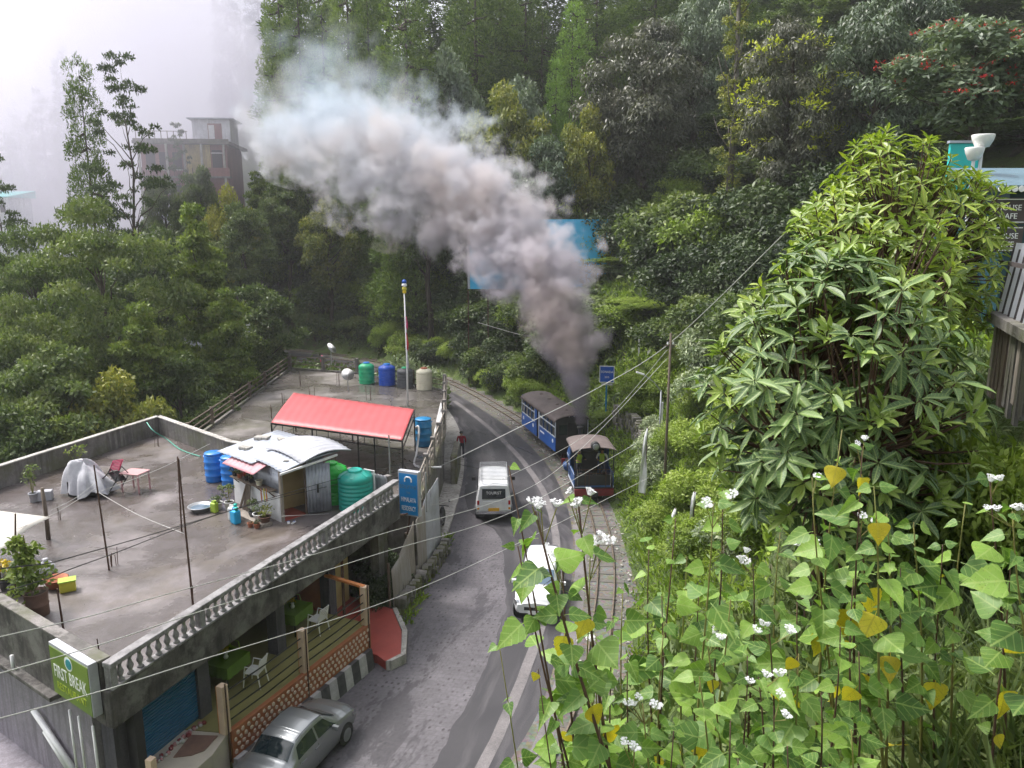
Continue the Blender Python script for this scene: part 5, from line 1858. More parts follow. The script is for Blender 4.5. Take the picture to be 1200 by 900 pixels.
pl_, z0 = pole('utility_pole', 'slim dark wooden utility pole standing on the grassy slope', 7.0, 33.6, 9.2, .06, M['wood_old'])
for sx in (-.12, .12):
    MB().lathe([(.03, 0), (.05, .03), (.03, .08), (.045, .1)], 8, (sx, 0, 8.7 - z0)).build('insulator', M['white'], pl_)
MB().box((0, 0, 8.65 - z0), (.5, .05, .05)).build('cross_arm', M['wood_old'], pl_)
p2, z0 = pole('lamp_post', 'short steel lamp post with an angled arm on the slope', 7.35, 37.0, 5.9, .05, M['steel'], 'lamp post')
MB().tube([(0, 0, 5.85 - z0), (-.35, -.1, 6.3 - z0), (-.95, -.2, 6.75 - z0)], .03, 6).build('arm', M['steel'], p2)
MB().box((-1.1, -.22, 6.8 - z0), (.4, .12, .07), .1, M=Matrix.Rotation(.3, 3, 'Y')).build('lamp_head', M['white'], p2)
for i, (u, v, y, h, lb) in enumerate(((748, 440, 50, 1.3, 'white marker post high on the grass slope'), (775, 500, 40, 1.5, 'white marker post beside the utility pole'), (668, 420, 56, 1.0, 'white marker post on the bank behind the coach'))):
    p = aty(u, v, y)
    z0 = gz(p.x, p.y)
    tag(MB().box((p.x, p.y, z0 + h / 2 - .15), (.1, .1, h + .3)).build('marker_post', M['white']), lb, 'post', 'white posts on the slope')
# tattered white prayer flag standing among the grass
pf = thing('prayer_flag', 'tall narrow white prayer flag on a bamboo pole beside the track', 'flag', (6.35, 34.9, gz(6.35, 34.9)))
MB().tube([(0, 0, -.3), (0, 0, 3.6)], .025, 6).build('pole', M['wood_old'], pf)
rows = []
for j in range(9):
    z = .35 + j * .4
    w = .32 * (1 - (j / 8) ** 3 * .9)
    rows.append([(.03 + w * i / 4 * -1.0 + .02 * math.sin(j + i), -.06 * math.sin(i * 1.3 + j * .7), z) for i in range(5)])
o = MB().grid(rows).build('cloth', M['white'], pf, False)
o.modifiers.new('s', 'SOLIDIFY').thickness = .006
for i, (x, y, hh, lb) in enumerate(((6.2, 27.6, 2.0, 'narrow white prayer flag among the tall weeds below'), (6.6, 26.4, 2.4, 'tattered white prayer flag nearest the red bag'))):
    pf2 = dup(pf, (x, y, gz(x, y)), .5 * i, (1, 1, hh / 3.6), lb)
    pf2['group'] = 'white prayer flags on the slope'
pf['group'] = 'white prayer flags on the slope'

# ------------------------------------------------------------------ upper level on the right: slat fence, stall, lamp
def slat_fence():
    f = thing('slat_fence', 'fence of white slats over dark boards on a broken wall by the stall', 'fence')
    a_, b_ = aty(1168, 366, 9.6), aty(1235, 400, 7.0)
    d = (b_ - a_)
    n = 9
    for i in range(n):
        p = a_ + d * (i / (n - 1))
        sl = MB().box((0, 0, .42), (.062, .02, .88)).build('slat', M['slat_white'], f)
        sl.location = (p.x + .05, p.y, p.z)
        sl.rotation_euler = (0, R(7), R(-40))
        bdl = MB().box((0, .03, .38), (.16, .015, .80)).build('dark_board', M['slat_dark'], f)
        bdl.location = (p.x + .09, p.y + .02, p.z)
        bdl.rotation_euler = (0, R(7), R(-40))
    MB().beam(a_ + Vector((.02, .1, .62)), b_ + Vector((.02, .1, .62)), .03, .05).build('fence_rail', M['slat_dark'], f)
    return a_, b_


fa, fb = slat_fence()
w_ = thing('broken_wall', 'weathered plank wall under the slat fence', 'wall')
rnd = random.Random(6)
dw = fb - fa
rwz = math.atan2(dw.y, dw.x)
for i in range(22):
    p = fa + dw * (i / 21 * 1.12 - .04)
    hp_ = rnd.uniform(.7, 1.1)
    o = MB().box((0, 0, -hp_ / 2), (dw.length * 1.12 / 21 * rnd.uniform(.9, 1.05), .04, hp_)).build('plank', M[rnd.choice(('wood_pale', 'wood_old', 'wood_old', 'conc'))], w_)
    o.location = (p.x + .04 + rnd.uniform(-.02, .02), p.y + rnd.uniform(-.02, .02), p.z + rnd.uniform(-.1, .03))
    o.rotation_euler = (rnd.uniform(-.03, .03), rnd.uniform(-.03, .03), rwz)
MB().beam(fa + Vector((0, .08, -.05)), fb + Vector((0, .08, -.05)), .14, .12).build('sill_beam', M['conc'], w_)

st = thing('stall', 'dark teal roadside stall with pale blue roof and white lettered panels', 'stall', (0, 0, 0))
sx0, sy = 8.95, 14.2
MB().box((sx0 + 1.5, sy + 1.2, 13.15), (3.0, 2.4, 2.5)).build('wall', M['stall_teal'], st)
o = MB().box((sx0 + 1.4, sy + .55, 14.66), (3.6, 1.7, .06), M=Matrix.Rotation(R(14), 3, 'X')).build('roof', M['stall_blue'], st)
for i in range(30):
    MB().lathe([(0.001, 0), (.055, 0), (.055, .02), (0.001, .02)], 8, (sx0 - .35 + i * .12, sy - .3, 14.42), axis='Y').build('valance_scallop', M['sign_white'], st)
for z_ in (14.05, 13.55):
    pn = MB().box((sx0 - .02, sy - .03, z_), (.62, .04, .46)).build('lettered_panel', M['slat_dark'], st)
    MB().box((sx0 - .02, sy - .055, z_ + .2), (.58, .01, .015)).build('border', M['sign_white'], pn)
    MB().box((sx0 - .02, sy - .055, z_ - .2), (.58, .01, .015)).build('border', M['sign_white'], pn)
    text('HOUSE', .14, M['sign_white'], pn, (sx0 - .02, sy - .055, z_ + .05), (R(90), 0, 0), .003)
    text('CAFE', .14, M['sign_white'], pn, (sx0 - .02, sy - .055, z_ - .1), (R(90), 0, 0), .003)
tb = thing('turquoise_hoarding', 'turquoise hoarding with grey top edge above the bright bush', 'hoarding', (0, 0, 0))
_o = aty(1130, 174, 17.0)
MB().box((_o.x, _o.y, _o.z - .5), (.62, .08, 1.2)).build('panel', M['teal_bright'], tb)
MB().box((_o.x, _o.y - .02, _o.z + .13), (.72, .12, .05)).build('top_edge', M['tin'], tb)
for i, (u, v, r_) in enumerate(((1152, 163, .2), (1142, 178, .17))):
    q = aty(u, v, 15.0)
    t = thing('globe_lamp', ('white bowl lamp on top of a post by the hoarding', 'white bowl lamp set lower on its post by the hoarding')[i], 'lamp', q, 0, 'lamps by the hoarding')
    MB().lathe([(.05, -.16), (r_ * .6, -.14), (r_ * .9, -.02), (r_, .06), (r_ * .96, .08), (0.001, .09)], 16).build('bowl', M['white_plastic'], t, True)
    MB().tube([(0, 0, -.15), (0.02, .02, q.z * -1 + gz(q.x, q.y) - .3)], .03, 6).build('post', M['white'], t)

# ------------------------------------------------------------------ far house in the mist, roofs in the valley
hs2 = thing('hill_house', 'hazy three storey house with yellow wall and flat roof among trees', 'house', (-41.5, 100, 0), R(6))


def HB(x0, x1, y0, y1, z0, z1, m, name, parent=hs2):
    return MB().box(((x0 + x1) / 2, (y0 + y1) / 2, (z0 + z1) / 2), (x1 - x0, y1 - y0, z1 - z0)).build(name, m, parent)


HB(-4.8, 5.6, 0, 8, 10, 24.0, M['house_red'], 'wall')
HB(-5.4, 6.2, -1.0, 9, 23.95, 24.3, M['conc'], 'roof_slab')
HB(-5.3, 6.1, -.95, -.75, 24.3, 24.55, M['conc'], 'roof_kerb')
HB(-5.3, 6.0, -.9, .3, 19.9, 20.1, M['conc'], 'balcony_slab')
HB(.6, 3.6, -.06, 0.05, 20.1, 23.95, M['house_cream'], 'yellow_wall')
for x in (-4.9, -1.6, .5, 2.6, 5.3):
    HB(x, x + .25, -.85, -.6, 13, 23.95, M['conc_light'], 'column')
for x in (-4.2, -2.6, -1.0):
    w_o = HB(x, x + 1.1, -.08, .02, 20.9, 23.0, M['dark'], 'window')
    HB(x - .08, x + 1.18, -.12, -.03, 20.82, 20.92, M['white'], 'sill', w_o)
w_o = HB(3.8, 5.0, -.08, .02, 21.1, 23.3, M['dark'], 'window')
HB(3.7, 5.1, -.12, -.03, 22.9, 23.0, M['white'], 'frame', w_o)
HB(3.4, 6.0, -.9, -.8, 20.1, 21.1, M['house_red'], 'balcony_rail')
for i in range(16):
    HB(-5.1 + i * .55, -5.04 + i * .55, -.9, -.84, 20.1, 21.1, M['rust'], 'baluster')
HB(-3.6, -1.0, -1.4, 0.0, 12, 17.2, M['house_white'], 'white_wing')
w_o = HB(-2.9, -2.3, -1.47, -1.4, 14.6, 15.2, M['dark'], 'window')
HB(-2.98, -2.22, -1.5, -1.45, 14.5, 14.6, M['white'], 'sill', w_o)
HB(-2.6, -.4, -2.2, -1.4, 13.4, 13.55, M['tin_rust'], 'porch_roof')
HB(-1.2, -.2, -.07, 0.04, 16.0, 19.0, M['dark'], 'window')
HB(1.4, 6.0, .8, 5, 24.3, 27.1, M['house_white'], 'roof_room')
HB(.9, 6.5, .3, 5.6, 27.1, 27.25, M['tin'], 'room_roof')
dd_ = HB(3.3, 5.0, .72, .85, 24.4, 26.6, M['house_red'], 'door')
HB(3.4, 4.1, .68, .74, 24.5, 26.4, M['white'], 'door_panel', dd_)
for i in range(9):
    HB(-5.0 + i * .75, -4.93 + i * .75, -.7, -.63, 24.5, 25.5, M['rust'], 'roof_rail_post')
MB().tube([(-5.1, -.66, 25.45), (1.2, -.66, 25.45)], .035, 5).build('roof_rail', M['rust'], hs2)
for i, (u, v, y, w, h, m_, lb) in enumerate(((95, 298, 95, 7, 5, 'house_white', 'white house wall glimpsed through the big feathery tree'), (265, 400, 66, 5.5, 3, 'tin_white', 'pale tin roof glimpsed low between the trees'), (4, 232, 130, 6, 4, 'teal_bright', 'turquoise roofed house in the mist at the slope foot'), (30, 330, 88, 5, 4, 'house_white', 'small white house deep among the valley trees'))):
    p = aty(u, v, y)
    t = thing('valley_house', lb, 'house', (p.x, p.y, p.z), R(15 - 12 * i))
    MB().box((0, 0, -h / 2 - 3), (w, w * .8, h + 6)).build('wall', M['house_white'], t)
    MB().prism([(-w * .58, -w * .5), (w * .58, -w * .5), (w * .58, w * .5), (-w * .58, w * .5)], 0, [.12, .12, 1.2, 1.2]).build('roof', M[m_], t)
    for k in range(3):
        wi = MB().box((-w * .3 + w * .3 * k, -w * .402, -h * .45), (w * .15, .06, h * .3)).build('window', M['dark'], t)
        MB().box((-w * .3 + w * .3 * k, -w * .41, -h * .45 - h * .16), (w * .18, .12, .1)).build('sill', M['white'], wi)

# ================================================================== vehicles
def car(name, label, cat, loc, rz, st, paint, glass, wheels, wr_, side, wind, rear, extras=None, tyre_w=.17, roofglass=None, bside=None):
    """st rows: x, half width, sill z, belt z, roof half width, roof z; x runs to the nose"""
    t = thing(name, label, cat, loc, rz)
    st = np.array(st, float)
    xs = np.linspace(st[0, 0], st[-1, 0], 61)
    xs = np.unique(np.concatenate([xs, st[:, 0]]))
    prm = np.stack([np.interp(xs, st[:, 0], st[:, j]) for j in range(1, 6)], 1)
    ker = np.array([.25, .5, .25])
    for _ in range(2):
        pp = np.vstack([prm[:1], prm, prm[-1:]])
        prm = pp[:-2] * .25 + pp[1:-1] * .5 + pp[2:] * .25

    def par(x):
        return [np.interp(x, xs, prm[:, j]) for j in range(5)]

    def S(x, k):
        w, zb, zs, wr, zr = par(x)
        ring = np.array([(0, zb), (w * .86, zb), (w * .97, zb + .10), (w, zb + (zs - zb) * .55), (w * .965, zs), (wr, zr - .065), (wr * .82, zr - .012), (0, zr + .02)])
        k = min(max(k, 0), 6.9999)
        i = int(k)
        f = k - i
        p0, p1, p2, p3 = ring[max(i - 1, 0)], ring[i], ring[i + 1], ring[min(i + 2, 7)]
        lin = p1 + (p2 - p1) * f
        cm = .5 * ((2 * p1) + (p2 - p0) * f + (2 * p0 - 5 * p1 + 4 * p2 - p3) * f * f + (3 * p1 - p0 - 3 * p2 + p3) * f ** 3)
        q = lin * .6 + cm * .4 if i in (2, 3, 5, 6) else lin
        return Vector((x, q[0], q[1]))

    ks = [0, 1, 1.5, 2, 2.5, 3, 3.5, 4, 4.34, 4.67, 5, 5.34, 5.67, 6, 6.5, 7]
    rows = []
    for x in xs:
        half = [S(x, k) for k in ks]
        rows.append([Vector((p.x, -p.y, p.z)) for p in half] + [p for p in half[::-1]][1:])
    mb = MB().grid(rows)
    for row in (rows[0], rows[-1]):
        n = len(row)
        c = Vector((row[0].x, 0, sum(p.z for p in row) / n))
        o = len(mb.v)
        mb.v.extend(tuple(p) for p in row)
        mb.v.append(tuple(c))
        for i in range(n - 1):
            mb.f.append((o + i, o + i + 1, o + n))
            mb.m.append(0)
    body = mb.build('body', paint, t, True)

    def patch(x0, x1, k0, k1, sgn, m, nm, parent, lift=.006, nx=10, nk=6, sl0=0.0, sl1=0.0):
        g = []
        for i in range(nx + 1):
            row = []
            for j in range(nk + 1):
                k = k0 + (k1 - k0) * j / nk
                f = j / nk
                xa, xb = x0 + sl0 * f, x1 + sl1 * f
                x = xa + (xb - xa) * i / nx
                p, px, pk = S(x, k), S(x + .01, k), S(x, min(k + .02, 6.999))
                nr = (px - p).cross(pk - p)
                nr = nr.normalized() if nr.length > 1e-9 else Vector((0, 0, 1))
                if nr.y < 0 and k < 5 or nr.z < 0 and k >= 5:
                    nr = -nr
                q = p + nr * lift
                row.append(Vector((q.x, q.y * sgn, q.z)))
            g.append(row)
        return MB().grid(g).build(nm, m, parent, True)

    for x0, x1, k0, k1, s0, s1 in side:
        for sgn in (-1, 1):
            patch(x0, x1, k0, k1, sgn, glass, 'side_window', t, sl0=s0, sl1=s1)
    for (x0, x1), nm in ((wind, 'windscreen'), (rear, 'rear_window')):
        if x0 is None:
            continue
        g = []
        for i in range(11):
            x = x0 + (x1 - x0) * i / 10
            row = []
            for j in range(-8, 9):
                k = 7 - abs(j) / 8 * 1.72
                p = S(x, k)
                d = 1 if (x1 > 0) else -1
                row.append(Vector((p.x + d * .012, p.y * (1 if j > 0 else -1) if j else 0, p.z + .012)))
            g.append(row)
        MB().grid(g).build(nm, roofglass or glass, t, True)
    for x in wheels:
        for sgn in (-1, 1):
            w = par(x)[0]
            y = sgn * (w - tyre_w * .5 + .03)
            a = MB().lathe([(wr_ * 1.16, -.006), (wr_ * 1.16, .006), (0.001, .006)], 20, (x, sgn * (w + .006), wr_ * 1.03), axis='Y').build('wheel_arch', M['black'], t)
            wl_ = link('wheel', None, t, (x, y, wr_))
            MB().lathe([(wr_ * .66, -tyre_w / 2), (wr_ * .93, -tyre_w / 2), (wr_, -tyre_w * .34), (wr_, tyre_w * .34), (wr_ * .93, tyre_w / 2), (wr_ * .66, tyre_w / 2)], 22, axis='Y').build('tyre', M['black'], wl_, True)
            rm = MB().lathe([(0.001, -.02), (wr_ * .16, -.03), (wr_ * .2, -.01)], 12, (0, sgn * tyre_w * .42, 0), axis='Y')
            rm.lathe([(wr_ * .56, -.03), (wr_ * .66, -.03), (wr_ * .66, .03), (wr_ * .56, .02)], 22, (0, sgn * tyre_w * .42, 0), axis='Y')
            for q in range(7):
                a_ = 6.283 * q / 7
                rm.beam((wr_ * .12 * math.cos(a_), sgn * tyre_w * .42, wr_ * .12 * math.sin(a_)), (wr_ * .6 * math.cos(a_), sgn * tyre_w * .42, wr_ * .6 * math.sin(a_)), .045, .03, up=(0, 1, 0))
            rm.build('rim', M['steel'], wl_)
    return t, S, patch, par


SED = [(-2.1, .66, .36, .80, .52, .84), (-2.06, .74, .30, .88, .60, .93), (-1.95, .80, .26, .93, .65, 1.00), (-1.62, .83, .22, .95, .67, 1.045), (-1.30, .84, .2, .955, .655, 1.075), (-.86, .845, .19, .96, .595, 1.40), (-.55, .845, .19, .96, .585, 1.475),
       (.0, .845, .19, .95, .59, 1.51), (.42, .84, .19, .94, .585, 1.46), (1.02, .835, .2, .92, .655, 1.06), (1.12, .83, .2, .91, .675, 1.02), (1.5, .82, .21, .87, .67, .965), (1.85, .79, .24, .79, .62, .87), (2.05, .71, .3, .66, .54, .74), (2.12, .60, .36, .56, .46, .62)]
sed, S_, patch, par_ = car('parked_car', 'silver saloon car parked against the cafe kerb', 'car', (-5.62, 16.95, 0), math.atan2(.935, .355), SED, M['silver'], M['glass'], (-1.28, 1.3), .3,
                           [(-1.0, -.12, 4.14, 4.86, .12, 0), (-.04, .86, 4.14, 4.86, 0, -.42)], (.47, 1.0), (-1.26, -.86))
sed.scale = (.88, .88, .92)
sed.location = (-5.58, 17.72, 0)
for sgn in (-1, 1):
    MB().box((.62, sgn * .93, .98), (.1, .2, .12)).build('wing_mirror', M['silver'], sed)
    patch(1.72, 2.02, 3.3, 4.6, sgn, M['chrome'], 'headlight', sed, .008)
    patch(-2.05, -1.9, 3.0, 4.3, sgn, M['red_light'], 'tail_light', sed, .008)
    for xx in (-.1, -.98, .9):
        MB().beam(S_(xx, 2.2) * 1 if sgn > 0 else Vector((S_(xx, 2.2).x, -S_(xx, 2.2).y, S_(xx, 2.2).z)), Vector((S_(xx, 3.95).x, sgn * S_(xx, 3.95).y, S_(xx, 3.95).z)), .012, .012, up=(0, 1, 0)).build('door_seam', M['black'], sed)
    for xx in (-.25, .72 - .9):
        p = S_(xx, 3.75)
        MB().box((xx + (.0 if xx > -.2 else -.55), sgn * (p.y + .015), p.z), (.2, .03, .03)).build('door_handle', M['silver'], sed)
    MB().tube([S_(x, 5.35) * 1 + Vector((0, 0, .004)) if sgn > 0 else Vector((x, -S_(x, 5.35).y, S_(x, 5.35).z + .004)) for x in np.linspace(-.8, .4, 9)], .008, 4).build('roof_gutter', M['black'], sed)
    MB().box((-.78, sgn * .33, .98), (.1, .34, .22)).build('head_rest', M['seat'], sed)
for y_ in (-.3, .25):
    MB().beam((1.05, y_, 1.06), (.86, y_ + .35, 1.19), .012, .012).build('wiper', M['black'], sed)
MB().box((2.09, 0, .5), (.06, .9, .12)).build('grille', M['black'], sed)

HAT = [(-1.85, .68, .4, .9, .52, 1.30), (-1.8, .76, .32, .95, .56, 1.40), (-1.5, .80, .26, .97, .58, 1.50), (-.6, .82, .22, .97, .585, 1.56), (.15, .82, .22, .95, .58, 1.53), (.42, .82, .22, .94, .575, 1.48), (1.02, .81, .24, .92, .64, 1.06), (1.15, .81, .24, .91, .65, 1.02),
       (1.5, .79, .25, .86, .62, .95), (1.72, .74, .3, .76, .56, .84), (1.82, .62, .36, .62, .48, .68)]
wc, S_, patch, par_ = car('oncoming_car', 'white hatchback coming up the road towards the weeds', 'car', (1.06, 26.85, 0), math.atan2(-.99, -.13), HAT, M['car_white'], M['glass'], (-1.15, 1.18), .29,
                          [(-1.4, -.3, 4.14, 4.86, .1, 0), (-.2, .86, 4.14, 4.86, 0, -.42)], (.47, 1.0), (-1.84, -1.62), roofglass=M['glass_blue'])
for sgn in (-1, 1):
    MB().box((.62, sgn * .9, .98), (.1, .2, .12)).build('wing_mirror', M['car_white'], wc)
    patch(1.45, 1.76, 3.3, 4.7, sgn, M['chrome'], 'headlight', wc, .008)
MB().box((1.8, 0, .52), (.06, .8, .12)).build('grille', M['black'], wc)
MB().box((1.84, 0, .38), (.03, .5, .11)).build('number_plate', M['sign_white'], wc)
for y_ in (-.3, .2):
    MB().beam((1.06, y_, 1.06), (.78, y_ + .35, 1.25), .015, .015).build('wiper', M['black'], wc)

JEEP = [(-2.18, .78, .48, 1.06, .64, 1.78), (-2.13, .84, .44, 1.1, .69, 1.87), (-1.9, .86, .42, 1.12, .71, 1.92), (-1.0, .865, .4, 1.12, .715, 1.95), (.35, .865, .4, 1.11, .71, 1.94), (.62, .86, .4, 1.1, .70, 1.87), (1.02, .85, .4, 1.08, .74, 1.24), (1.15, .84, .4, 1.06, .76, 1.16),
        (1.9, .82, .42, 1.0, .74, 1.08), (2.12, .80, .44, .9, .72, 1.0), (2.2, .74, .48, .8, .66, .86)]
jp, S_, patch, par_ = car('taxi_jeep', 'white jeep taxi with roof rack and yellow plate driving away', 'jeep', (-.93, 36.75, 0), R(90) + .03, JEEP, M['car_white'], M['glass'], (-1.35, 1.4), .35,
                          [(-2.0, -1.1, 4.14, 4.86, 0, 0), (-1.0, -.2, 4.14, 4.86, 0, 0), (-.1, .85, 4.14, 4.86, 0, -.3)], (.66, 1.0), (None, None), tyre_w=.2)
MB().add([(-2.20, -.56, 1.16), (-2.20, .56, 1.16), (-2.19, .55, 1.66), (-2.19, -.55, 1.66)], [(0, 1, 2, 3)]).build('rear_window', M['glass'], jp).modifiers.new('s', 'SOLIDIFY').thickness = .02
MB().box((-2.2, 0, .78), (.03, 1.05, .52)).build('tailgate_panel', M['white'], jp)
text('TOURIST', .2, M['sign_white'], jp, (-2.215, 0, 1.46), (R(90), 0, R(-90)), .003, .9)
MB().box((-2.25, 0, .52), (.12, 1.7, .14)).build('bumper', M['chrome'], jp)
MB().box((-2.26, .0, .66), (.03, .52, .14)).build('number_plate', M['plate'], jp)
for sgn in (-1, 1):
    MB().box((-2.17, sgn * .74, .98), (.06, .1, .2)).build('tail_light', M['red_light'], jp)
    MB().box((-2.17, sgn * .74, .80), (.06, .1, .1)).build('reverse_light', M['sign_white'], jp)
    MB().box((-2.17, sgn * .74, .69), (.06, .1, .1)).build('indicator', M['amber'], jp)
    MB().box((.75, sgn * 1.0, 1.2), (.1, .2, .18)).build('wing_mirror', M['black'], jp)
    MB().box((-2.2, sgn * .62, .4), (.1, .3, .22)).build('mud_flap', M['black'], jp)
rk = link('roof_rack', None, jp, (0, 0, 0))
for sgn in (-1, 1):
    for z_ in (2.08, 2.2):
        MB().tube([(-2.0, sgn * .66, z_), (.3, sgn * .66, z_)], .018, 6).build('rack_bar', M['steel'], rk)
    for x in np.linspace(-2.0, .3, 7):
        MB().tube([(x, sgn * .66, 1.84), (x, sgn * .66, 2.2)], .014, 5).build('rack_upright', M['steel'], rk)
for x in np.linspace(-2.0, .3, 12):
    MB().tube([(x, -.66, 2.06), (x, .66, 2.06)], .016, 5).build('rack_slat', M['steel'], rk)
for x in (-2.0, .3):
    for z_ in (2.13, 2.2):
        MB().tube([(x, -.66, z_), (x, .66, z_)], .016, 5).build('rack_bar', M['steel'], rk)

# motor scooter parked on the footpath
sc = thing('scooter', 'black motor scooter parked behind the tin fence', 'scooter', (-3.28, 33.2, .13), R(84))
for x in (-.62, .62):
    wl_ = link('wheel', None, sc, (x, 0, .25))
    MB().lathe([(.15, -.05), (.23, -.05), (.25, 0), (.23, .05), (.15, .05)], 18, axis='Y').build('tyre', M['black'], wl_, True)
    MB().lathe([(.04, -.03), (.16, -.03), (.16, .03), (.04, .03)], 14, axis='Y').build('rim', M['steel'], wl_)
g = []
for x, w, z0, z1 in ((-.85, .10, .55, .74), (-.6, .17, .42, .78), (-.25, .18, .35, .78), (.0, .15, .3, .55), (.2, .15, .28, .38), (.38, .17, .3, .6), (.5, .15, .4, .95), (.58, .1, .5, .98)):
    g.append([(x, w * math.cos(a), (z0 + z1) / 2 + (z1 - z0) / 2 * math.sin(a)) for a in np.linspace(0, 6.283, 13)])
MB().grid(g).build('body', M['blackgloss'], sc, True)
bevel(MB().box((-.4, 0, .82), (.75, .27, .1)).build('seat', M['black'], sc), .04)
MB().tube([(.62, 0, .25), (.5, 0, 1.0), (.45, 0, 1.05)], .03, 6).build('fork', M['steel'], sc)
MB().tube([(.40, -.32, 1.05), (.46, 0, 1.05), (.40, .32, 1.05)], .02, 6).build('handlebar', M['black'], sc)
for sgn in (-1, 1):
    MB().tube([(.45, sgn * .28, 1.05), (.42, sgn * .33, 1.25)], .01, 5).build('mirror_stem', M['steel'], sc)
    MB().lathe([(0.001, 0), (.06, 0), (.06, .02), (.001, .02)], 10, (.42, sgn * .34, 1.3), axis='X').build('mirror', M['blackgloss'], sc)
MB().box((-.87, 0, .62), (.04, .2, .07)).build('tail_light', M['red_light'], sc)
MB().box((-.9, 0, .45), (.02, .2, .14)).build('number_plate', M['sign_white'], sc)


# ================================================================== people
def person(label, loc, rz, J, shirt, trousers, hat=None, waist=.98, scale=1.0, group=None, vest=None):
    t = thing('person', label, 'person', loc, rz, group)
    t.scale = (scale,) * 3
    names = list(J)
    E = [('pelvis', 'waist'), ('waist', 'chest'), ('chest', 'neck'), ('neck', 'jaw'), ('jaw', 'head'), ('head', 'crown')]
    for s in 'LR':
        E += [('pelvis', 'hip' + s), ('hip' + s, 'knee' + s), ('knee' + s, 'calf' + s), ('calf' + s, 'ankle' + s), ('ankle' + s, 'toe' + s), ('chest', 'sh' + s), ('sh' + s, 'elbow' + s), ('elbow' + s, 'wrist' + s), ('wrist' + s, 'palm' + s)]
    rad = dict(pelvis=.135, waist=.125, chest=.15, neck=.055, jaw=.075, head=.098, crown=.07)
    for s in 'LR':
        rad.update({'hip' + s: .095, 'knee' + s: .06, 'calf' + s: .06, 'ankle' + s: .042, 'toe' + s: .036, 'sh' + s: .068, 'elbow' + s: .043, 'wrist' + s: .028, 'palm' + s: .033})
    P = {k: Vector(v) for k, v in J.items()}
    for s in 'LR':
        P['calf' + s] = P['knee' + s].lerp(P['ankle' + s], .35) + Vector((0, -.02, 0))
        w, e = P['wrist' + s], P['elbow' + s]
        d = (w - e).normalized()
        P['palm' + s] = w + d * .07
        side = d.cross(Vector((0, 1, 0)))
        side = side.normalized() if side.length > .1 else Vector((1, 0, 0))
        fwd = side.cross(d).normalized()
        for i, (o_, ln) in enumerate(((-.03, .075), (-.01, .09), (.01, .085), (.03, .065))):
            kn = 'f%d%s' % (i, s)
            P[kn + 'a'] = P['palm' + s] + d * ln * .55 + fwd * o_
            P[kn + 'b'] = P[kn + 'a'] + d * ln * .4 + side * .02
            rad[kn + 'a'], rad[kn + 'b'] = .0095, .008
            E += [('palm' + s, kn + 'a'), (kn + 'a', kn + 'b')]
        P['th' + s] = P['palm' + s] - d * .02 + fwd * .06
        rad['th' + s] = .01
        E += [('palm' + s, 'th' + s)]
    P['nose'] = P['head'].lerp(P['jaw'], .35) + Vector((0, .115, 0))
    rad['nose'] = .016
    E.append(('head', 'nose'))
    for s, sx in (('L', 1), ('R', -1)):
        P['ear' + s] = P['head'].lerp(P['jaw'], .3) + Vector((sx * .1, 0, 0))
        rad['ear' + s] = .02
        E.append(('head', 'ear' + s))
    keys = list(P)
    me = bpy.data.meshes.new('body')
    me.from_pydata([P[k] for k in keys], [(keys.index(a), keys.index(b)) for a, b in E], [])
    o = link('body', me, t)
    sk = o.modifiers.new('skin', 'SKIN')
    sv = me.skin_vertices[0].data
    for i, k in enumerate(keys):
        sv[i].radius = (rad[k], rad[k] * (.78 if k in ('chest', 'waist', 'pelvis') else 1))
        sv[i].use_root = (k == 'pelvis')
    o.modifiers.new('sub', 'SUBSURF').levels = 2
    o.modifiers['sub'].render_levels = 2
    dg = bpy.context.evaluated_depsgraph_get()
    nm = bpy.data.meshes.new_from_object(o.evaluated_get(dg))
    o.modifiers.clear()
    o.data = nm
    nm.materials.clear()
    for mm in (M['skin'], shirt, trousers, M['black'], M['hair'], vest or shirt):
        nm.materials.append(mm)
    segs = [(a, b) for a, b in E]
    reg = {}
    for k in keys:
        if k in ('pelvis', 'hipL', 'hipR', 'kneeL', 'kneeR', 'calfL', 'calfR'):
            reg[k] = 2
        elif k[:5] == 'ankle' or k[:3] == 'toe':
            reg[k] = 3
        elif k in ('waist', 'chest'):
            reg[k] = 5
        elif k in ('shL', 'shR', 'elbowL', 'elbowR'):
            reg[k] = 1
        elif k == 'crown':
            reg[k] = 4
        else:
            reg[k] = 0
    pts = np.array([P[k] for k in keys])
    rr = np.array([rad[k] for k in keys])
    for pl in nm.polygons:
        c = np.array(pl.center)
        d = np.linalg.norm(pts - c, axis=1) - rr * .8
        pl.material_index = reg[keys[int(d.argmin())]]
        pl.use_smooth = True
    hp = P['head']
    cap = MB().lathe([(.112, -.01), (.115, .03), (.1, .085), (.055, .125), (0.001, .135)], 14, tuple(hp + Vector((0, -.012, .0))))
    cap.build('hair' if not hat else 'cap', hat or M['hair'], t, True)
    if hat:
        MB().lathe([(.06, -.004), (.12, -.004), (.12, .008), (.06, .008)], 14, tuple(hp + Vector((0, .07, .0)))).build('brim', hat, t, True)
    for sx in (-.035, .035):
        MB().lathe([(0.001, -.012), (.012, 0), (0.001, .012)], 8, tuple(hp + Vector((sx, .093, -.01)))).build('eye', M['black'], t)
    return t


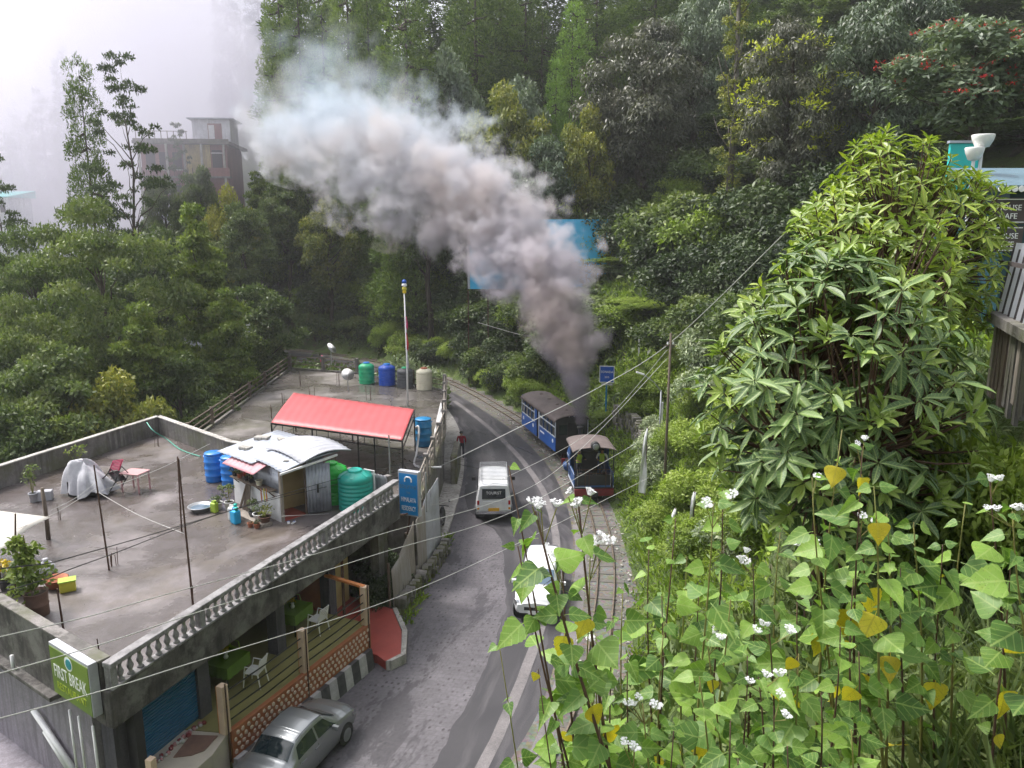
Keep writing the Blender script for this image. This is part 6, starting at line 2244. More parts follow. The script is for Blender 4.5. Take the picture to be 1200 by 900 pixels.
WALK = dict(pelvis=(0, 0, .95), waist=(0, 0, 1.1), chest=(0, .01, 1.32), neck=(0, .0, 1.5), jaw=(0, .02, 1.57), head=(0, .015, 1.64), crown=(0, 0, 1.72),
            hipL=(-.1, 0, .9), kneeL=(-.1, .12, .5), ankleL=(-.1, .12, .08), toeL=(-.1, .27, .04), hipR=(.1, 0, .9), kneeR=(.1, .02, .5), ankleR=(.1, -.2, .1), toeR=(.1, -.06, .04),
            shL=(-.2, 0, 1.42), elbowL=(-.26, -.08, 1.15), wristL=(-.25, .02, .92), shR=(.2, 0, 1.42), elbowR=(.26, .02, 1.15), wristR=(.25, .16, .95))
p_ = at(541, 538, 0)
person('person in dark red shirt walking along the road edge', (p_.x, p_.y, .0), R(4), WALK, M['red_cloth'], M['navy_cloth'])

# ================================================================== toy train: coach
TD = Vector((.275, -.961, 0))
coach = thing('railway_coach', 'narrow gauge blue passenger coach with sooty brown roof', 'train coach', (2.62, 47.75, 0), math.atan2(TD.y, TD.x))
CL, CW = 3.45, 1.02
MB().box((0, 0, .62), (2 * CL, 1.7, .24)).build('underframe', M['soot'], coach)
for sgn in (-1, 1):
    y = sgn * CW
    MB().box((-2.02, y, 1.07), (2.86, .05, .86)).build('side_panel', M['train_blue'], coach)
    MB().box((1.92, y, 1.07), (3.06, .05, .86)).build('side_panel', M['train_blue'], coach)
    MB().box((-.1, y * .9, 1.45), (.92, .04, 1.75)).build('doorway', M['dark'], coach)
    dr = MB().box((-.37, y * 1.005, 1.52), (.34, .04, 1.76)).build('door', M['train_blue'], coach)
    MB().tube([(-.22, y * 1.04, 1.3), (-.22, y * 1.04, 1.8)], .015, 5).build('handle', M['chrome'], dr)
    MB().box((.28, y * 1.005, 1.52), (.10, .05, 1.76)).build('door_post', M['train_white'], coach)
    for (x0, x1) in ((-3.45, -.57), (.37, 3.45)):
        for z_, h_ in ((1.52, .05), (2.12, .045), (2.44, .05)):
            MB().box(((x0 + x1) / 2, y * 1.015, z_), (x1 - x0, .045, h_)).build('white_band', M['train_white'], coach)
        n = 4 if x0 < 0 else 4
        for i in range(n):
            xa = x0 + (x1 - x0) * i / n
            xb = x0 + (x1 - x0) * (i + 1) / n
            w_o = MB().box(((xa + xb) / 2, y * .985, 1.82), (xb - xa - .07, .02, .56)).build('window', M['glass'], coach)
            MB().box((xa + .02, y * 1.01, 1.98), (.04, .05, .98)).build('window_post', M['train_white'] if i in (0,) else M['loco_blue'], coach)
            MB().box(((xa + xb) / 2, y * .985, 2.28), (xb - xa - .07, .02, .26)).build('quarter_light', M['glass'], coach)
        MB().box((x1 - .02, y * 1.01, 1.98), (.04, .05, .98)).build('window_post', M['train_white'], coach)
    for x in (-3.0, 3.0, -.9):
        MB().lathe([(0.001, 0), (.13, 0), (.13, .012), (.001, .012)], 12, (x, sgn * (CW + .03), 1.2), axis='Y').build('crest', M['sign_white'], coach)
    MB().box((1.0, sgn * (CW + .03), 1.22), (.8, .006, .1)).build('lettering_strip', M['sign_white'], coach)
rows = []
for x in (-CL - .12, -CL, -1, 1, CL, CL + .12):
    row = []
    for j in range(13):
        a = math.pi * j / 12
        row.append((x, -math.cos(a) * 1.12, 2.44 + math.sin(a) ** .8 * (.44 if abs(x) < CL + .05 else .36)))
    rows.append(row)
rf = MB().grid(rows).build('roof', M['train_roof'], coach, True)
rf.modifiers.new('s', 'SOLIDIFY').thickness = .03
for x in (-2.4, -.8, .8, 2.4):
    MB().lathe([(.12, 0), (.12, .06), (.05, .1), (.001, .1)], 10, (x, 0, 2.86)).build('ventilator', M['train_roof'], rf)
for sx, m_ in ((CL, M['soot']), (-CL, M['train_blue'])):
    e_ = MB().box((sx, 0, 1.6), (.05, 2.0, 1.9)).build('end_wall', m_, coach)
    rows = []
    MB().prism([(sx - .02, -1.0), (sx + .02, -1.0), (sx + .02, 1.0), (sx - .02, 1.0)], 2.5, 2.7).build('end_top', m_, e_)
    for yy in (-.55, .55):
        MB().box((sx + (.03 if sx > 0 else -.03), yy, 1.95), (.02, .5, .6)).build('end_window', M['glass'], e_)
    MB().box((sx + (.05 if sx > 0 else -.05), 0, 1.5), (.06, .6, 1.8)).build('end_door', m_, e_)
for x in (-2.4, 2.4):
    bg = link('bogie', None, coach, (x, 0, 0))
    for sgn in (-1, 1):
        MB().box((0, sgn * .42, .32), (1.3, .08, .14)).build('side_frame', M['soot'], bg)
        for xx in (-.42, .42):
            MB().lathe([(.0, -.03), (.24, -.03), (.27, -.05), (.27, -.03), (.24, .04), (0, .04)], 16, (xx, sgn * .33, .27), axis='Y').build('wheel', M['rust'], bg)
for x in (-2.3, -.1, 2.5):
    for sgn in (-1, 1):
        MB().box((x if x != -.1 else -.1, sgn * 1.05, .5), (.5, .22, .04)).build('step_board', M['soot'], coach)
MB().box((CL + .12, 0, .55), (.3, .16, .16)).build('coupler', M['rust'], coach)

# ================================================================== toy train: steam engine running cab first
LD = Vector((.07, -.9975, 0))
eng = thing('steam_engine', 'small blue saddle tank steam engine running cab first with sooty roof', 'locomotive', (3.98, 39.75, 0), math.atan2(LD.y, LD.x))
MB().box((-.1, 0, .62), (5.2, 1.5, .26)).build('frame', M['soot'], eng)
bevel(MB().box((2.62, 0, .58), (.14, 2.0, .36)).build('buffer_beam', M['train_red'], eng), .015)
MB().box((-2.72, 0, .58), (.12, 1.9, .34)).build('buffer_beam', M['train_red'], eng)
MB().lathe([(.09, 0), (.09, .2), (.17, .21), (.17, .25)], 14, (2.69, 0, .58), axis='X').build('buffer', M['soot'], eng)
MB().box((1.5, 0, .79), (2.2, 1.95, .06)).build('footplate', M['soot'], eng)
for x in (-1.2, .35):
    for sgn in (-1, 1):
        w_o = MB().lathe([(.0, -.04), (.32, -.04), (.35, -.06), (.35, -.03), (.32, .04), (0, .04)], 20, (x, sgn * .36, .35), axis='Y').build('wheel', M['soot'], eng)
        MB().box((x, sgn * .5, .35), (.1, .05, .35)).build('crank', M['rust'], w_o)
for sgn in (-1, 1):
    MB().box((-.42, sgn * .56, .35), (1.7, .05, .07)).build('coupling_rod', M['steel'], eng)
    cyl = MB().lathe([(.19, -.3), (.21, -.28), (.21, .28), (.19, .3)], 14, (-2.1, sgn * .72, .5), axis='X').build('cylinder', M['loco_blue'], eng, True)
    MB().tube([(-1.8, sgn * .72, .5), (-1.2, sgn * .6, .4)], .025, 6).build('piston_rod', M['chrome'], cyl)
# boiler, smokebox, saddle tank, chimney, dome
MB().lathe([(.46, -1.75), (.47, -1.7), (.47, .6)], 22, (0, 0, 1.42), axis='X').build('boiler', M['loco_blue'], eng, True)
sb = MB().lathe([(.001, -2.5), (.40, -2.48), (.50, -2.4), (.50, -1.7)], 22, (0, 0, 1.42), axis='X').build('smokebox', M['soot'], eng, True)
rows = []
for x in (-1.62, -1.58, 0.35, .4):
    k_ = .92 if x in (-1.62, .4) else 1.0
    rows.append([(x, .80 * k_ * math.cos(a) * (1 if abs(math.sin(a)) < .98 else 1), 1.42 + .78 * k_ * max(math.sin(a), -.45) ** 1.0 if math.sin(a) > -.45 else 1.42 - .78 * k_ * .45) for a in np.linspace(-.5, math.pi + .5, 21)])
sd = MB().grid(rows)
for r_ in (rows[0], rows[-1]):
    o_ = len(sd.v)
    sd.v.extend(r_)
    sd.f.append(tuple(range(o_, o_ + len(r_))))
    sd.m.append(0)
sd.build('saddle_tank', M['loco_blue'], eng, True)
for sgn in (-1, 1):
    MB().box((-.6, sgn * .815, 1.5), (1.7, .012, .03)).build('lining', M['train_white'], eng)
ch_ = MB().lathe([(.2, 1.86), (.14, 1.98), (.12, 2.3), (.125, 2.62), (.18, 2.72), (.18, 2.8), (.12, 2.8)], 18, (-2.08, 0, 0)).build('chimney', M['soot'], eng, True)
MB().lathe([(.2, 2.14), (.19, 2.3), (.12, 2.42), (.001, 2.46)], 16, (-.7, 0, 0)).build('dome', M['loco_blue'], eng, True)
MB().lathe([(.06, 2.15), (.05, 2.42), (.07, 2.5)], 10, (-.05, 0, 0)).build('safety_valve', M['amber'], eng, True)
# cab: spectacle plate, side sheets, posts, roof, bunker
MB().box((.5, 0, 1.78), (.05, 1.95, 1.96)).build('spectacle_plate', M['loco_blue'], eng)
for yy in (-.55, .55):
    MB().lathe([(0.001, -.035), (.17, -.035), (.17, .035), (.001, .035)], 14, (.5, yy, 2.3), axis='X').build('spectacle_glass', M['glass'], eng)
for sgn in (-1, 1):
    y = sgn * .99
    ss_ = MB().box((1.52, y, 1.16), (2.02, .04, .78)).build('side_sheet', M['loco_blue'], eng)
    MB().box((1.52, y * 1.022, .84), (2.06, .03, .09)).build('white_line', M['train_white'], ss_)
    MB().box((1.52, y * 1.022, 1.5), (2.02, .02, .03)).build('white_line', M['train_white'], ss_)
    MB().box((.75, y, 2.1), (.5, .04, 1.1)).build('side_sheet', M['loco_blue'], eng)
    for x in (.55, 1.1, 2.5):
        MB().tube([(x, y, .8), (x, y, 2.74)], .03, 6).build('cab_post', M['loco_blue'] if x < 2 else M['soot'], eng)
    MB().tube([(1.15, y * 1.05, 1.0), (1.15, y * 1.05, 2.2)], .018, 6).build('hand_rail', M['chrome'], eng)
    MB().tube([(2.6, sgn * .85, .9), (2.6, sgn * .85, 1.75)], .018, 6).build('hand_rail', M['chrome'], eng)
    for z_ in (.35, .6):
        MB().box((1.4, sgn * 1.0, z_), (.45, .18, .03)).build('step', M['soot'], eng)
rows = []
for x in (.25, .3, 2.65, 2.75):
    rows.append([(x, -math.cos(math.pi * j / 12) * 1.13, 2.72 + .26 * math.sin(math.pi * j / 12)) for j in range(13)])
cr_ = MB().grid(rows).build('cab_roof', M['train_roof'], eng, True)
cr_.modifiers.new('s', 'SOLIDIFY').thickness = .03
bk = MB().box((2.5, 0, 1.12), (.05, 1.92, .66)).build('bunker_plate', M['soot'], eng)
MB().box((2.54, 0, .86), (.02, 1.7, .1)).build('blue_strip', M['loco_blue'], bk)
MB().box((2.545, -.55, .83), (.03, .8, .06)).build('white_line', M['train_white'], bk)
for yy in (-.45, -.25, .6):
    MB().tube([(2.56, yy, .85), (2.56, yy, 1.75)], .02, 5).build('bunker_rod', M['rust'], bk)
for z_ in (1.55, 1.75):
    MB().tube([(2.52, -.95, z_), (2.52, .95, z_)], .018, 5).build('cross_rail', M['rust'], bk)
rnd = random.Random(8)
cm = MB()
for i in range(120):
    s_ = rnd.uniform(.06, .13)
    cm.box((2.1 + rnd.uniform(-.32, .32), rnd.uniform(-.8, .8), 1.15 + rnd.uniform(-.1, .22)), (s_, s_ * 1.2, s_), M=Matrix.Rotation(rnd.uniform(0, 3), 3, (rnd.random(), rnd.random(), rnd.random() + .1)))
tag(cm.build('coal', M['soot'], eng), kind='stuff')
lp = MB().lathe([(.001, -.16), (.20, -.16), (.225, -.12), (.225, .14), (.20, .16)], 20, (2.72, 0, 3.05), axis='X').build('head_lamp', M['soot'], eng, True)
MB().lathe([(.001, .0), (.17, .0), (.12, .015), (.001, .02)], 18, (2.88, 0, 3.05), axis='X').build('lens', M['steel'], lp, True)
MB().box((2.68, 0, 2.86), (.2, .3, .12)).build('lamp_bracket', M['soot'], lp)
MB().box((.8, 0, 1.6), (.5, .9, 1.3)).build('backhead', M['soot'], eng)


def crew(local, rz, label, shirt, trousers, hat=None, vest=None, J=None):
    mw = Matrix.Translation((3.98, 39.75, 0)) @ Matrix.Rotation(math.atan2(LD.y, LD.x), 4, 'Z')
    q = mw @ Vector(local)
    return person(label, q, rz, J or CREW, shirt, trousers, hat, group='engine crew', vest=vest)


CREW = dict(WALK)
CREW.update(kneeL=(-.1, .04, .5), ankleL=(-.1, 0, .08), toeL=(-.1, .15, .04), kneeR=(.1, .04, .5), ankleR=(.1, -.02, .08), toeR=(.1, .13, .04), elbowL=(-.28, .05, 1.2), wristL=(-.22, .28, 1.25), elbowR=(.28, .05, 1.2), wristR=(.2, .3, 1.2))
crew((1.55, -.62, .82), R(200), 'engine crew member in a lime vest standing by the cab side nearest the road', M['navy_cloth'], M['navy_cloth'], None, M['hivis'])
crew((1.45, .6, .82), R(170), 'engine crew member with lime vest and white sleeves on the hill side of the cab', M['white'], M['navy_cloth'], None, M['hivis'])
CLEAN = dict(CREW)
CLEAN.update(chest=(0, .1, 1.3), neck=(0, .16, 1.46), jaw=(0, .22, 1.52), head=(0, .23, 1.58), crown=(0, .22, 1.67), shL=(-.2, .12, 1.4), shR=(.2, .12, 1.4))
crew((-.1, .95, 1.12), R(120), 'engine crew member in blue with a white cap beside the saddle tank', M['blue_cloth'], M['navy_cloth'], M['white'], J=CLEAN)
MB().box((-.1, 1.0, 1.07), (1.2, .5, .06)).build('running_board', M['soot'], eng)

# ================================================================== vegetation: prototypes
def hide(o):
    """take a prototype out of the scene once copies are placed"""
    for c in list(o.children):
        hide(c)
    bpy.data.objects.remove(o, do_unlink=True)


PR = {}
PR['con1'] = conifer('conifer_tree', '', 'tree', 24, 3.2, 34000, G['conifer'], 1, leaf=.32, power=.42, lump=.34, ntier=30)
PR['con2'] = conifer('conifer_tree', '', 'tree', 24, 3.6, 34000, G['conifer'], 2, leaf=.34, power=.4, lump=.38, ntier=28)
PR['con3'] = conifer('conifer_tree', '', 'tree', 18, 3.8, 24000, G['conifer_light'], 3, leaf=.32, power=.7, lump=.34)
PR['con4'] = conifer('conifer_tree', '', 'tree', 20, 2.4, 22000, G['dark'], 4, leaf=.27, power=.35, lump=.5, bottom=.02)
PR['mid'] = broadleaf('broadleaf_tree', '', 'tree', 14, 5.2, 9, .30, 24000, G['mid'], seed=5, nclump=85, clump=.20, flat=.6, shell=.4)
PR['dark'] = broadleaf('broadleaf_tree', '', 'tree', 15, 5.5, 11, .36, 15000, G['dark'], seed=6, nclump=60, clump=.24)
PR['olive'] = broadleaf('broadleaf_tree', '', 'tree', 11, 4.6, 8, .36, 12000, G['olive'], seed=7, nclump=50, clump=.25)
PR['hang'] = broadleaf('drooping_tree', '', 'tree', 20, 5.4, 17, .40, 26000, G['greybrown'], seed=8, nclump=80, clump=.24, hang=1.1, wfac=.26, flat=1.2)
PR['hang2'] = broadleaf('drooping_tree', '', 'tree', 18, 5.0, 14, .42, 17000, G['greygreen'], seed=9, nclump=70, clump=.24, hang=1.0, wfac=.26, flat=1.2)
PR['grey'] = broadleaf('broadleaf_tree', '', 'tree', 12, 4.2, 8, .38, 11000, G['greygreen'], seed=10, nclump=46, clump=.26)
PR['fresh'] = broadleaf('broadleaf_tree', '', 'tree', 15, 4.6, 12, .26, 28000, G['fresh'], M['bark'], seed=11, nclump=110, clump=.17, shape=.9, flat=.42, shell=.3)
PR['feather'] = broadleaf('broadleaf_tree', '', 'tree', 16, 7.2, 10, .24, 30000, G['mid'], M['bark'], seed=12, nclump=105, clump=.16, flat=.42, trunk_r=.28, shell=.35)
PR['sparse'] = broadleaf('slender_tree', '', 'tree', 20, 4.4, 15, .22, 9000, G['dark'], M['bark'], seed=13, nclump=80, clump=.15, flat=.28, trunk_r=.2, shell=.2)
PR['sh1'] = shrub('shrub', '', 'shrub', 2.6, 3.2, .26, 6500, G['mid'], 21, 26)
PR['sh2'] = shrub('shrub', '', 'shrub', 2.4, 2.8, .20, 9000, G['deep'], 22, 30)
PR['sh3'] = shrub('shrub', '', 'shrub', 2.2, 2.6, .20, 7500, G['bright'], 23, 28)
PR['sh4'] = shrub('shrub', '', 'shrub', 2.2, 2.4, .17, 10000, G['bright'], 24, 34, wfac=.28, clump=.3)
PR['sh5'] = shrub('shrub', '', 'shrub', 2.0, 2.4, .22, 5000, G['pale'], 25, 24)
USED = []


def plant(kind, x, y, h, rr=None, label='', group=None, rz=None, dz=-.1, name=None):
    pr = PR[kind]
    H0 = {'con1': 24, 'con2': 24, 'con3': 18, 'con4': 20, 'mid': 14, 'dark': 15, 'olive': 11, 'hang': 20, 'hang2': 18, 'grey': 12, 'fresh': 15, 'feather': 16, 'sparse': 20, 'sh1': 3.2, 'sh2': 2.8, 'sh3': 2.6, 'sh4': 2.4, 'sh5': 2.4}[kind]
    s = h / H0
    sr = s if rr is None else rr
    o = dup(pr, (x, y, gz(x, y) + dz), RND.uniform(0, 6.28) if rz is None else rz, (sr, sr, s), label, group)
    if name:
        o.name = name
    return o


RND = random.Random(77)


def tree_at(kind, u, vtop, y, label, group=None, width=None, base=None, name=None):
    """tree standing on the ground at distance y whose top the photo shows at (u, vtop); width in metres"""
    p = aty(u, vtop, y)
    zb = gz(p.x, p.y)
    h = max(2.0, p.z - zb)
    W0 = {'con1': 6.4, 'con2': 7.2, 'con3': 7.6, 'con4': 4.8, 'mid': 10.4, 'dark': 11, 'olive': 9.2, 'hang': 10.8, 'hang2': 10, 'grey': 8.4, 'fresh': 9.2, 'feather': 14.4, 'sparse': 8.8, 'sh1': 5.2, 'sh2': 4.8, 'sh3': 4.4, 'sh4': 4.4, 'sh5': 4}[kind]
    return plant(kind, p.x, p.y, h, None if width is None else width / W0, label, group, name=name)


# ---------------------------------------------------------------- trees on the far hill
CG = 'tall conifers on the far hill'
FAR = [('con1', 322, -60, 100, 6.2), ('con2', 346, -50, 97, 6.5), ('con1', 404, -70, 92, 6.5), ('con2', 428, -50, 90, 6.0), ('con1', 474, -30, 82, 8.2), ('con2', 556, -60, 92, 8.8), ('con1', 585, -80, 98, 8.0), ('con1', 616, -50, 92, 7.0), ('con4', 636, 10, 90, 5.0),
       ('con1', 700, -40, 96, 7.0), ('con1', 770, -70, 94, 8), ('con2', 830, -60, 90, 8.5), ('con1', 868, -60, 84, 5), ('con1', 375, -20, 104, 6)]
FL = ['tall dark conifer at the hill edge against the mist', 'tall conifer just inside the hill edge conifer', 'tall conifer above the thin end of the smoke', 'paired conifer beside the one above the smoke end', 'bulky tall conifer rising straight behind the smoke', 'broad conifer next to the grey green broadleaved tree', 'tall conifer behind the broad one',
      'slim tall conifer beside the bright rounded conifer', 'narrow dark conifer column below the slim one', 'tall conifer between the bright conifer and the big drooping tree', 'tall conifer over the big drooping tree', 'broad conifer behind the vine clad trunk', 'slender conifer right against the vine clad trunk', 'tall conifer deep behind the smoke end']
for i, (k_, u, v, y, w) in enumerate(FAR):
    tree_at(k_, u, v, y, FL[i], CG, w)
tree_at('con3', 672, 0, 88, 'bright green rounded conifer on the far hill', None, 7.0)
tree_at('con3', 652, 66, 84, 'slim bright green conifer leaning below the rounded one', None, 4.2)
for i in range(16):
    tree_at(('con1', 'con2')[i % 2], 345 + i * 58 + RND.uniform(-15, 15), -75 - RND.uniform(0, 40), RND.uniform(108, 124), 'tall dark conifer on the crest of the far hill', 'conifers on the hill crest', RND.uniform(11, 14))
BG = 'broadleaved trees on the far hill'
for (k_, u, v, y, w, lb) in (('grey', 525, 40, 84, 8, 'grey green broadleaved tree between the tall conifers'), ('grey', 612, 78, 82, 7, 'grey green pointed tree below the rounded conifer'), ('olive', 592, 105, 74, 9.5, 'olive yellow leafed tree above the smoke'), ('grey', 640, 150, 70, 7, 'silvery dark tree beside the billboard'),
                             ('olive', 690, 128, 70, 6, 'olive bushy tree tucked against the big drooping tree'), ('dark', 500, 140, 78, 9, 'dark tree behind the smoke plume'), ('dark', 560, 160, 76, 9, 'dark tree behind the billboard'), ('dark', 800, 60, 80, 12, 'dark tree behind the big drooping tree'),
                             ('dark', 880, 110, 72, 10, 'dark tree filling the hollow behind the vine clad trunk'), ('dark', 970, 150, 62, 10, 'dark tree behind the yellow tipped tree'), ('dark', 1060, 120, 56, 10, 'dark tree below the blue grey drooping tree'), ('dark', 1180, 100, 50, 11, 'dark tree below the red flowering tree'),
                             ('mid', 930, 0, 80, 11, 'green tree crown at the top of the hill'), ('mid', 1010, -30, 78, 12, 'mid green tree on the crest behind the drooping tree'), ('dark', 1130, -20, 72, 13, 'dark tree crown on the crest above the red flowers'), ('mid', 440, 60, 88, 9, 'mid green tree between two conifer columns')):
    tree_at(k_, u, v, y, lb, BG, w)
tree_at('dark', 1195, 140, 44, 'dark tree rising behind the stall roof', None, 9)
tree_at('hang', 762, 8, 71, 'large grey brown tree with drooping leaves beside the billboard', None, 12.5)
tree_at('hang', 722, 90, 73, 'smaller grey brown drooping tree against the large one', None, 6.5)
tree_at('hang2', 1045, -45, 50, 'blue grey tree with long drooping foliage', None, 8.5)
tree_at('hang2', 820, -30, 78, 'tall drooping grey green tree behind the vine clad trunk', None, 9)
tt = tree_at('hang', 935, 2, 52, 'brownish drooping tree with bright yellow green shoot tips', None, 8.5)


def tips(t, kind_pts, m, name, size, n, seed, zlo=.35):
    """extra shoots or blossoms on the outside of a crown, as a part of that tree"""
    cr = [c for c in t.children if c.name.startswith('crown')][0]
    nv = len(cr.data.vertices)
    co = np.empty(nv * 3)
    cr.data.vertices.foreach_get('co', co)
    co = co.reshape(-1, 4, 3)[:, 0]
    rng = np.random.default_rng(seed)
    top = co[:, 2].max()
    r = np.hypot(co[:, 0], co[:, 1])
    sel = np.where((co[:, 2] > zlo * top) & (r > np.quantile(r, .45)))[0]
    sel = rng.choice(sel, kind_pts, replace=False)
    cen = co[sel] * np.array((1.1, 1.1, 1.01)) + np.array((0, 0, .15))
    pos, ax, nr, ti, _ = clump_leaves(cen, np.full(len(cen), size * 1.3), n, rng, upb=.8)
    link(name, leaf_mesh(name, pos, unit(ax + np.array((0, 0, .4))), nr, size * rng.uniform(.8, 1.5, len(pos)), size * .4, ti, m), t)


tips(tt, 170, G['tips'], 'young_shoots', .36, 12, 3)
rt = tree_at('grey', 1150, 5, 40, 'silvery leafed tree dotted with red blossoms', None, 8.5)
tips(rt, 120, G['red'], 'blossom', .17, 9, 4, .3)
vt = thing('vine_trunk', 'tall slim bare trunk wrapped in yellow green vines', 'tree', (aty(862, 60, 58).x, 58, gz(aty(862, 60, 58).x, 58)))
hh = aty(862, -40, 58).z - gz(aty(862, 60, 58).x, 58)
mb = MB()
mb.tube([(0, 0, -.5), (.2, 0, hh * .5), (0, 0, hh)], [.3, .22, .1], 8)
rng = np.random.default_rng(3)
for i in range(16):
    z_ = hh * rng.uniform(.3, 1)
    a = rng.uniform(0, 6.28)
    mb.tube([(0, 0, z_), (math.cos(a) * .9, math.sin(a) * .9, z_ + 1.2), (math.cos(a) * 1.3, math.sin(a) * 1.3, z_ + 2.4)], [.06, .04, .015], 5)
mb.build('trunk', M['bark_grey'], vt, True, fix=False)
cen = np.array([(rng.normal() * .35, rng.normal() * .35, hh * t_) for t_ in np.linspace(.05, .98, 40)])
pos, ax, nr, ti, _ = clump_leaves(cen, rng.uniform(.4, .8, 40), 110, rng)
link('crown', leaf_mesh('vine', pos, ax, nr, .22 * rng.uniform(.7, 1.3, len(pos)), .12, ti, G['olive']), vt)

# ---------------------------------------------------------------- trees in the misty valley and the near left wood
tree_at('con2', 90, 66, 74, 'dark columnar ivy clad tree standing beside the hazy house', None, 4.6)
tree_at('sparse', 137, 44, 70, 'tall sparse tree with open branches beside the columnar tree', None, 8.6)
tree_at('sparse', -14, 165, 62, 'sparse tree reaching in at the edge of the mist', None, 7.0)
tree_at('sparse', 205, 135, 98, 'small tree on the flat roof side of the hazy house', None, 4.5)
MG = 'faint conifers in the mist'
for u, v, y, w in ((70, 66, 165, 7), (45, 110, 175, 9), (20, 140, 185, 9), (8, 160, 170, 8), (300, -20, 190, 9), (262, -30, 205, 10)):
    tree_at('con1', u, v, y, 'faint conifer silhouette fading into the mist', MG, w)
for (k_, u, v, y, w, lb) in (('mid', 190, 206, 92, 7, 'green tree before the white wing of the hazy house'), ('mid', 232, 192, 93, 8, 'green tree standing before the hazy house wall'), ('fresh', 300, 196, 96, 8, 'light green tree beside the hazy house'), ('olive', 268, 222, 90, 7, 'olive tree below the hazy house'), ('mid', 335, 205, 92, 9, 'mid green tree between hazy house and smoke'), ('olive', 385, 235, 88, 8, 'olive tree under the smoke plume')):
    tree_at(k_, u, v, y, lb, BG, w)
tree_at('feather', 105, 214, 50, 'wide feathery tree with dark forked trunk in the near wood', None, 13.5)
tree_at('fresh', 226, 228, 54, 'fresh green tree with pyramid crown in the near wood', None, 9.5)
tree_at('feather', 30, 250, 56, 'wide feathery tree half hidden at the wood edge', None, 12)
NG = 'trees of the near wood'
for (k_, u, v, y, w, lb) in (('fresh', 160, 345, 45, 8.5, 'light green tree low in the near wood behind the parapet'), ('mid', 60, 400, 41, 9, 'mid green tree low in the near wood behind the parapet'), ('feather', 10, 330, 46, 10, 'feathery tree low in the near wood behind the parapet'), ('fresh', 260, 330, 50, 7, 'light green tree beside the lower roof railing'),
                             ('mid', 300, 330, 60, 8, 'mid green tree between lower roof and far road'), ('mid', 205, 410, 45, 7, 'rounded green tree nearest the lower roof railing'), ('olive', 130, 440, 41, 7, 'olive tree just behind the roof parapet'), ('mid', 0, 470, 37, 8, 'dark green tree just behind the roof parapet'), ('fresh', 70, 480, 38, 7, 'light leafed tree just behind the roof parapet'),
                             ('mid', 240, 455, 45, 6, 'low green tree under the lower roof railing'), ('dark', 170, 260, 66, 11, 'dark tree deep in the near wood'), ('mid', 280, 235, 84, 9, 'green tree below the hazy house'), ('mid', 40, 290, 70, 13, 'mid green tree deep in the near wood')):
    tree_at(k_, u, v, y, lb, NG, w)

# ---------------------------------------------------------------- shrubs along the far bank and the slope
dist_track = lambda x, y: sdist(TRn, np.array([x]), np.array([y]))[0]
SG = 'shrubs clothing the far bank'
SL = {'sh1': 'mid green rounded shrub on the far bank above the road', 'sh2': 'dark green rounded shrub on the far bank above the road', 'sh3': 'fresh green rounded shrub on the far bank above the road', 'sh4': 'light green fluffy shrub on the far bank above the road', 'sh5': 'silver green shrub on the far bank above the road'}
rnd = random.Random(31)
TRo = TR
cnt = 0
for i in range(len(TR) - 1):
    p = TR[i]
    if p.y < 47 or p.x < -66:
        continue
    q = TR[i + 1]
    t = (q - p).normalized()
    n = Vector((t.y, -t.x, 0))
    L = (q - p).length
    for k in range(max(1, int(L / 1.7))):
        for d_, sc in ((2.6, 2.4), (5.0, 3.2), (8.0, 3.8), (12, 4.2)):
            if rnd.random() < .18:
                continue
            c = p.lerp(q, rnd.random()) + n * (d_ + rnd.uniform(-1, 1))
            if p.y < 56 and d_ < 3 or c.y < 54 and c.x > 4:
                continue
            kk = rnd.choice(['sh1', 'sh1', 'sh2', 'sh2', 'sh3', 'sh4'] if p.x < 3 else ['sh2'])  # the stretch below the tall trees gets only shade-darkened shrubs
            hh_ = sc * rnd.uniform(.75, 1.3)
            if -6.5 < c.x < 10 and c.y < 66.5:
                hh_ = min(hh_, max(.8, 8.7 - gz(c.x, c.y)))
            plant(kk, c.x, c.y, hh_, sc / 3.0 * rnd.uniform(.9, 1.3), SL[kk], SG)
            cnt += 1
for i in range(60):                                              # fill between billboard and hill trees
    u = rnd.uniform(280, 900)
    y = rnd.uniform(66, 88)
    x = (u - 600) / 900 * y
    if sdist(TRn, np.array([x]), np.array([y]))[0] < 8:
        continue
    if y < 68 and -6 < x < 9:
        continue
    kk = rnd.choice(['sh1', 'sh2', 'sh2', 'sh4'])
    plant(kk, x, y, rnd.uniform(3, 5.5), rnd.uniform(1.2, 1.8), SL[kk], SG)
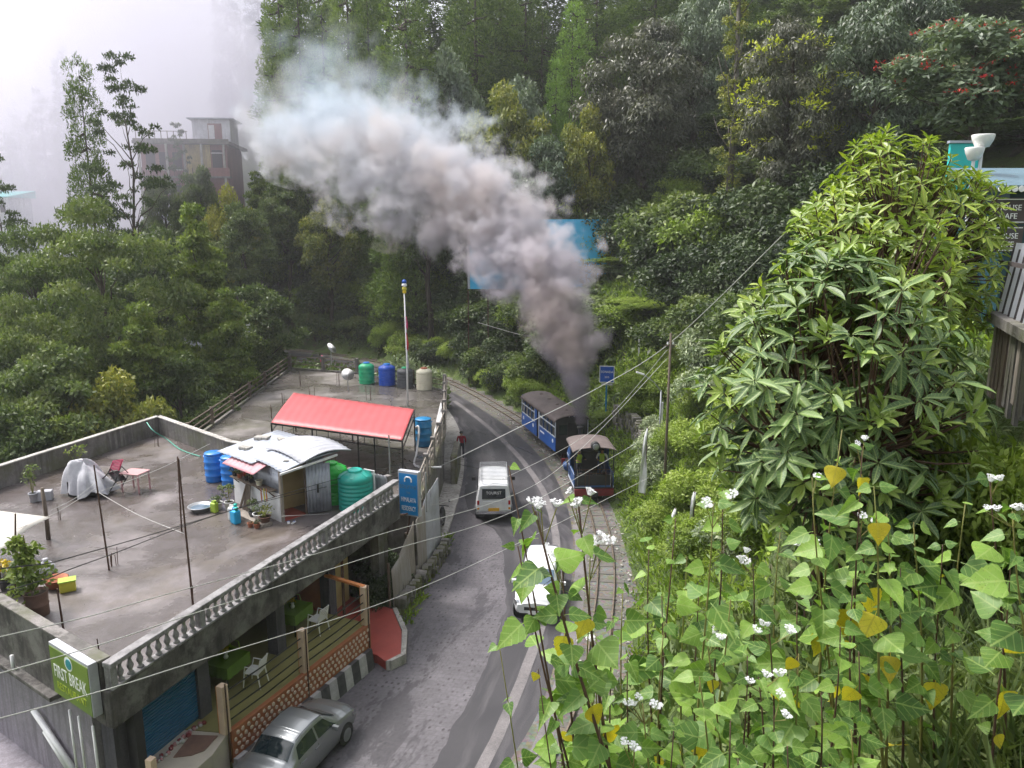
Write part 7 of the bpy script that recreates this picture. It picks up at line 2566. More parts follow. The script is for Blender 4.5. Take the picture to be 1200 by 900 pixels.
# slope above the train, right of the track
HG = 'shrubs on the slope above the railway'
rq = random.Random(91)
EXT = []
while len(EXT) < 26:
    x_, y_ = rq.uniform(6.2, 15), rq.uniform(22, 48)
    d_ = float(dist_track(x_, y_))
    if 2.2 < d_ < 10:
        kk = rq.choice(['sh3', 'sh4', 'sh4', 'sh5'])
        EXT.append((kk, x_, y_, rq.uniform(1.0, 2.0), rq.uniform(.4, .75), {'sh3': 'fresh green bush on the slope above the railway', 'sh4': 'light green feathery bush on the slope', 'sh5': 'pale broad leafed bush below the dark trees'}[kk]))
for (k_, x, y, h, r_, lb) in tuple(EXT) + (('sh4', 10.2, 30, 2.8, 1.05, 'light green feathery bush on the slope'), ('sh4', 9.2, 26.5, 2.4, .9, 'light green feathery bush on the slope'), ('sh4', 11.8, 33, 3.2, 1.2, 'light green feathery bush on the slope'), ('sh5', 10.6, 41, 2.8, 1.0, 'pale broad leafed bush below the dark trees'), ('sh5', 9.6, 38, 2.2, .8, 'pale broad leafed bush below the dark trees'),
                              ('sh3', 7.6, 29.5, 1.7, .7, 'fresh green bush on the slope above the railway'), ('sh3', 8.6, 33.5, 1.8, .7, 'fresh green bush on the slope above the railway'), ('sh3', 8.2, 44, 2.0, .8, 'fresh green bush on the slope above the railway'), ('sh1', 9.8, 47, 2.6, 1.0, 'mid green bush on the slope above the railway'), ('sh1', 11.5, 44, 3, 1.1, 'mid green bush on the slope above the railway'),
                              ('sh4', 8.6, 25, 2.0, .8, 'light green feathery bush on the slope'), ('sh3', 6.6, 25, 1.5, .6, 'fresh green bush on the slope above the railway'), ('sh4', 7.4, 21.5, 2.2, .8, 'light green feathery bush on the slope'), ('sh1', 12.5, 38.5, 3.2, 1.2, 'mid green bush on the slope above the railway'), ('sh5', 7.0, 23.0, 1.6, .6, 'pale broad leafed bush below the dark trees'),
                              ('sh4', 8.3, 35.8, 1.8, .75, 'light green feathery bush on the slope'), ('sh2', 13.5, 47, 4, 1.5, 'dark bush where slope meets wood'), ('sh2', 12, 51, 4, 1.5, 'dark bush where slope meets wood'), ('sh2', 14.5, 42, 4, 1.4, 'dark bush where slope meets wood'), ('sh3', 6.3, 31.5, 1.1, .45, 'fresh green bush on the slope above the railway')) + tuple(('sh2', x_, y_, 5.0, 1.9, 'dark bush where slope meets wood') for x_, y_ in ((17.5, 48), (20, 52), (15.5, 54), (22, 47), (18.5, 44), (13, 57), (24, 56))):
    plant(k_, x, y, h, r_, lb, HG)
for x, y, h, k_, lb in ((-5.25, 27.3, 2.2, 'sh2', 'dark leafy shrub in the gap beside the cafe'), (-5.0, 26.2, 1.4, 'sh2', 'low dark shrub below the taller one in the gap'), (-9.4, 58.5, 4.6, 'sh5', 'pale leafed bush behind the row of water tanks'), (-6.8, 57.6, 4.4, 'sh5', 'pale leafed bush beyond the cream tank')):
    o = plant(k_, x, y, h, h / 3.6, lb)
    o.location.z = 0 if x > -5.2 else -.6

# ---------------------------------------------------------------- ground cover
def cover(name, label, n, xr, yr, cond, L, W, m, seed, upright=.8, lift=.0, tuft=9, tr=.25, parent=None):
    rng = np.random.default_rng(seed)
    x = rng.uniform(*xr, n)
    y = rng.uniform(*yr, n)
    k = cond(x, y)
    x, y = x[k], y[k]
    z = ground(x, y)
    n = len(x)
    base = np.stack([x, y, z], 1)
    idx = np.repeat(np.arange(n), tuft)
    N = len(idx)
    off_ = rng.normal(size=(N, 3)) * tr * np.array((1, 1, .25))
    pos = base[idx] + off_
    pos[:, 2] = ground(pos[:, 0], pos[:, 1]) + lift + np.abs(rng.normal(size=N)) * tr * .5
    ax = unit(rng.normal(size=(N, 3)) * .75 + np.array((0, 0, upright)))
    nr = unit(rng.normal(size=(N, 3)) + np.array((0, 0, .4)))
    Ls = L * rng.uniform(.6, 1.5, N)
    ti = .5 + rng.normal(size=N) * .2 + (rng.random(n)[idx] - .5) * .5
    o = link(name, leaf_mesh(name, pos, ax, nr, Ls, Ls * W, ti, m, droop=.35))
    tag(o, label, kind='stuff')
    return o


dTR = lambda x, y: sdist(TRn, x, y)
dRL = lambda x, y: -sdist(RLn, x, y)
cover('slope_grass', 'bright grass and weeds on the slope above the railway', 9000, (2, 18), (12, 62), lambda x, y: (dTR(x, y) > 1.3) & (dTR(x, y) < 13), .30, .22, G['grass'], 1, 1.0, tuft=11, tr=.22)
cover('bank_undergrowth', 'dark low undergrowth on the far wooded bank', 5200, (-66, 40), (46, 112), lambda x, y: (dTR(x, y) > 1.5) & (dTR(x, y) < 34), .45, .5, G['mid'], 2, .7, tuft=12, tr=.6)
cover('valley_undergrowth', 'low green undergrowth on the valley side', 3500, (-45, -4), (26, 92), lambda x, y: (dRL(x, y) > .5) & (dRL(x, y) < 32) & ~((x > -18) & (y < 60)), .45, .5, G['mid'], 3, .7, tuft=12, tr=.6)
cover('verge_grass', 'thin grass creeping along the railway verge', 900, (-6, 7), (12, 75), lambda x, y: (dTR(x, y) > .95) & (dTR(x, y) < 1.7), .16, .2, G['grass'], 4, 1.0, tuft=8, tr=.12)
cover('footpath_weeds', 'weeds growing at the foot of the tin fence', 160, (-4.4, -2.6), (24.8, 33), lambda x, y: (dRL(x, y) > -.12) & (dRL(x, y) < .35), .28, .2, G['grass'], 5, 1.0, tuft=10, tr=.12)
cover('near_undergrowth', 'tangled weeds and grass on the steep ground below the viewpoint', 4200, (-1, 9), (1.6, 16), lambda x, y: (x > .15 + .08 * y) & (dTR(x, y) > 1.3), .17, .25, G['mid'], 6, 1.0, tuft=12, tr=.12)
cover('near_grass', 'long thin grass on the steep ground beside the broken wall', 700, (2.2, 6.5), (2.2, 9), lambda x, y: x > 1.6 + .2 * y, .38, .06, G['mid'], 7, 1.6, tuft=16, tr=.09)

# ================================================================== foreground: big bushes and tall weeds
def blade(name, prof, L, m, fold=.12, droop=.25, rib=.0):
    """one leaf along +Y from the origin; prof: (t, half width) pairs; folded along the midrib, tip drooping"""
    mb = MB()
    rows = []
    for t, w in prof:
        z = -droop * L * t * t + .02 * L * math.sin(t * 9)
        rows.append([(-w * L, t * L, z + fold * w * L * 1.3), (-w * L * .5, t * L, z + fold * w * L * .55), (0, t * L, z - rib), (w * L * .5, t * L, z + fold * w * L * .55), (w * L, t * L, z + fold * w * L * 1.3)])
    mb.grid(rows)
    me = mb.mesh(name, m, True, fix=False)
    uv = me.uv_layers.new(name='UVMap')
    for lp in me.loops:
        c = me.vertices[lp.vertex_index].co
        uv.data[lp.index].uv = (c.x / L, c.y / L)
    return me


def bigleaf(name, c_lo, c_hi, rib, edge=None, trans=.3, rough=.42, vein=26):
    m, nt, b = newmat(name)
    uvn = nt.nodes.new('ShaderNodeTexCoord')
    sp = nt.nodes.new('ShaderNodeSeparateXYZ')
    nt.links.new(uvn.outputs['UV'], sp.inputs[0])
    oi = nt.nodes.new('ShaderNodeObjectInfo')
    v = coords(nt)
    n1 = _noise(nt, v, 14, 4)
    f = _math(nt, 'ADD', _math(nt, 'MULTIPLY', oi.outputs['Random'], .75), _math(nt, 'MULTIPLY', n1, .35), True)
    col = _ramp(nt, f, [(.1, c_lo), (.9, c_hi)])
    ax = _math(nt, 'ABSOLUTE', sp.outputs[0])
    rb = _ramp(nt, ax, [(.012, 1.0), (.03, 0.0)])
    # side veins run forward from the midrib
    w = _math(nt, 'SINE', _math(nt, 'MULTIPLY', _math(nt, 'SUBTRACT', sp.outputs[1], _math(nt, 'MULTIPLY', ax, .9)), vein * 2.0))
    vv = _math(nt, 'MULTIPLY', _ramp(nt, w, [(.80, 0.0), (1.0, 1.0)]), .55)
    col = _mix(nt, _math(nt, 'MAXIMUM', _math(nt, 'MULTIPLY', rb, .8), vv), col, rib)
    n2 = _noise(nt, v, 30, 3)
    col = _mix(nt, _ramp(nt, n2, [(.62, 0.0), (.70, .8)]), col, (.07, .05, .018))
    n5 = _noise(nt, v, 5, 3)
    col = _mix(nt, _ramp(nt, n5, [(.55, 0.0), (.75, .55)]), col, (c_hi[0] * 1.3, c_hi[1] * 1.02, c_hi[2] * .8))
    nt.links.new(col, b.inputs['Base Color'])
    b.inputs['Roughness'].default_value = rough
    tr = nt.nodes.new('ShaderNodeBsdfTranslucent')
    nt.links.new(_mix(nt, 1.0, col, (1.05, 1.15, .55), 'MULTIPLY'), tr.inputs['Color'])
    mx = nt.nodes.new('ShaderNodeMixShader')
    mx.inputs[0].default_value = trans
    nt.links.new(b.outputs[0], mx.inputs[1])
    nt.links.new(tr.outputs[0], mx.inputs[2])
    nt.links.new(mx.outputs[0], nt.nodes['Material Output'].inputs['Surface'])
    return m


ML = {'rho': bigleaf('leathery grey green leaf', (.046, .098, .028), (.145, .235, .062), (.25, .33, .11), trans=.14, rough=.5),
      'rho3': bigleaf('fresh leathery leaf', (.085, .155, .025), (.24, .345, .06), (.30, .36, .12), trans=.22, rough=.45),
      'rho2': bigleaf('young yellow green leaf', (.13, .22, .024), (.34, .44, .055), (.48, .52, .12), trans=.32, rough=.4),
      'weed': bigleaf('soft lime leaf', (.055, .14, .022), (.235, .385, .06), (.31, .43, .12), trans=.36, rough=.5, vein=14),
      'weed2': bigleaf('mid green weed leaf', (.055, .13, .022), (.13, .25, .045), (.26, .36, .10), trans=.32, rough=.5, vein=14),
      'yel': bigleaf('yellowed weed leaf', (.48, .37, .015), (.72, .62, .06), (.50, .42, .05), trans=.35, rough=.55, vein=14)}
ELL = [(0, .012), (.08, .02), (.2, .08), (.38, .132), (.58, .145), (.76, .112), (.9, .06), (1, .004)]
HEART = [(0, .012), (.15, .012), (.152, .17), (.17, .28), (.21, .36), (.28, .41), (.36, .415), (.46, .375), (.58, .30), (.7, .21), (.82, .12), (.92, .05), (1, .004)]
HEART2 = [(0, .012), (.2, .012), (.203, .14), (.22, .25), (.27, .335), (.33, .345), (.36, .375), (.43, .335), (.46, .36), (.54, .29), (.57, .305), (.66, .22), (.69, .23), (.8, .13), (.9, .06), (1, .004)]
LEAF = {}
for k_, pr, L, fo, dr in (('rho', ELL, 1, .35, .22), ('rho_b', ELL, 1, .5, .42), ('rho2', ELL, 1, .4, .15), ('rho2_b', ELL, 1, .3, .3), ('rho3', ELL, 1, .5, .12), ('rho3_b', ELL, 1, .4, .3)):
    LEAF[k_] = blade('leaf', pr, L, ML[k_[:4].rstrip('_')], fo, dr)
for k_ in ('weed', 'weed2', 'yel'):
    LEAF[k_] = blade('leaf', HEART, 1, ML[k_], .22, .32)
    LEAF[k_ + '_b'] = blade('leaf', HEART2, 1, ML[k_], .1, .5)
    LEAF[k_ + '_c'] = blade('leaf', HEART2, 1, ML[k_], .45, .85)
    LEAF[k_ + '_d'] = blade('leaf', HEART, 1, ML[k_], -.12, .15)


def orient(axis, nrm):
    y = Vector(axis).normalized()
    z = Vector(nrm)
    z = (z - y * z.dot(y))
    z = z.normalized() if z.length > 1e-4 else Vector((0, 0, 1))
    x = y.cross(z)
    return Matrix((x, y, z)).transposed()


def leaf_bush(label, base, centre, radii, nwhorl, L, kinds, seed, single=290, per=(6, 10), front=.35):
    """bush of leaf whorls on forked stems; the leaves showing largest are objects, the rest one part"""
    rng = np.random.default_rng(seed)
    t = thing('rhododendron_bush', label, 'bush', base)
    b = np.array(base)
    tips_, dirs = [], []
    while len(tips_) < nwhorl:
        d = rand_dirs(1, rng)[0]
        if d[2] < -.75 or d[1] > .55 and rng.random() < .7:
            continue
        rr = rng.uniform(.55, 1.0) if rng.random() < .6 else rng.uniform(.86, 1.03)
        p = np.array(centre) + d * np.array(radii) * rr * (1 + .12 * math.sin(d[0] * 5 + seed) * math.cos(d[2] * 4))
        tips_.append(p)
        dirs.append(unit(d * .7 + np.array((0, -.1, .75)) + rng.normal(size=3) * .2))
    mb = MB()
    forks = [np.array(centre) + rand_dirs(1, rng)[0] * np.array(radii) * .45 - np.array((0, 0, radii[2] * .25)) for _ in range(9)]
    for f in forks:
        mb.tube(branch_path((0, 0, -.2), f - b, rng, 4, .05, .12), [.045, .04, .034, .028, .02], 6)
    for p, d in zip(tips_, dirs):
        f = min(forks, key=lambda q: np.linalg.norm(q - p))
        mb.tube(branch_path(f - b, p - b, rng, 3, -.08, .08), [.017, .013, .010, .006], 5, caps=False)
    mb.build('stem', M['stem'], t, True, fix=False)
    lv = []
    for p, d in zip(tips_, dirs):
        n = rng.integers(*per)
        ph = rng.uniform(0, 6.28)
        a = unit(np.cross(d, rand_dirs(1, rng)[0]))
        c = np.cross(d, a)
        yng = rng.random() < .32
        for i in range(n):
            th = ph + 6.283 * i / n + rng.normal() * .12
            rad = a * math.cos(th) + c * math.sin(th)
            el = rng.uniform(-.35, .8) if not yng else rng.uniform(.6, 1.3)
            ax = unit(rad + d * el + np.array((0, 0, -.12)))
            nr = unit(d - rad * .25 + np.array((0, 0, .35)))
            s = L * rng.uniform(.55, 1.22) * (.75 if yng else 1)
            lv.append((p - b + d * rng.uniform(-.05, .03) + rad * .012, ax, nr, s, kinds[1] if yng and len(kinds) > 1 else kinds[0]))
    dist = [np.linalg.norm(l[0] + b - np.array((0, 0, CAM_H))) / l[3] + (1.6 if (l[0][1] + b[1]) > centre[1] else 0) for l in lv]
    order = np.argsort(dist)
    for j in order[:single]:
        p, ax, nr, s, k_ = lv[j]
        o = link('leaf', LEAF[k_ + ('_b' if j % 3 == 0 else '')], t)
        o.matrix_local = Matrix.Translation(p) @ (orient(ax, nr).to_4x4()) @ Matrix.Diagonal((s, s, s, 1))
    groups = {}
    for j in order[single:]:
        groups.setdefault(lv[j][4], []).append(lv[j])
    for k_, ll in groups.items():
        src = LEAF[k_]
        sv = np.array([v.co for v in src.vertices])
        sf = [tuple(pp.vertices) for pp in src.polygons]
        V, F, U = [], [], []
        suv = sv[:, :2]
        for p, ax, nr, s, _ in ll:
            Rm = np.array(orient(ax, nr))
            o_ = len(V) * len(sv)
            V.append((sv * s) @ Rm.T + p)
            F += [tuple(o_ + i for i in f) for f in sf]
        me = bpy.data.meshes.new('foliage')
        me.from_pydata(np.concatenate(V).tolist(), [], F)
        ul = me.uv_layers.new(name='UVMap')
        vi = np.empty(len(me.loops), dtype=np.int32)
        me.loops.foreach_get('vertex_index', vi)
        ul.data.foreach_set('uv', np.tile(suv, (len(ll), 1))[vi].astype(np.float32).reshape(-1))
        me.materials.append(src.materials[0])
        me.polygons.foreach_set('use_smooth', [True] * len(me.polygons))
        tag(link('foliage', me, t), kind='stuff')
    return t


def nearz(x, y):
    return gz(x, y)


leaf_bush('large dark rhododendron bush with long grey green leaves in whorls', (3.1, 7.3, nearz(3.1, 7.3)), (3.16, 7.4, 11.95), (1.27, 1.2, 1.6), 380, .25, ('rho', 'rho3'), 5, 295, (7, 11))
leaf_bush('bright yellow green rhododendron bush in front of the stall', (5.1, 10.2, nearz(5.1, 10.2)), (5.05, 10.2, 13.3), (1.3, 1.1, 1.6), 540, .2, ('rho2', 'rho2'), 6, 290, (6, 10))
leaf_bush('half shaded rhododendron bush linking the dark and bright ones', (4.1, 8.6, nearz(4.1, 8.6)), (3.9, 8.6, 12.8), (1.15, .9, 1.25), 230, .22, ('rho3', 'rho2'), 7, 230, (6, 10))

for x_, y_, h_, r_, lb in ((4.5, 7.7, 1.9, .42, 'small leafed bright shrub under the plank wall'), (5.0, 7.0, 1.5, .36, 'low bright shrub at the foot of the plank wall'), (5.35, 8.3, 1.3, .34, 'bright shrub pressed against the plank wall')):
    plant('sh3', x_, y_, h_, r_, lb, 'shrubs below the plank wall')
# white flower head: a flat cluster of little stars
mb = MB()
rnd = random.Random(1)
for i in range(26):
    a, r_ = rnd.uniform(0, 6.28), .055 * math.sqrt(rnd.random())
    c = Vector((r_ * math.cos(a), r_ * math.sin(a), .012 * rnd.random() - r_ * .15))
    for k in range(5):
        b_ = 6.283 * k / 5 + i
        mb.add([c, c + Vector((math.cos(b_ - .4) * .008, math.sin(b_ - .4) * .008, .003)), c + Vector((math.cos(b_) * .014, math.sin(b_) * .014, .001)), c + Vector((math.cos(b_ + .4) * .008, math.sin(b_ + .4) * .008, .003))], [(0, 1, 2, 3)])
    mb.tube([c * .3 + Vector((0, 0, -.05)), c], .0018, 3, caps=False)
FLW = mb.mesh('flower_head', M['sign_white'], fix=False)


def weed(label, top, base, seed, nnode=8, L=(.09, .15), yellow=.08, flower=True, group='tall flowering weeds below the viewpoint', span=.75, lean=.0, thick=.007, green='weed'):
    rng = np.random.default_rng(seed)
    t = thing('flowering_weed', label, 'weed', base, 0, group)
    a, b = np.zeros(3), np.array(top) - np.array(base)
    n = 10
    pts = []
    for i in range(n + 1):
        f = i / n
        p = a + (b - a) * f + np.array((math.sin(f * 5 + seed) * .035, math.cos(f * 4 + seed) * .03, 0)) * f
        pts.append(p)
    MB().tube([tuple(p) for p in pts], [thick * (1.5 - 1.1 * i / n) for i in range(n + 1)], 6).build('stem', M['stem'] if rng.random() < .7 else M['stem_green'], t, True, fix=False)

    def put(p, ax, nr, s, k_):
        o = link('leaf', LEAF[k_ + ('', '_b', '_b', '_c', '_d')[int(rng.integers(0, 5))]], t)
        o.matrix_local = Matrix.Translation(p) @ orient(ax, nr).to_4x4() @ Matrix.Diagonal((s * rng.uniform(.8, 1.15), s, s, 1))

    ph = rng.uniform(0, 6.28)
    for i in range(nnode):
        f = 1 - span * i / nnode * (.85 + .15 * rng.random())
        q = f * n
        j = min(n - 1, int(q))
        p = pts[j] + (pts[j + 1] - pts[j]) * (q - j)
        ph += 1.57 + rng.normal() * .3
        for s_ in (0, math.pi):
            if rng.random() < .14:
                continue
            th = ph + s_
            rad = np.array((math.cos(th), math.sin(th), 0))
            ax = unit(rad + np.array((0, -.15, rng.uniform(-.35, .35))))
            nr = unit(np.array((0, -.75, 1.0)) + rng.normal(size=3) * .3 - rad * .1)
            sz = rng.uniform(*L) * (.45 + .55 * min(1, i / 2.5 + .1))
            yl = rng.random() < yellow * (1.8 if i > nnode * .5 else .5)
            if yl:
                ax = unit(rad * .5 + np.array((0, -.1, -.9)))
                nr = unit(np.array((rad[0] * .3, -1, .2)))
            stem_l = sz * rng.uniform(.15, .5)
            put(p + ax * stem_l * .3, ax, nr, sz, 'yel' if yl else (green if rng.random() < .72 else ('weed2' if green == 'weed' else 'weed')))
    NW = ['no', 'one', 'two', 'three', 'four', 'five', 'six', 'seven', 'eight', 'nine', 'many']
    nfl = int(rng.integers(2, 5)) if flower else 0
    if label.startswith('tall '):
        nl = sum(1 for c in t.children if c.name.startswith('leaf'))
        ny = sum(1 for c in t.children if c.name.startswith('leaf') and c.data.materials[0] == ML['yel'])
        t['label'] = 'tall %sweed with %s yellow %s and %s green foliage%s' % ('' if nfl else 'flowerless ', NW[min(10, ny)], 'leaf' if ny == 1 else 'leaves', 'sparse' if nl < 11 else ('full' if nl < 15 else 'very dense'), ', %s white flower heads' % NW[nfl] if nfl else '')
    if flower:
        for k in range(nfl):
            d = np.array((rng.normal() * .05, rng.normal() * .04, rng.uniform(.0, .06)))
            o = link('flower_head', FLW, t, tuple(pts[-1] + d), (rng.normal() * .25 - .2, rng.normal() * .25, rng.uniform(0, 6)), rng.uniform(.32, .55))
            MB().tube([tuple(pts[-2] * .5 + pts[-1] * .5), tuple(pts[-1] + d - np.array((0, 0, .03)))], .0025, 4).build('flower_stalk', M['stem_green'], t)
    return t


# hand placed stems that cross the road in the photo, then the mass on the slope
WE = 'tall flowering weed with pale heart shaped leaves among the mass below the viewpoint'


def place_weed(u, v, dist, ub, vb, distb, seed, label, **kw):
    top = aty(u, v, dist)
    bs = aty(ub, vb, distb)
    zz = gz(bs.x, bs.y)
    if bs.z > zz:                      # run the stem down to the ground
        d = (bs - top)
        bs = Vector((bs.x + d.x * .3, bs.y + .05, zz - .05))
    return weed(label, tuple(top), tuple(bs), seed, **kw)


place_weed(630, 600, 3.0, 800, 765, 3.15, 1, 'leaning weed with yellowing leaves reaching out over the road', nnode=22, yellow=.16, span=.9, L=(.10, .185), thick=.011, group='')
place_weed(672, 590, 3.1, 770, 760, 3.2, 2, 'leaning weed with white flowers crossing the white car', nnode=20, yellow=.12, span=.9, L=(.10, .18), thick=.010, group='')
place_weed(586, 548, 3.0, 735, 735, 3.1, 3, 'thin weed shoot with a few leaves over the jeep', nnode=13, yellow=.1, span=.92, L=(.07, .13), thick=.007, flower=False, group='')
place_weed(688, 640, 3.3, 668, 840, 3.3, 4, 'slender upright weed standing before the railway track', nnode=5, yellow=.1, span=.6, L=(.08, .13), thick=.006, group='')
place_weed(590, 752, 3.2, 640, 905, 3.2, 5, 'low weed with yellow leaf above the asphalt lane', nnode=9, yellow=.2, span=.9, L=(.08, .13), thick=.006, flower=False, group='')
place_weed(640, 780, 3.0, 690, 910, 3.0, 6, 'low leafy weed at the lower road edge', nnode=6, yellow=.15, span=.9, L=(.07, .11), thick=.006, flower=False, group='')
place_weed(612, 640, 3.05, 745, 800, 3.15, 7, 'weed with broad leaves hanging before the white car bonnet', nnode=15, yellow=.2, span=.8, L=(.11, .19), thick=.008, flower=False, group='')
place_weed(655, 655, 3.15, 720, 830, 3.2, 8, 'weed with broad leaves between the white car and the track', nnode=14, yellow=.2, span=.8, L=(.11, .18), thick=.008, group='')
rnd = random.Random(55)
MASS = [(706, 742, 3.4), (735, 690, 3.6), (760, 640, 3.8), (786, 610, 3.4), (830, 590, 3.2), (846, 572, 3.6), (700, 800, 3.0), (742, 770, 3.1), (780, 730, 3.3), (815, 690, 3.4), (850, 700, 3.1), (880, 660, 3.6), (905, 735, 3.0), (940, 700, 3.4), (955, 560, 3.5), (985, 505, 3.6), (1005, 525, 3.5), (1020, 570, 3.3), (1040, 600, 3.4),
        (1075, 610, 3.6), (960, 640, 3.7), (1000, 680, 3.3), (930, 770, 2.9), (870, 770, 2.9), (820, 790, 2.8), (760, 820, 2.8), (710, 850, 2.7), (790, 860, 2.6), (850, 850, 2.6), (900, 830, 2.7), (960, 810, 2.8), (1010, 760, 3.0), (1165, 560, 3.3), (1190, 600, 3.1), (1130, 590, 3.6), (1100, 640, 3.6), (1180, 660, 3.2), 
        (1000, 850, 2.7), (930, 870, 2.6), (870, 890, 2.5), (740, 880, 2.6), (670, 880, 2.8), (980, 735, 3.1), (890, 790, 2.8), (835, 745, 3.1), (1060, 665, 3.5), (915, 620, 3.9), (800, 655, 3.8), (770, 700, 3.5), (1005, 610, 3.7), (660, 820, 3.1), (725, 725, 3.3), (850, 640, 3.8), (958, 905, 2.5), (812, 905, 2.5)]
for i, (u, v, d_) in enumerate(MASS):
    fl = rnd.random() < .34
    yl = .03 + .10 * rnd.random()
    dd_ = d_ * 1.12
    place_weed(u, v, dd_, u + rnd.uniform(-25, 25), v + 330, dd_ + .05, 100 + i, WE if fl else 'tall leafy weed without flowers among the mass below the viewpoint', nnode=rnd.randint(7, 10), yellow=yl, flower=fl, L=(.075, .215), span=.72, green='weed' if rnd.random() < .75 else 'weed2',
               group='tall flowering weeds below the viewpoint' if fl else 'leafy weeds below the viewpoint')
# discarded red bag caught in the weeds
p = aty(812, 684, 9.0)
t = thing('red_bag', 'dark red plastic bag snagged among the weeds', 'bag', (p.x, p.y, p.z))
o = MB().lathe([(.02, -.2), (.12, -.16), (.15, 0), (.1, .14), (.03, .2), (.06, .24)], 12).build('bag', M['pink_plastic'], t, True)
t.location.z = gz(p.x, p.y) + .2
for k in PR.values():
    hide(k)

# ================================================================== overhead cables
def cable(name, label, pts, r, m, group, sag=.25):
    ps = [aty(*q) for q in pts]
    if pts[0][0] < 0:                      # carried on well past the cafe
        ps.insert(0, ps[0] + (ps[0] - ps[1]).normalized() * 14 + Vector((0, 0, .6)))
    out = catmull(ps, 12)
    tag(MB().tube(out, r, 5).build(name, m, None, True, fix=False), label, 'cable', group)


CGp = 'overhead cables across the street'
W, K_ = M['cable_white'], M['cable_black']
for pts, r, m, lb in (
        ([(-40, 852, 11), (240, 772, 15), (460, 702, 22), (600, 640, 29), (760, 560, 33.6)], .011, W, 'pale cable running from the cafe corner across the road'),
        ([(-40, 800, 11), (230, 718, 15), (440, 650, 22), (600, 600, 29), (745, 520, 33.6)], .011, W, 'pale cable just above the veranda posts'),
        ([(-40, 755, 11), (200, 695, 14.5), (440, 628, 22), (640, 560, 31), (782, 420, 33.6)], .010, W, 'pale cable sloping along the eaves band'),
        ([(-40, 706, 11), (110, 657, 14), (300, 590, 22), (500, 545, 33)], .010, K_, 'dark cable hanging above the roof sign'),
        ([(-40, 672, 10), (130, 640, 14), (400, 560, 26), (520, 535, 36)], .010, K_, 'dark cable crossing over the wet roof'),
        ([(330, 605, 24), (505, 592, 30), (600, 556, 33), (700, 500, 34), (782, 410, 33.6)], .010, W, 'pale cable over the jeep to the utility pole'),
        ([(440, 575, 36), (505, 551, 38), (600, 505, 40), (700, 455, 40), (785, 402, 37), (925, 268, 30)], .022, W, 'thick pale cable rising above the coach to the hillside'),
        ([(520, 540, 40), (600, 556, 42), (700, 562, 42), (900, 545, 34)], .012, K_, 'dark cable passing in front of the steam engine'),
        ([(650, 390, 62), (735, 388, 58), (790, 368, 52)], .02, W, 'pale cable high on the bank behind the train'),
        ([(560, 378, 64), (640, 398, 62), (760, 402, 56)], .018, W, 'thin cable strung along the bank behind the coach'),
        ([(545, 500, 50), (620, 530, 46), (690, 570, 42), (745, 575, 38)], .010, K_, 'thin dark cable drooping before the engine')):
    cable('overhead_cable', lb, pts, r, m, CGp)
for a_, b_, lb in (((112, 572), (20, 620), 'clothes line from the rod to the tarpaulin'), ((112, 578), (246, 520), 'clothes line from the rod to the blue drums'), ((112, 575), (215, 625), 'clothes line from the rod to the tallest rod'), ((60, 598), (118, 560), 'clothes line from the wooden post to the rod')):
    q0, q1 = at(a_[0], a_[1], 5.1), at(b_[0], b_[1], 5.05)
    m_ = (q0 + q1) / 2 + Vector((0, 0, -.12))
    tag(MB().tube(catmull([q0, m_, q1], 8), .009, 4).build('clothes_line', W, None, True, fix=False), lb, 'clothes line', 'clothes lines on the cafe roof')

# ================================================================== smoke plume
PL = [(681, 492, 9, 41.7), (679, 470, 14, 42.0), (676, 445, 20, 42.4), (671, 418, 27, 43), (662, 388, 36, 44), (648, 352, 46, 45), (630, 314, 54, 46.5), (602, 278, 57, 48), (562, 242, 62, 50), (520, 212, 65, 51.5), (474, 186, 69, 53), (428, 162, 73, 55), (388, 130, 68, 57), (372, 92, 50, 59), (388, 62, 28, 60), (345, 165, 52, 60)]
rng = np.random.default_rng(12)
mb = MB()
ico = bmesh.new()
bmesh.ops.create_icosphere(ico, subdivisions=2, radius=1.0)
iv = [v.co.copy() for v in ico.verts]
fi = [tuple(v.index for v in f.verts) for f in ico.faces]
ico.free()


def puff(c, r):
    mb.add([Vector(c) + v * r for v in iv], fi)


cp = [(aty(u, v, y), r * y / 900 * (1.0 if r < 30 else 1.14)) for u, v, r, y in PL]
for i in list(range(len(cp) - 2)) + [len(cp) - 2]:
    (a_, ra), (b_, rb_) = cp[i], cp[i + 1]
    L = (b_ - a_).length
    n = max(2, int(L / (.4 * (ra + rb_) / 2)))
    for k in range(n):
        t_ = k / n
        c = a_.lerp(b_, t_)
        r = ra + (rb_ - ra) * t_
        puff(c, r * 1.42 + .15)


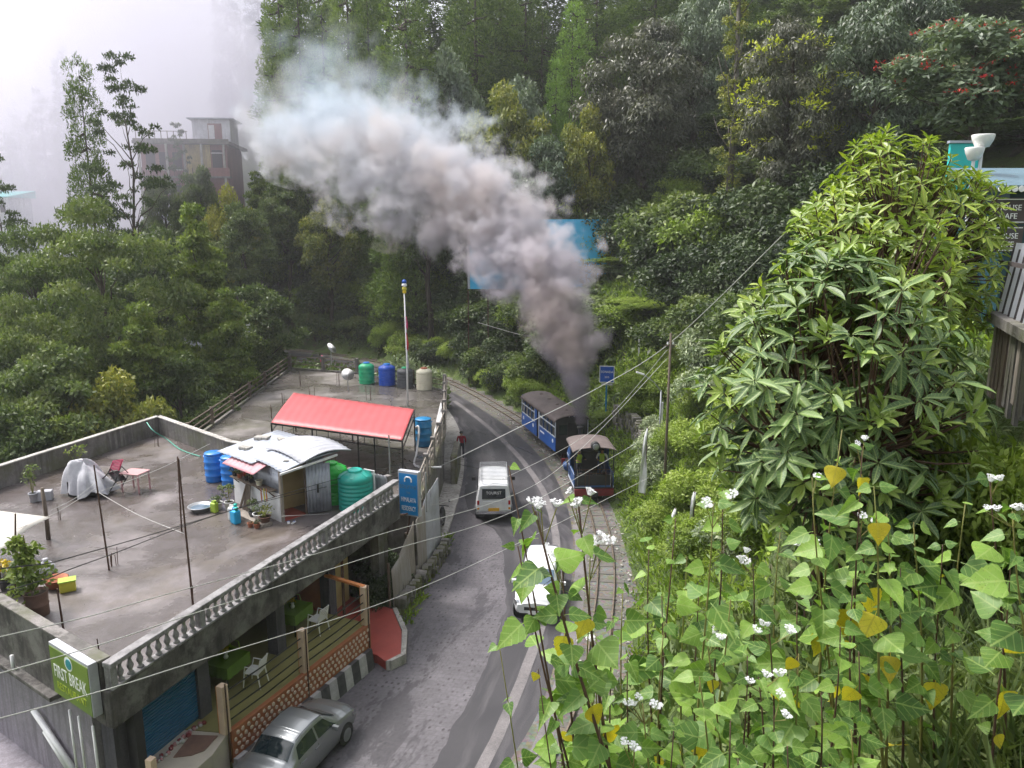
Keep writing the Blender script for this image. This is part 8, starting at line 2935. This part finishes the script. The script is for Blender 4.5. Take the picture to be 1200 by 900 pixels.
def smoke_mat():
    """density: soft union of spheres along the plume, broken up by cellular billows"""
    m = bpy.data.materials.new('coal smoke')
    m.use_nodes = True
    nt = m.node_tree
    nt.nodes.remove(nt.nodes['Principled BSDF'])
    pv = nt.nodes.new('ShaderNodeVolumePrincipled')
    v = coords(nt)
    sp = nt.nodes.new('ShaderNodeSeparateXYZ')
    nt.links.new(v, sp.inputs[0])
    hgt = nt.nodes.new('ShaderNodeMapRange')
    hgt.inputs[1].default_value = 3.0
    hgt.inputs[2].default_value = 24.0
    nt.links.new(sp.outputs[2], hgt.inputs[0])
    f = None
    fine = []
    for i in range(4):
        fine += [(cp[i][0].lerp(cp[i + 1][0], q / 3), cp[i][1] + (cp[i + 1][1] - cp[i][1]) * q / 3) for q in range(3)]
    for c, r in fine + cp[4:]:
        dn = nt.nodes.new('ShaderNodeVectorMath')
        dn.operation = 'DISTANCE'
        dn.inputs[1].default_value = c
        nt.links.new(v, dn.inputs[0])
        q = _math(nt, 'SUBTRACT', 1.0, _math(nt, 'MULTIPLY', dn.outputs['Value'], 1.0 / (r * 1.22)))
        f = q if f is None else _math(nt, 'MAXIMUM', f, q)

    n1 = _noise(nt, v, .31, 4, .62, 0.0)
    n3 = _noise(nt, v, 1.3, 1, .5)
    # billows: ridged noise, gentler in the narrow column over the chimney
    bil = _math(nt, 'SUBTRACT', _math(nt, 'ABSOLUTE', _math(nt, 'SUBTRACT', n1, .5)), .085)
    bil = _math(nt, 'ADD', _math(nt, 'MULTIPLY', bil, 4.2), _math(nt, 'MULTIPLY', _math(nt, 'SUBTRACT', n3, .5), .5))
    bil = _math(nt, 'MULTIPLY', bil, _ramp(nt, hgt.outputs[0], [(0.0, .12), (.3, .9), (1.0, 1.0)]))
    f = _math(nt, 'ADD', f, bil)
    edge = nt.nodes.new('ShaderNodeMapRange')
    edge.interpolation_type = 'SMOOTHSTEP'
    edge.inputs[1].default_value = .08
    edge.inputs[2].default_value = .72
    nt.links.new(f, edge.inputs[0])
    n2 = _noise(nt, v, .22, 2, .5)
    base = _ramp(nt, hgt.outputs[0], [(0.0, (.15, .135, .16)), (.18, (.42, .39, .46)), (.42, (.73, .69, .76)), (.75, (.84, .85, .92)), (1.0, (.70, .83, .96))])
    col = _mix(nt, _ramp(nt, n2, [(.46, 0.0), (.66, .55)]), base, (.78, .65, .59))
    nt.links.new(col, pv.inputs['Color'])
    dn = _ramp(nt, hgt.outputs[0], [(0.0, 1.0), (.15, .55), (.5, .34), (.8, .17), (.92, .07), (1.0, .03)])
    d_ = _math(nt, 'MULTIPLY', _math(nt, 'MULTIPLY', dn, edge.outputs[0]), 4.0)
    nt.links.new(d_, pv.inputs['Density'])
    pv.inputs['Anisotropy'].default_value = 0.0
    nt.links.new(pv.outputs[0], nt.nodes['Material Output'].inputs['Volume'])
    m.cycles.volume_step_rate = 0.28
    return m


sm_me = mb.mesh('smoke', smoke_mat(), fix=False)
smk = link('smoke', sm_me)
rmod = smk.modifiers.new('remesh', 'REMESH')
rmod.mode = 'VOXEL'
rmod.voxel_size = .4
dg = bpy.context.evaluated_depsgraph_get()
nm = bpy.data.meshes.new_from_object(smk.evaluated_get(dg))
smk.modifiers.clear()
smk.data = nm
tag(smk, 'billowing coal smoke drifting up from the engine chimney', kind='stuff')

# ================================================================== mist bank behind the hill house, haze over everything
def vol_mat(name, col, dens, ns=None):
    m = bpy.data.materials.new(name)
    m.use_nodes = True
    nt = m.node_tree
    nt.nodes.remove(nt.nodes['Principled BSDF'])
    pv = nt.nodes.new('ShaderNodeVolumePrincipled')
    pv.inputs['Color'].default_value = (*col, 1)
    pv.inputs['Density'].default_value = dens
    pv.inputs['Anisotropy'].default_value = 0.2
    nt.links.new(pv.outputs[0], nt.nodes['Material Output'].inputs['Volume'])
    return m


mb = MB()
rng = np.random.default_rng(3)
for (x, y, z, r) in ((-95, 150, 14, 34), (-60, 150, 20, 30), (-48, 142, 34, 24), (-70, 160, 42, 26), (-120, 160, 20, 40), (-40, 140, 24, 20), (-100, 170, 44, 24), (-55, 128, 14, 16), (-62, 150, 62, 26), (-45, 150, 60, 22), (-80, 175, 70, 26), (-47, 101, 27, 19)):
    puff((x, y, z), r)
    for q in range(7):
        d = Vector(rand_dirs(1, rng)[0])
        puff(Vector((x, y, z)) + d * r * .85, r * rng.uniform(.25, .45))
mist = link('mist', mb.mesh('mist', vol_mat('mist', (.76, .74, .85), .026), fix=False))
rmod = mist.modifiers.new('remesh', 'REMESH')
rmod.mode = 'VOXEL'
rmod.voxel_size = 3.0
dg = bpy.context.evaluated_depsgraph_get()
nm = bpy.data.meshes.new_from_object(mist.evaluated_get(dg))
mist.modifiers.clear()
mist.data = nm
tag(mist, 'bank of pale mist filling the valley behind the hill house', kind='stuff')

hz = MB().box((0, 140, 37.0), (420, 330, 104)).build('haze', vol_mat('haze', (.92, .93, .98), .0004))
tag(hz, 'thin even haze in the air', kind='stuff')
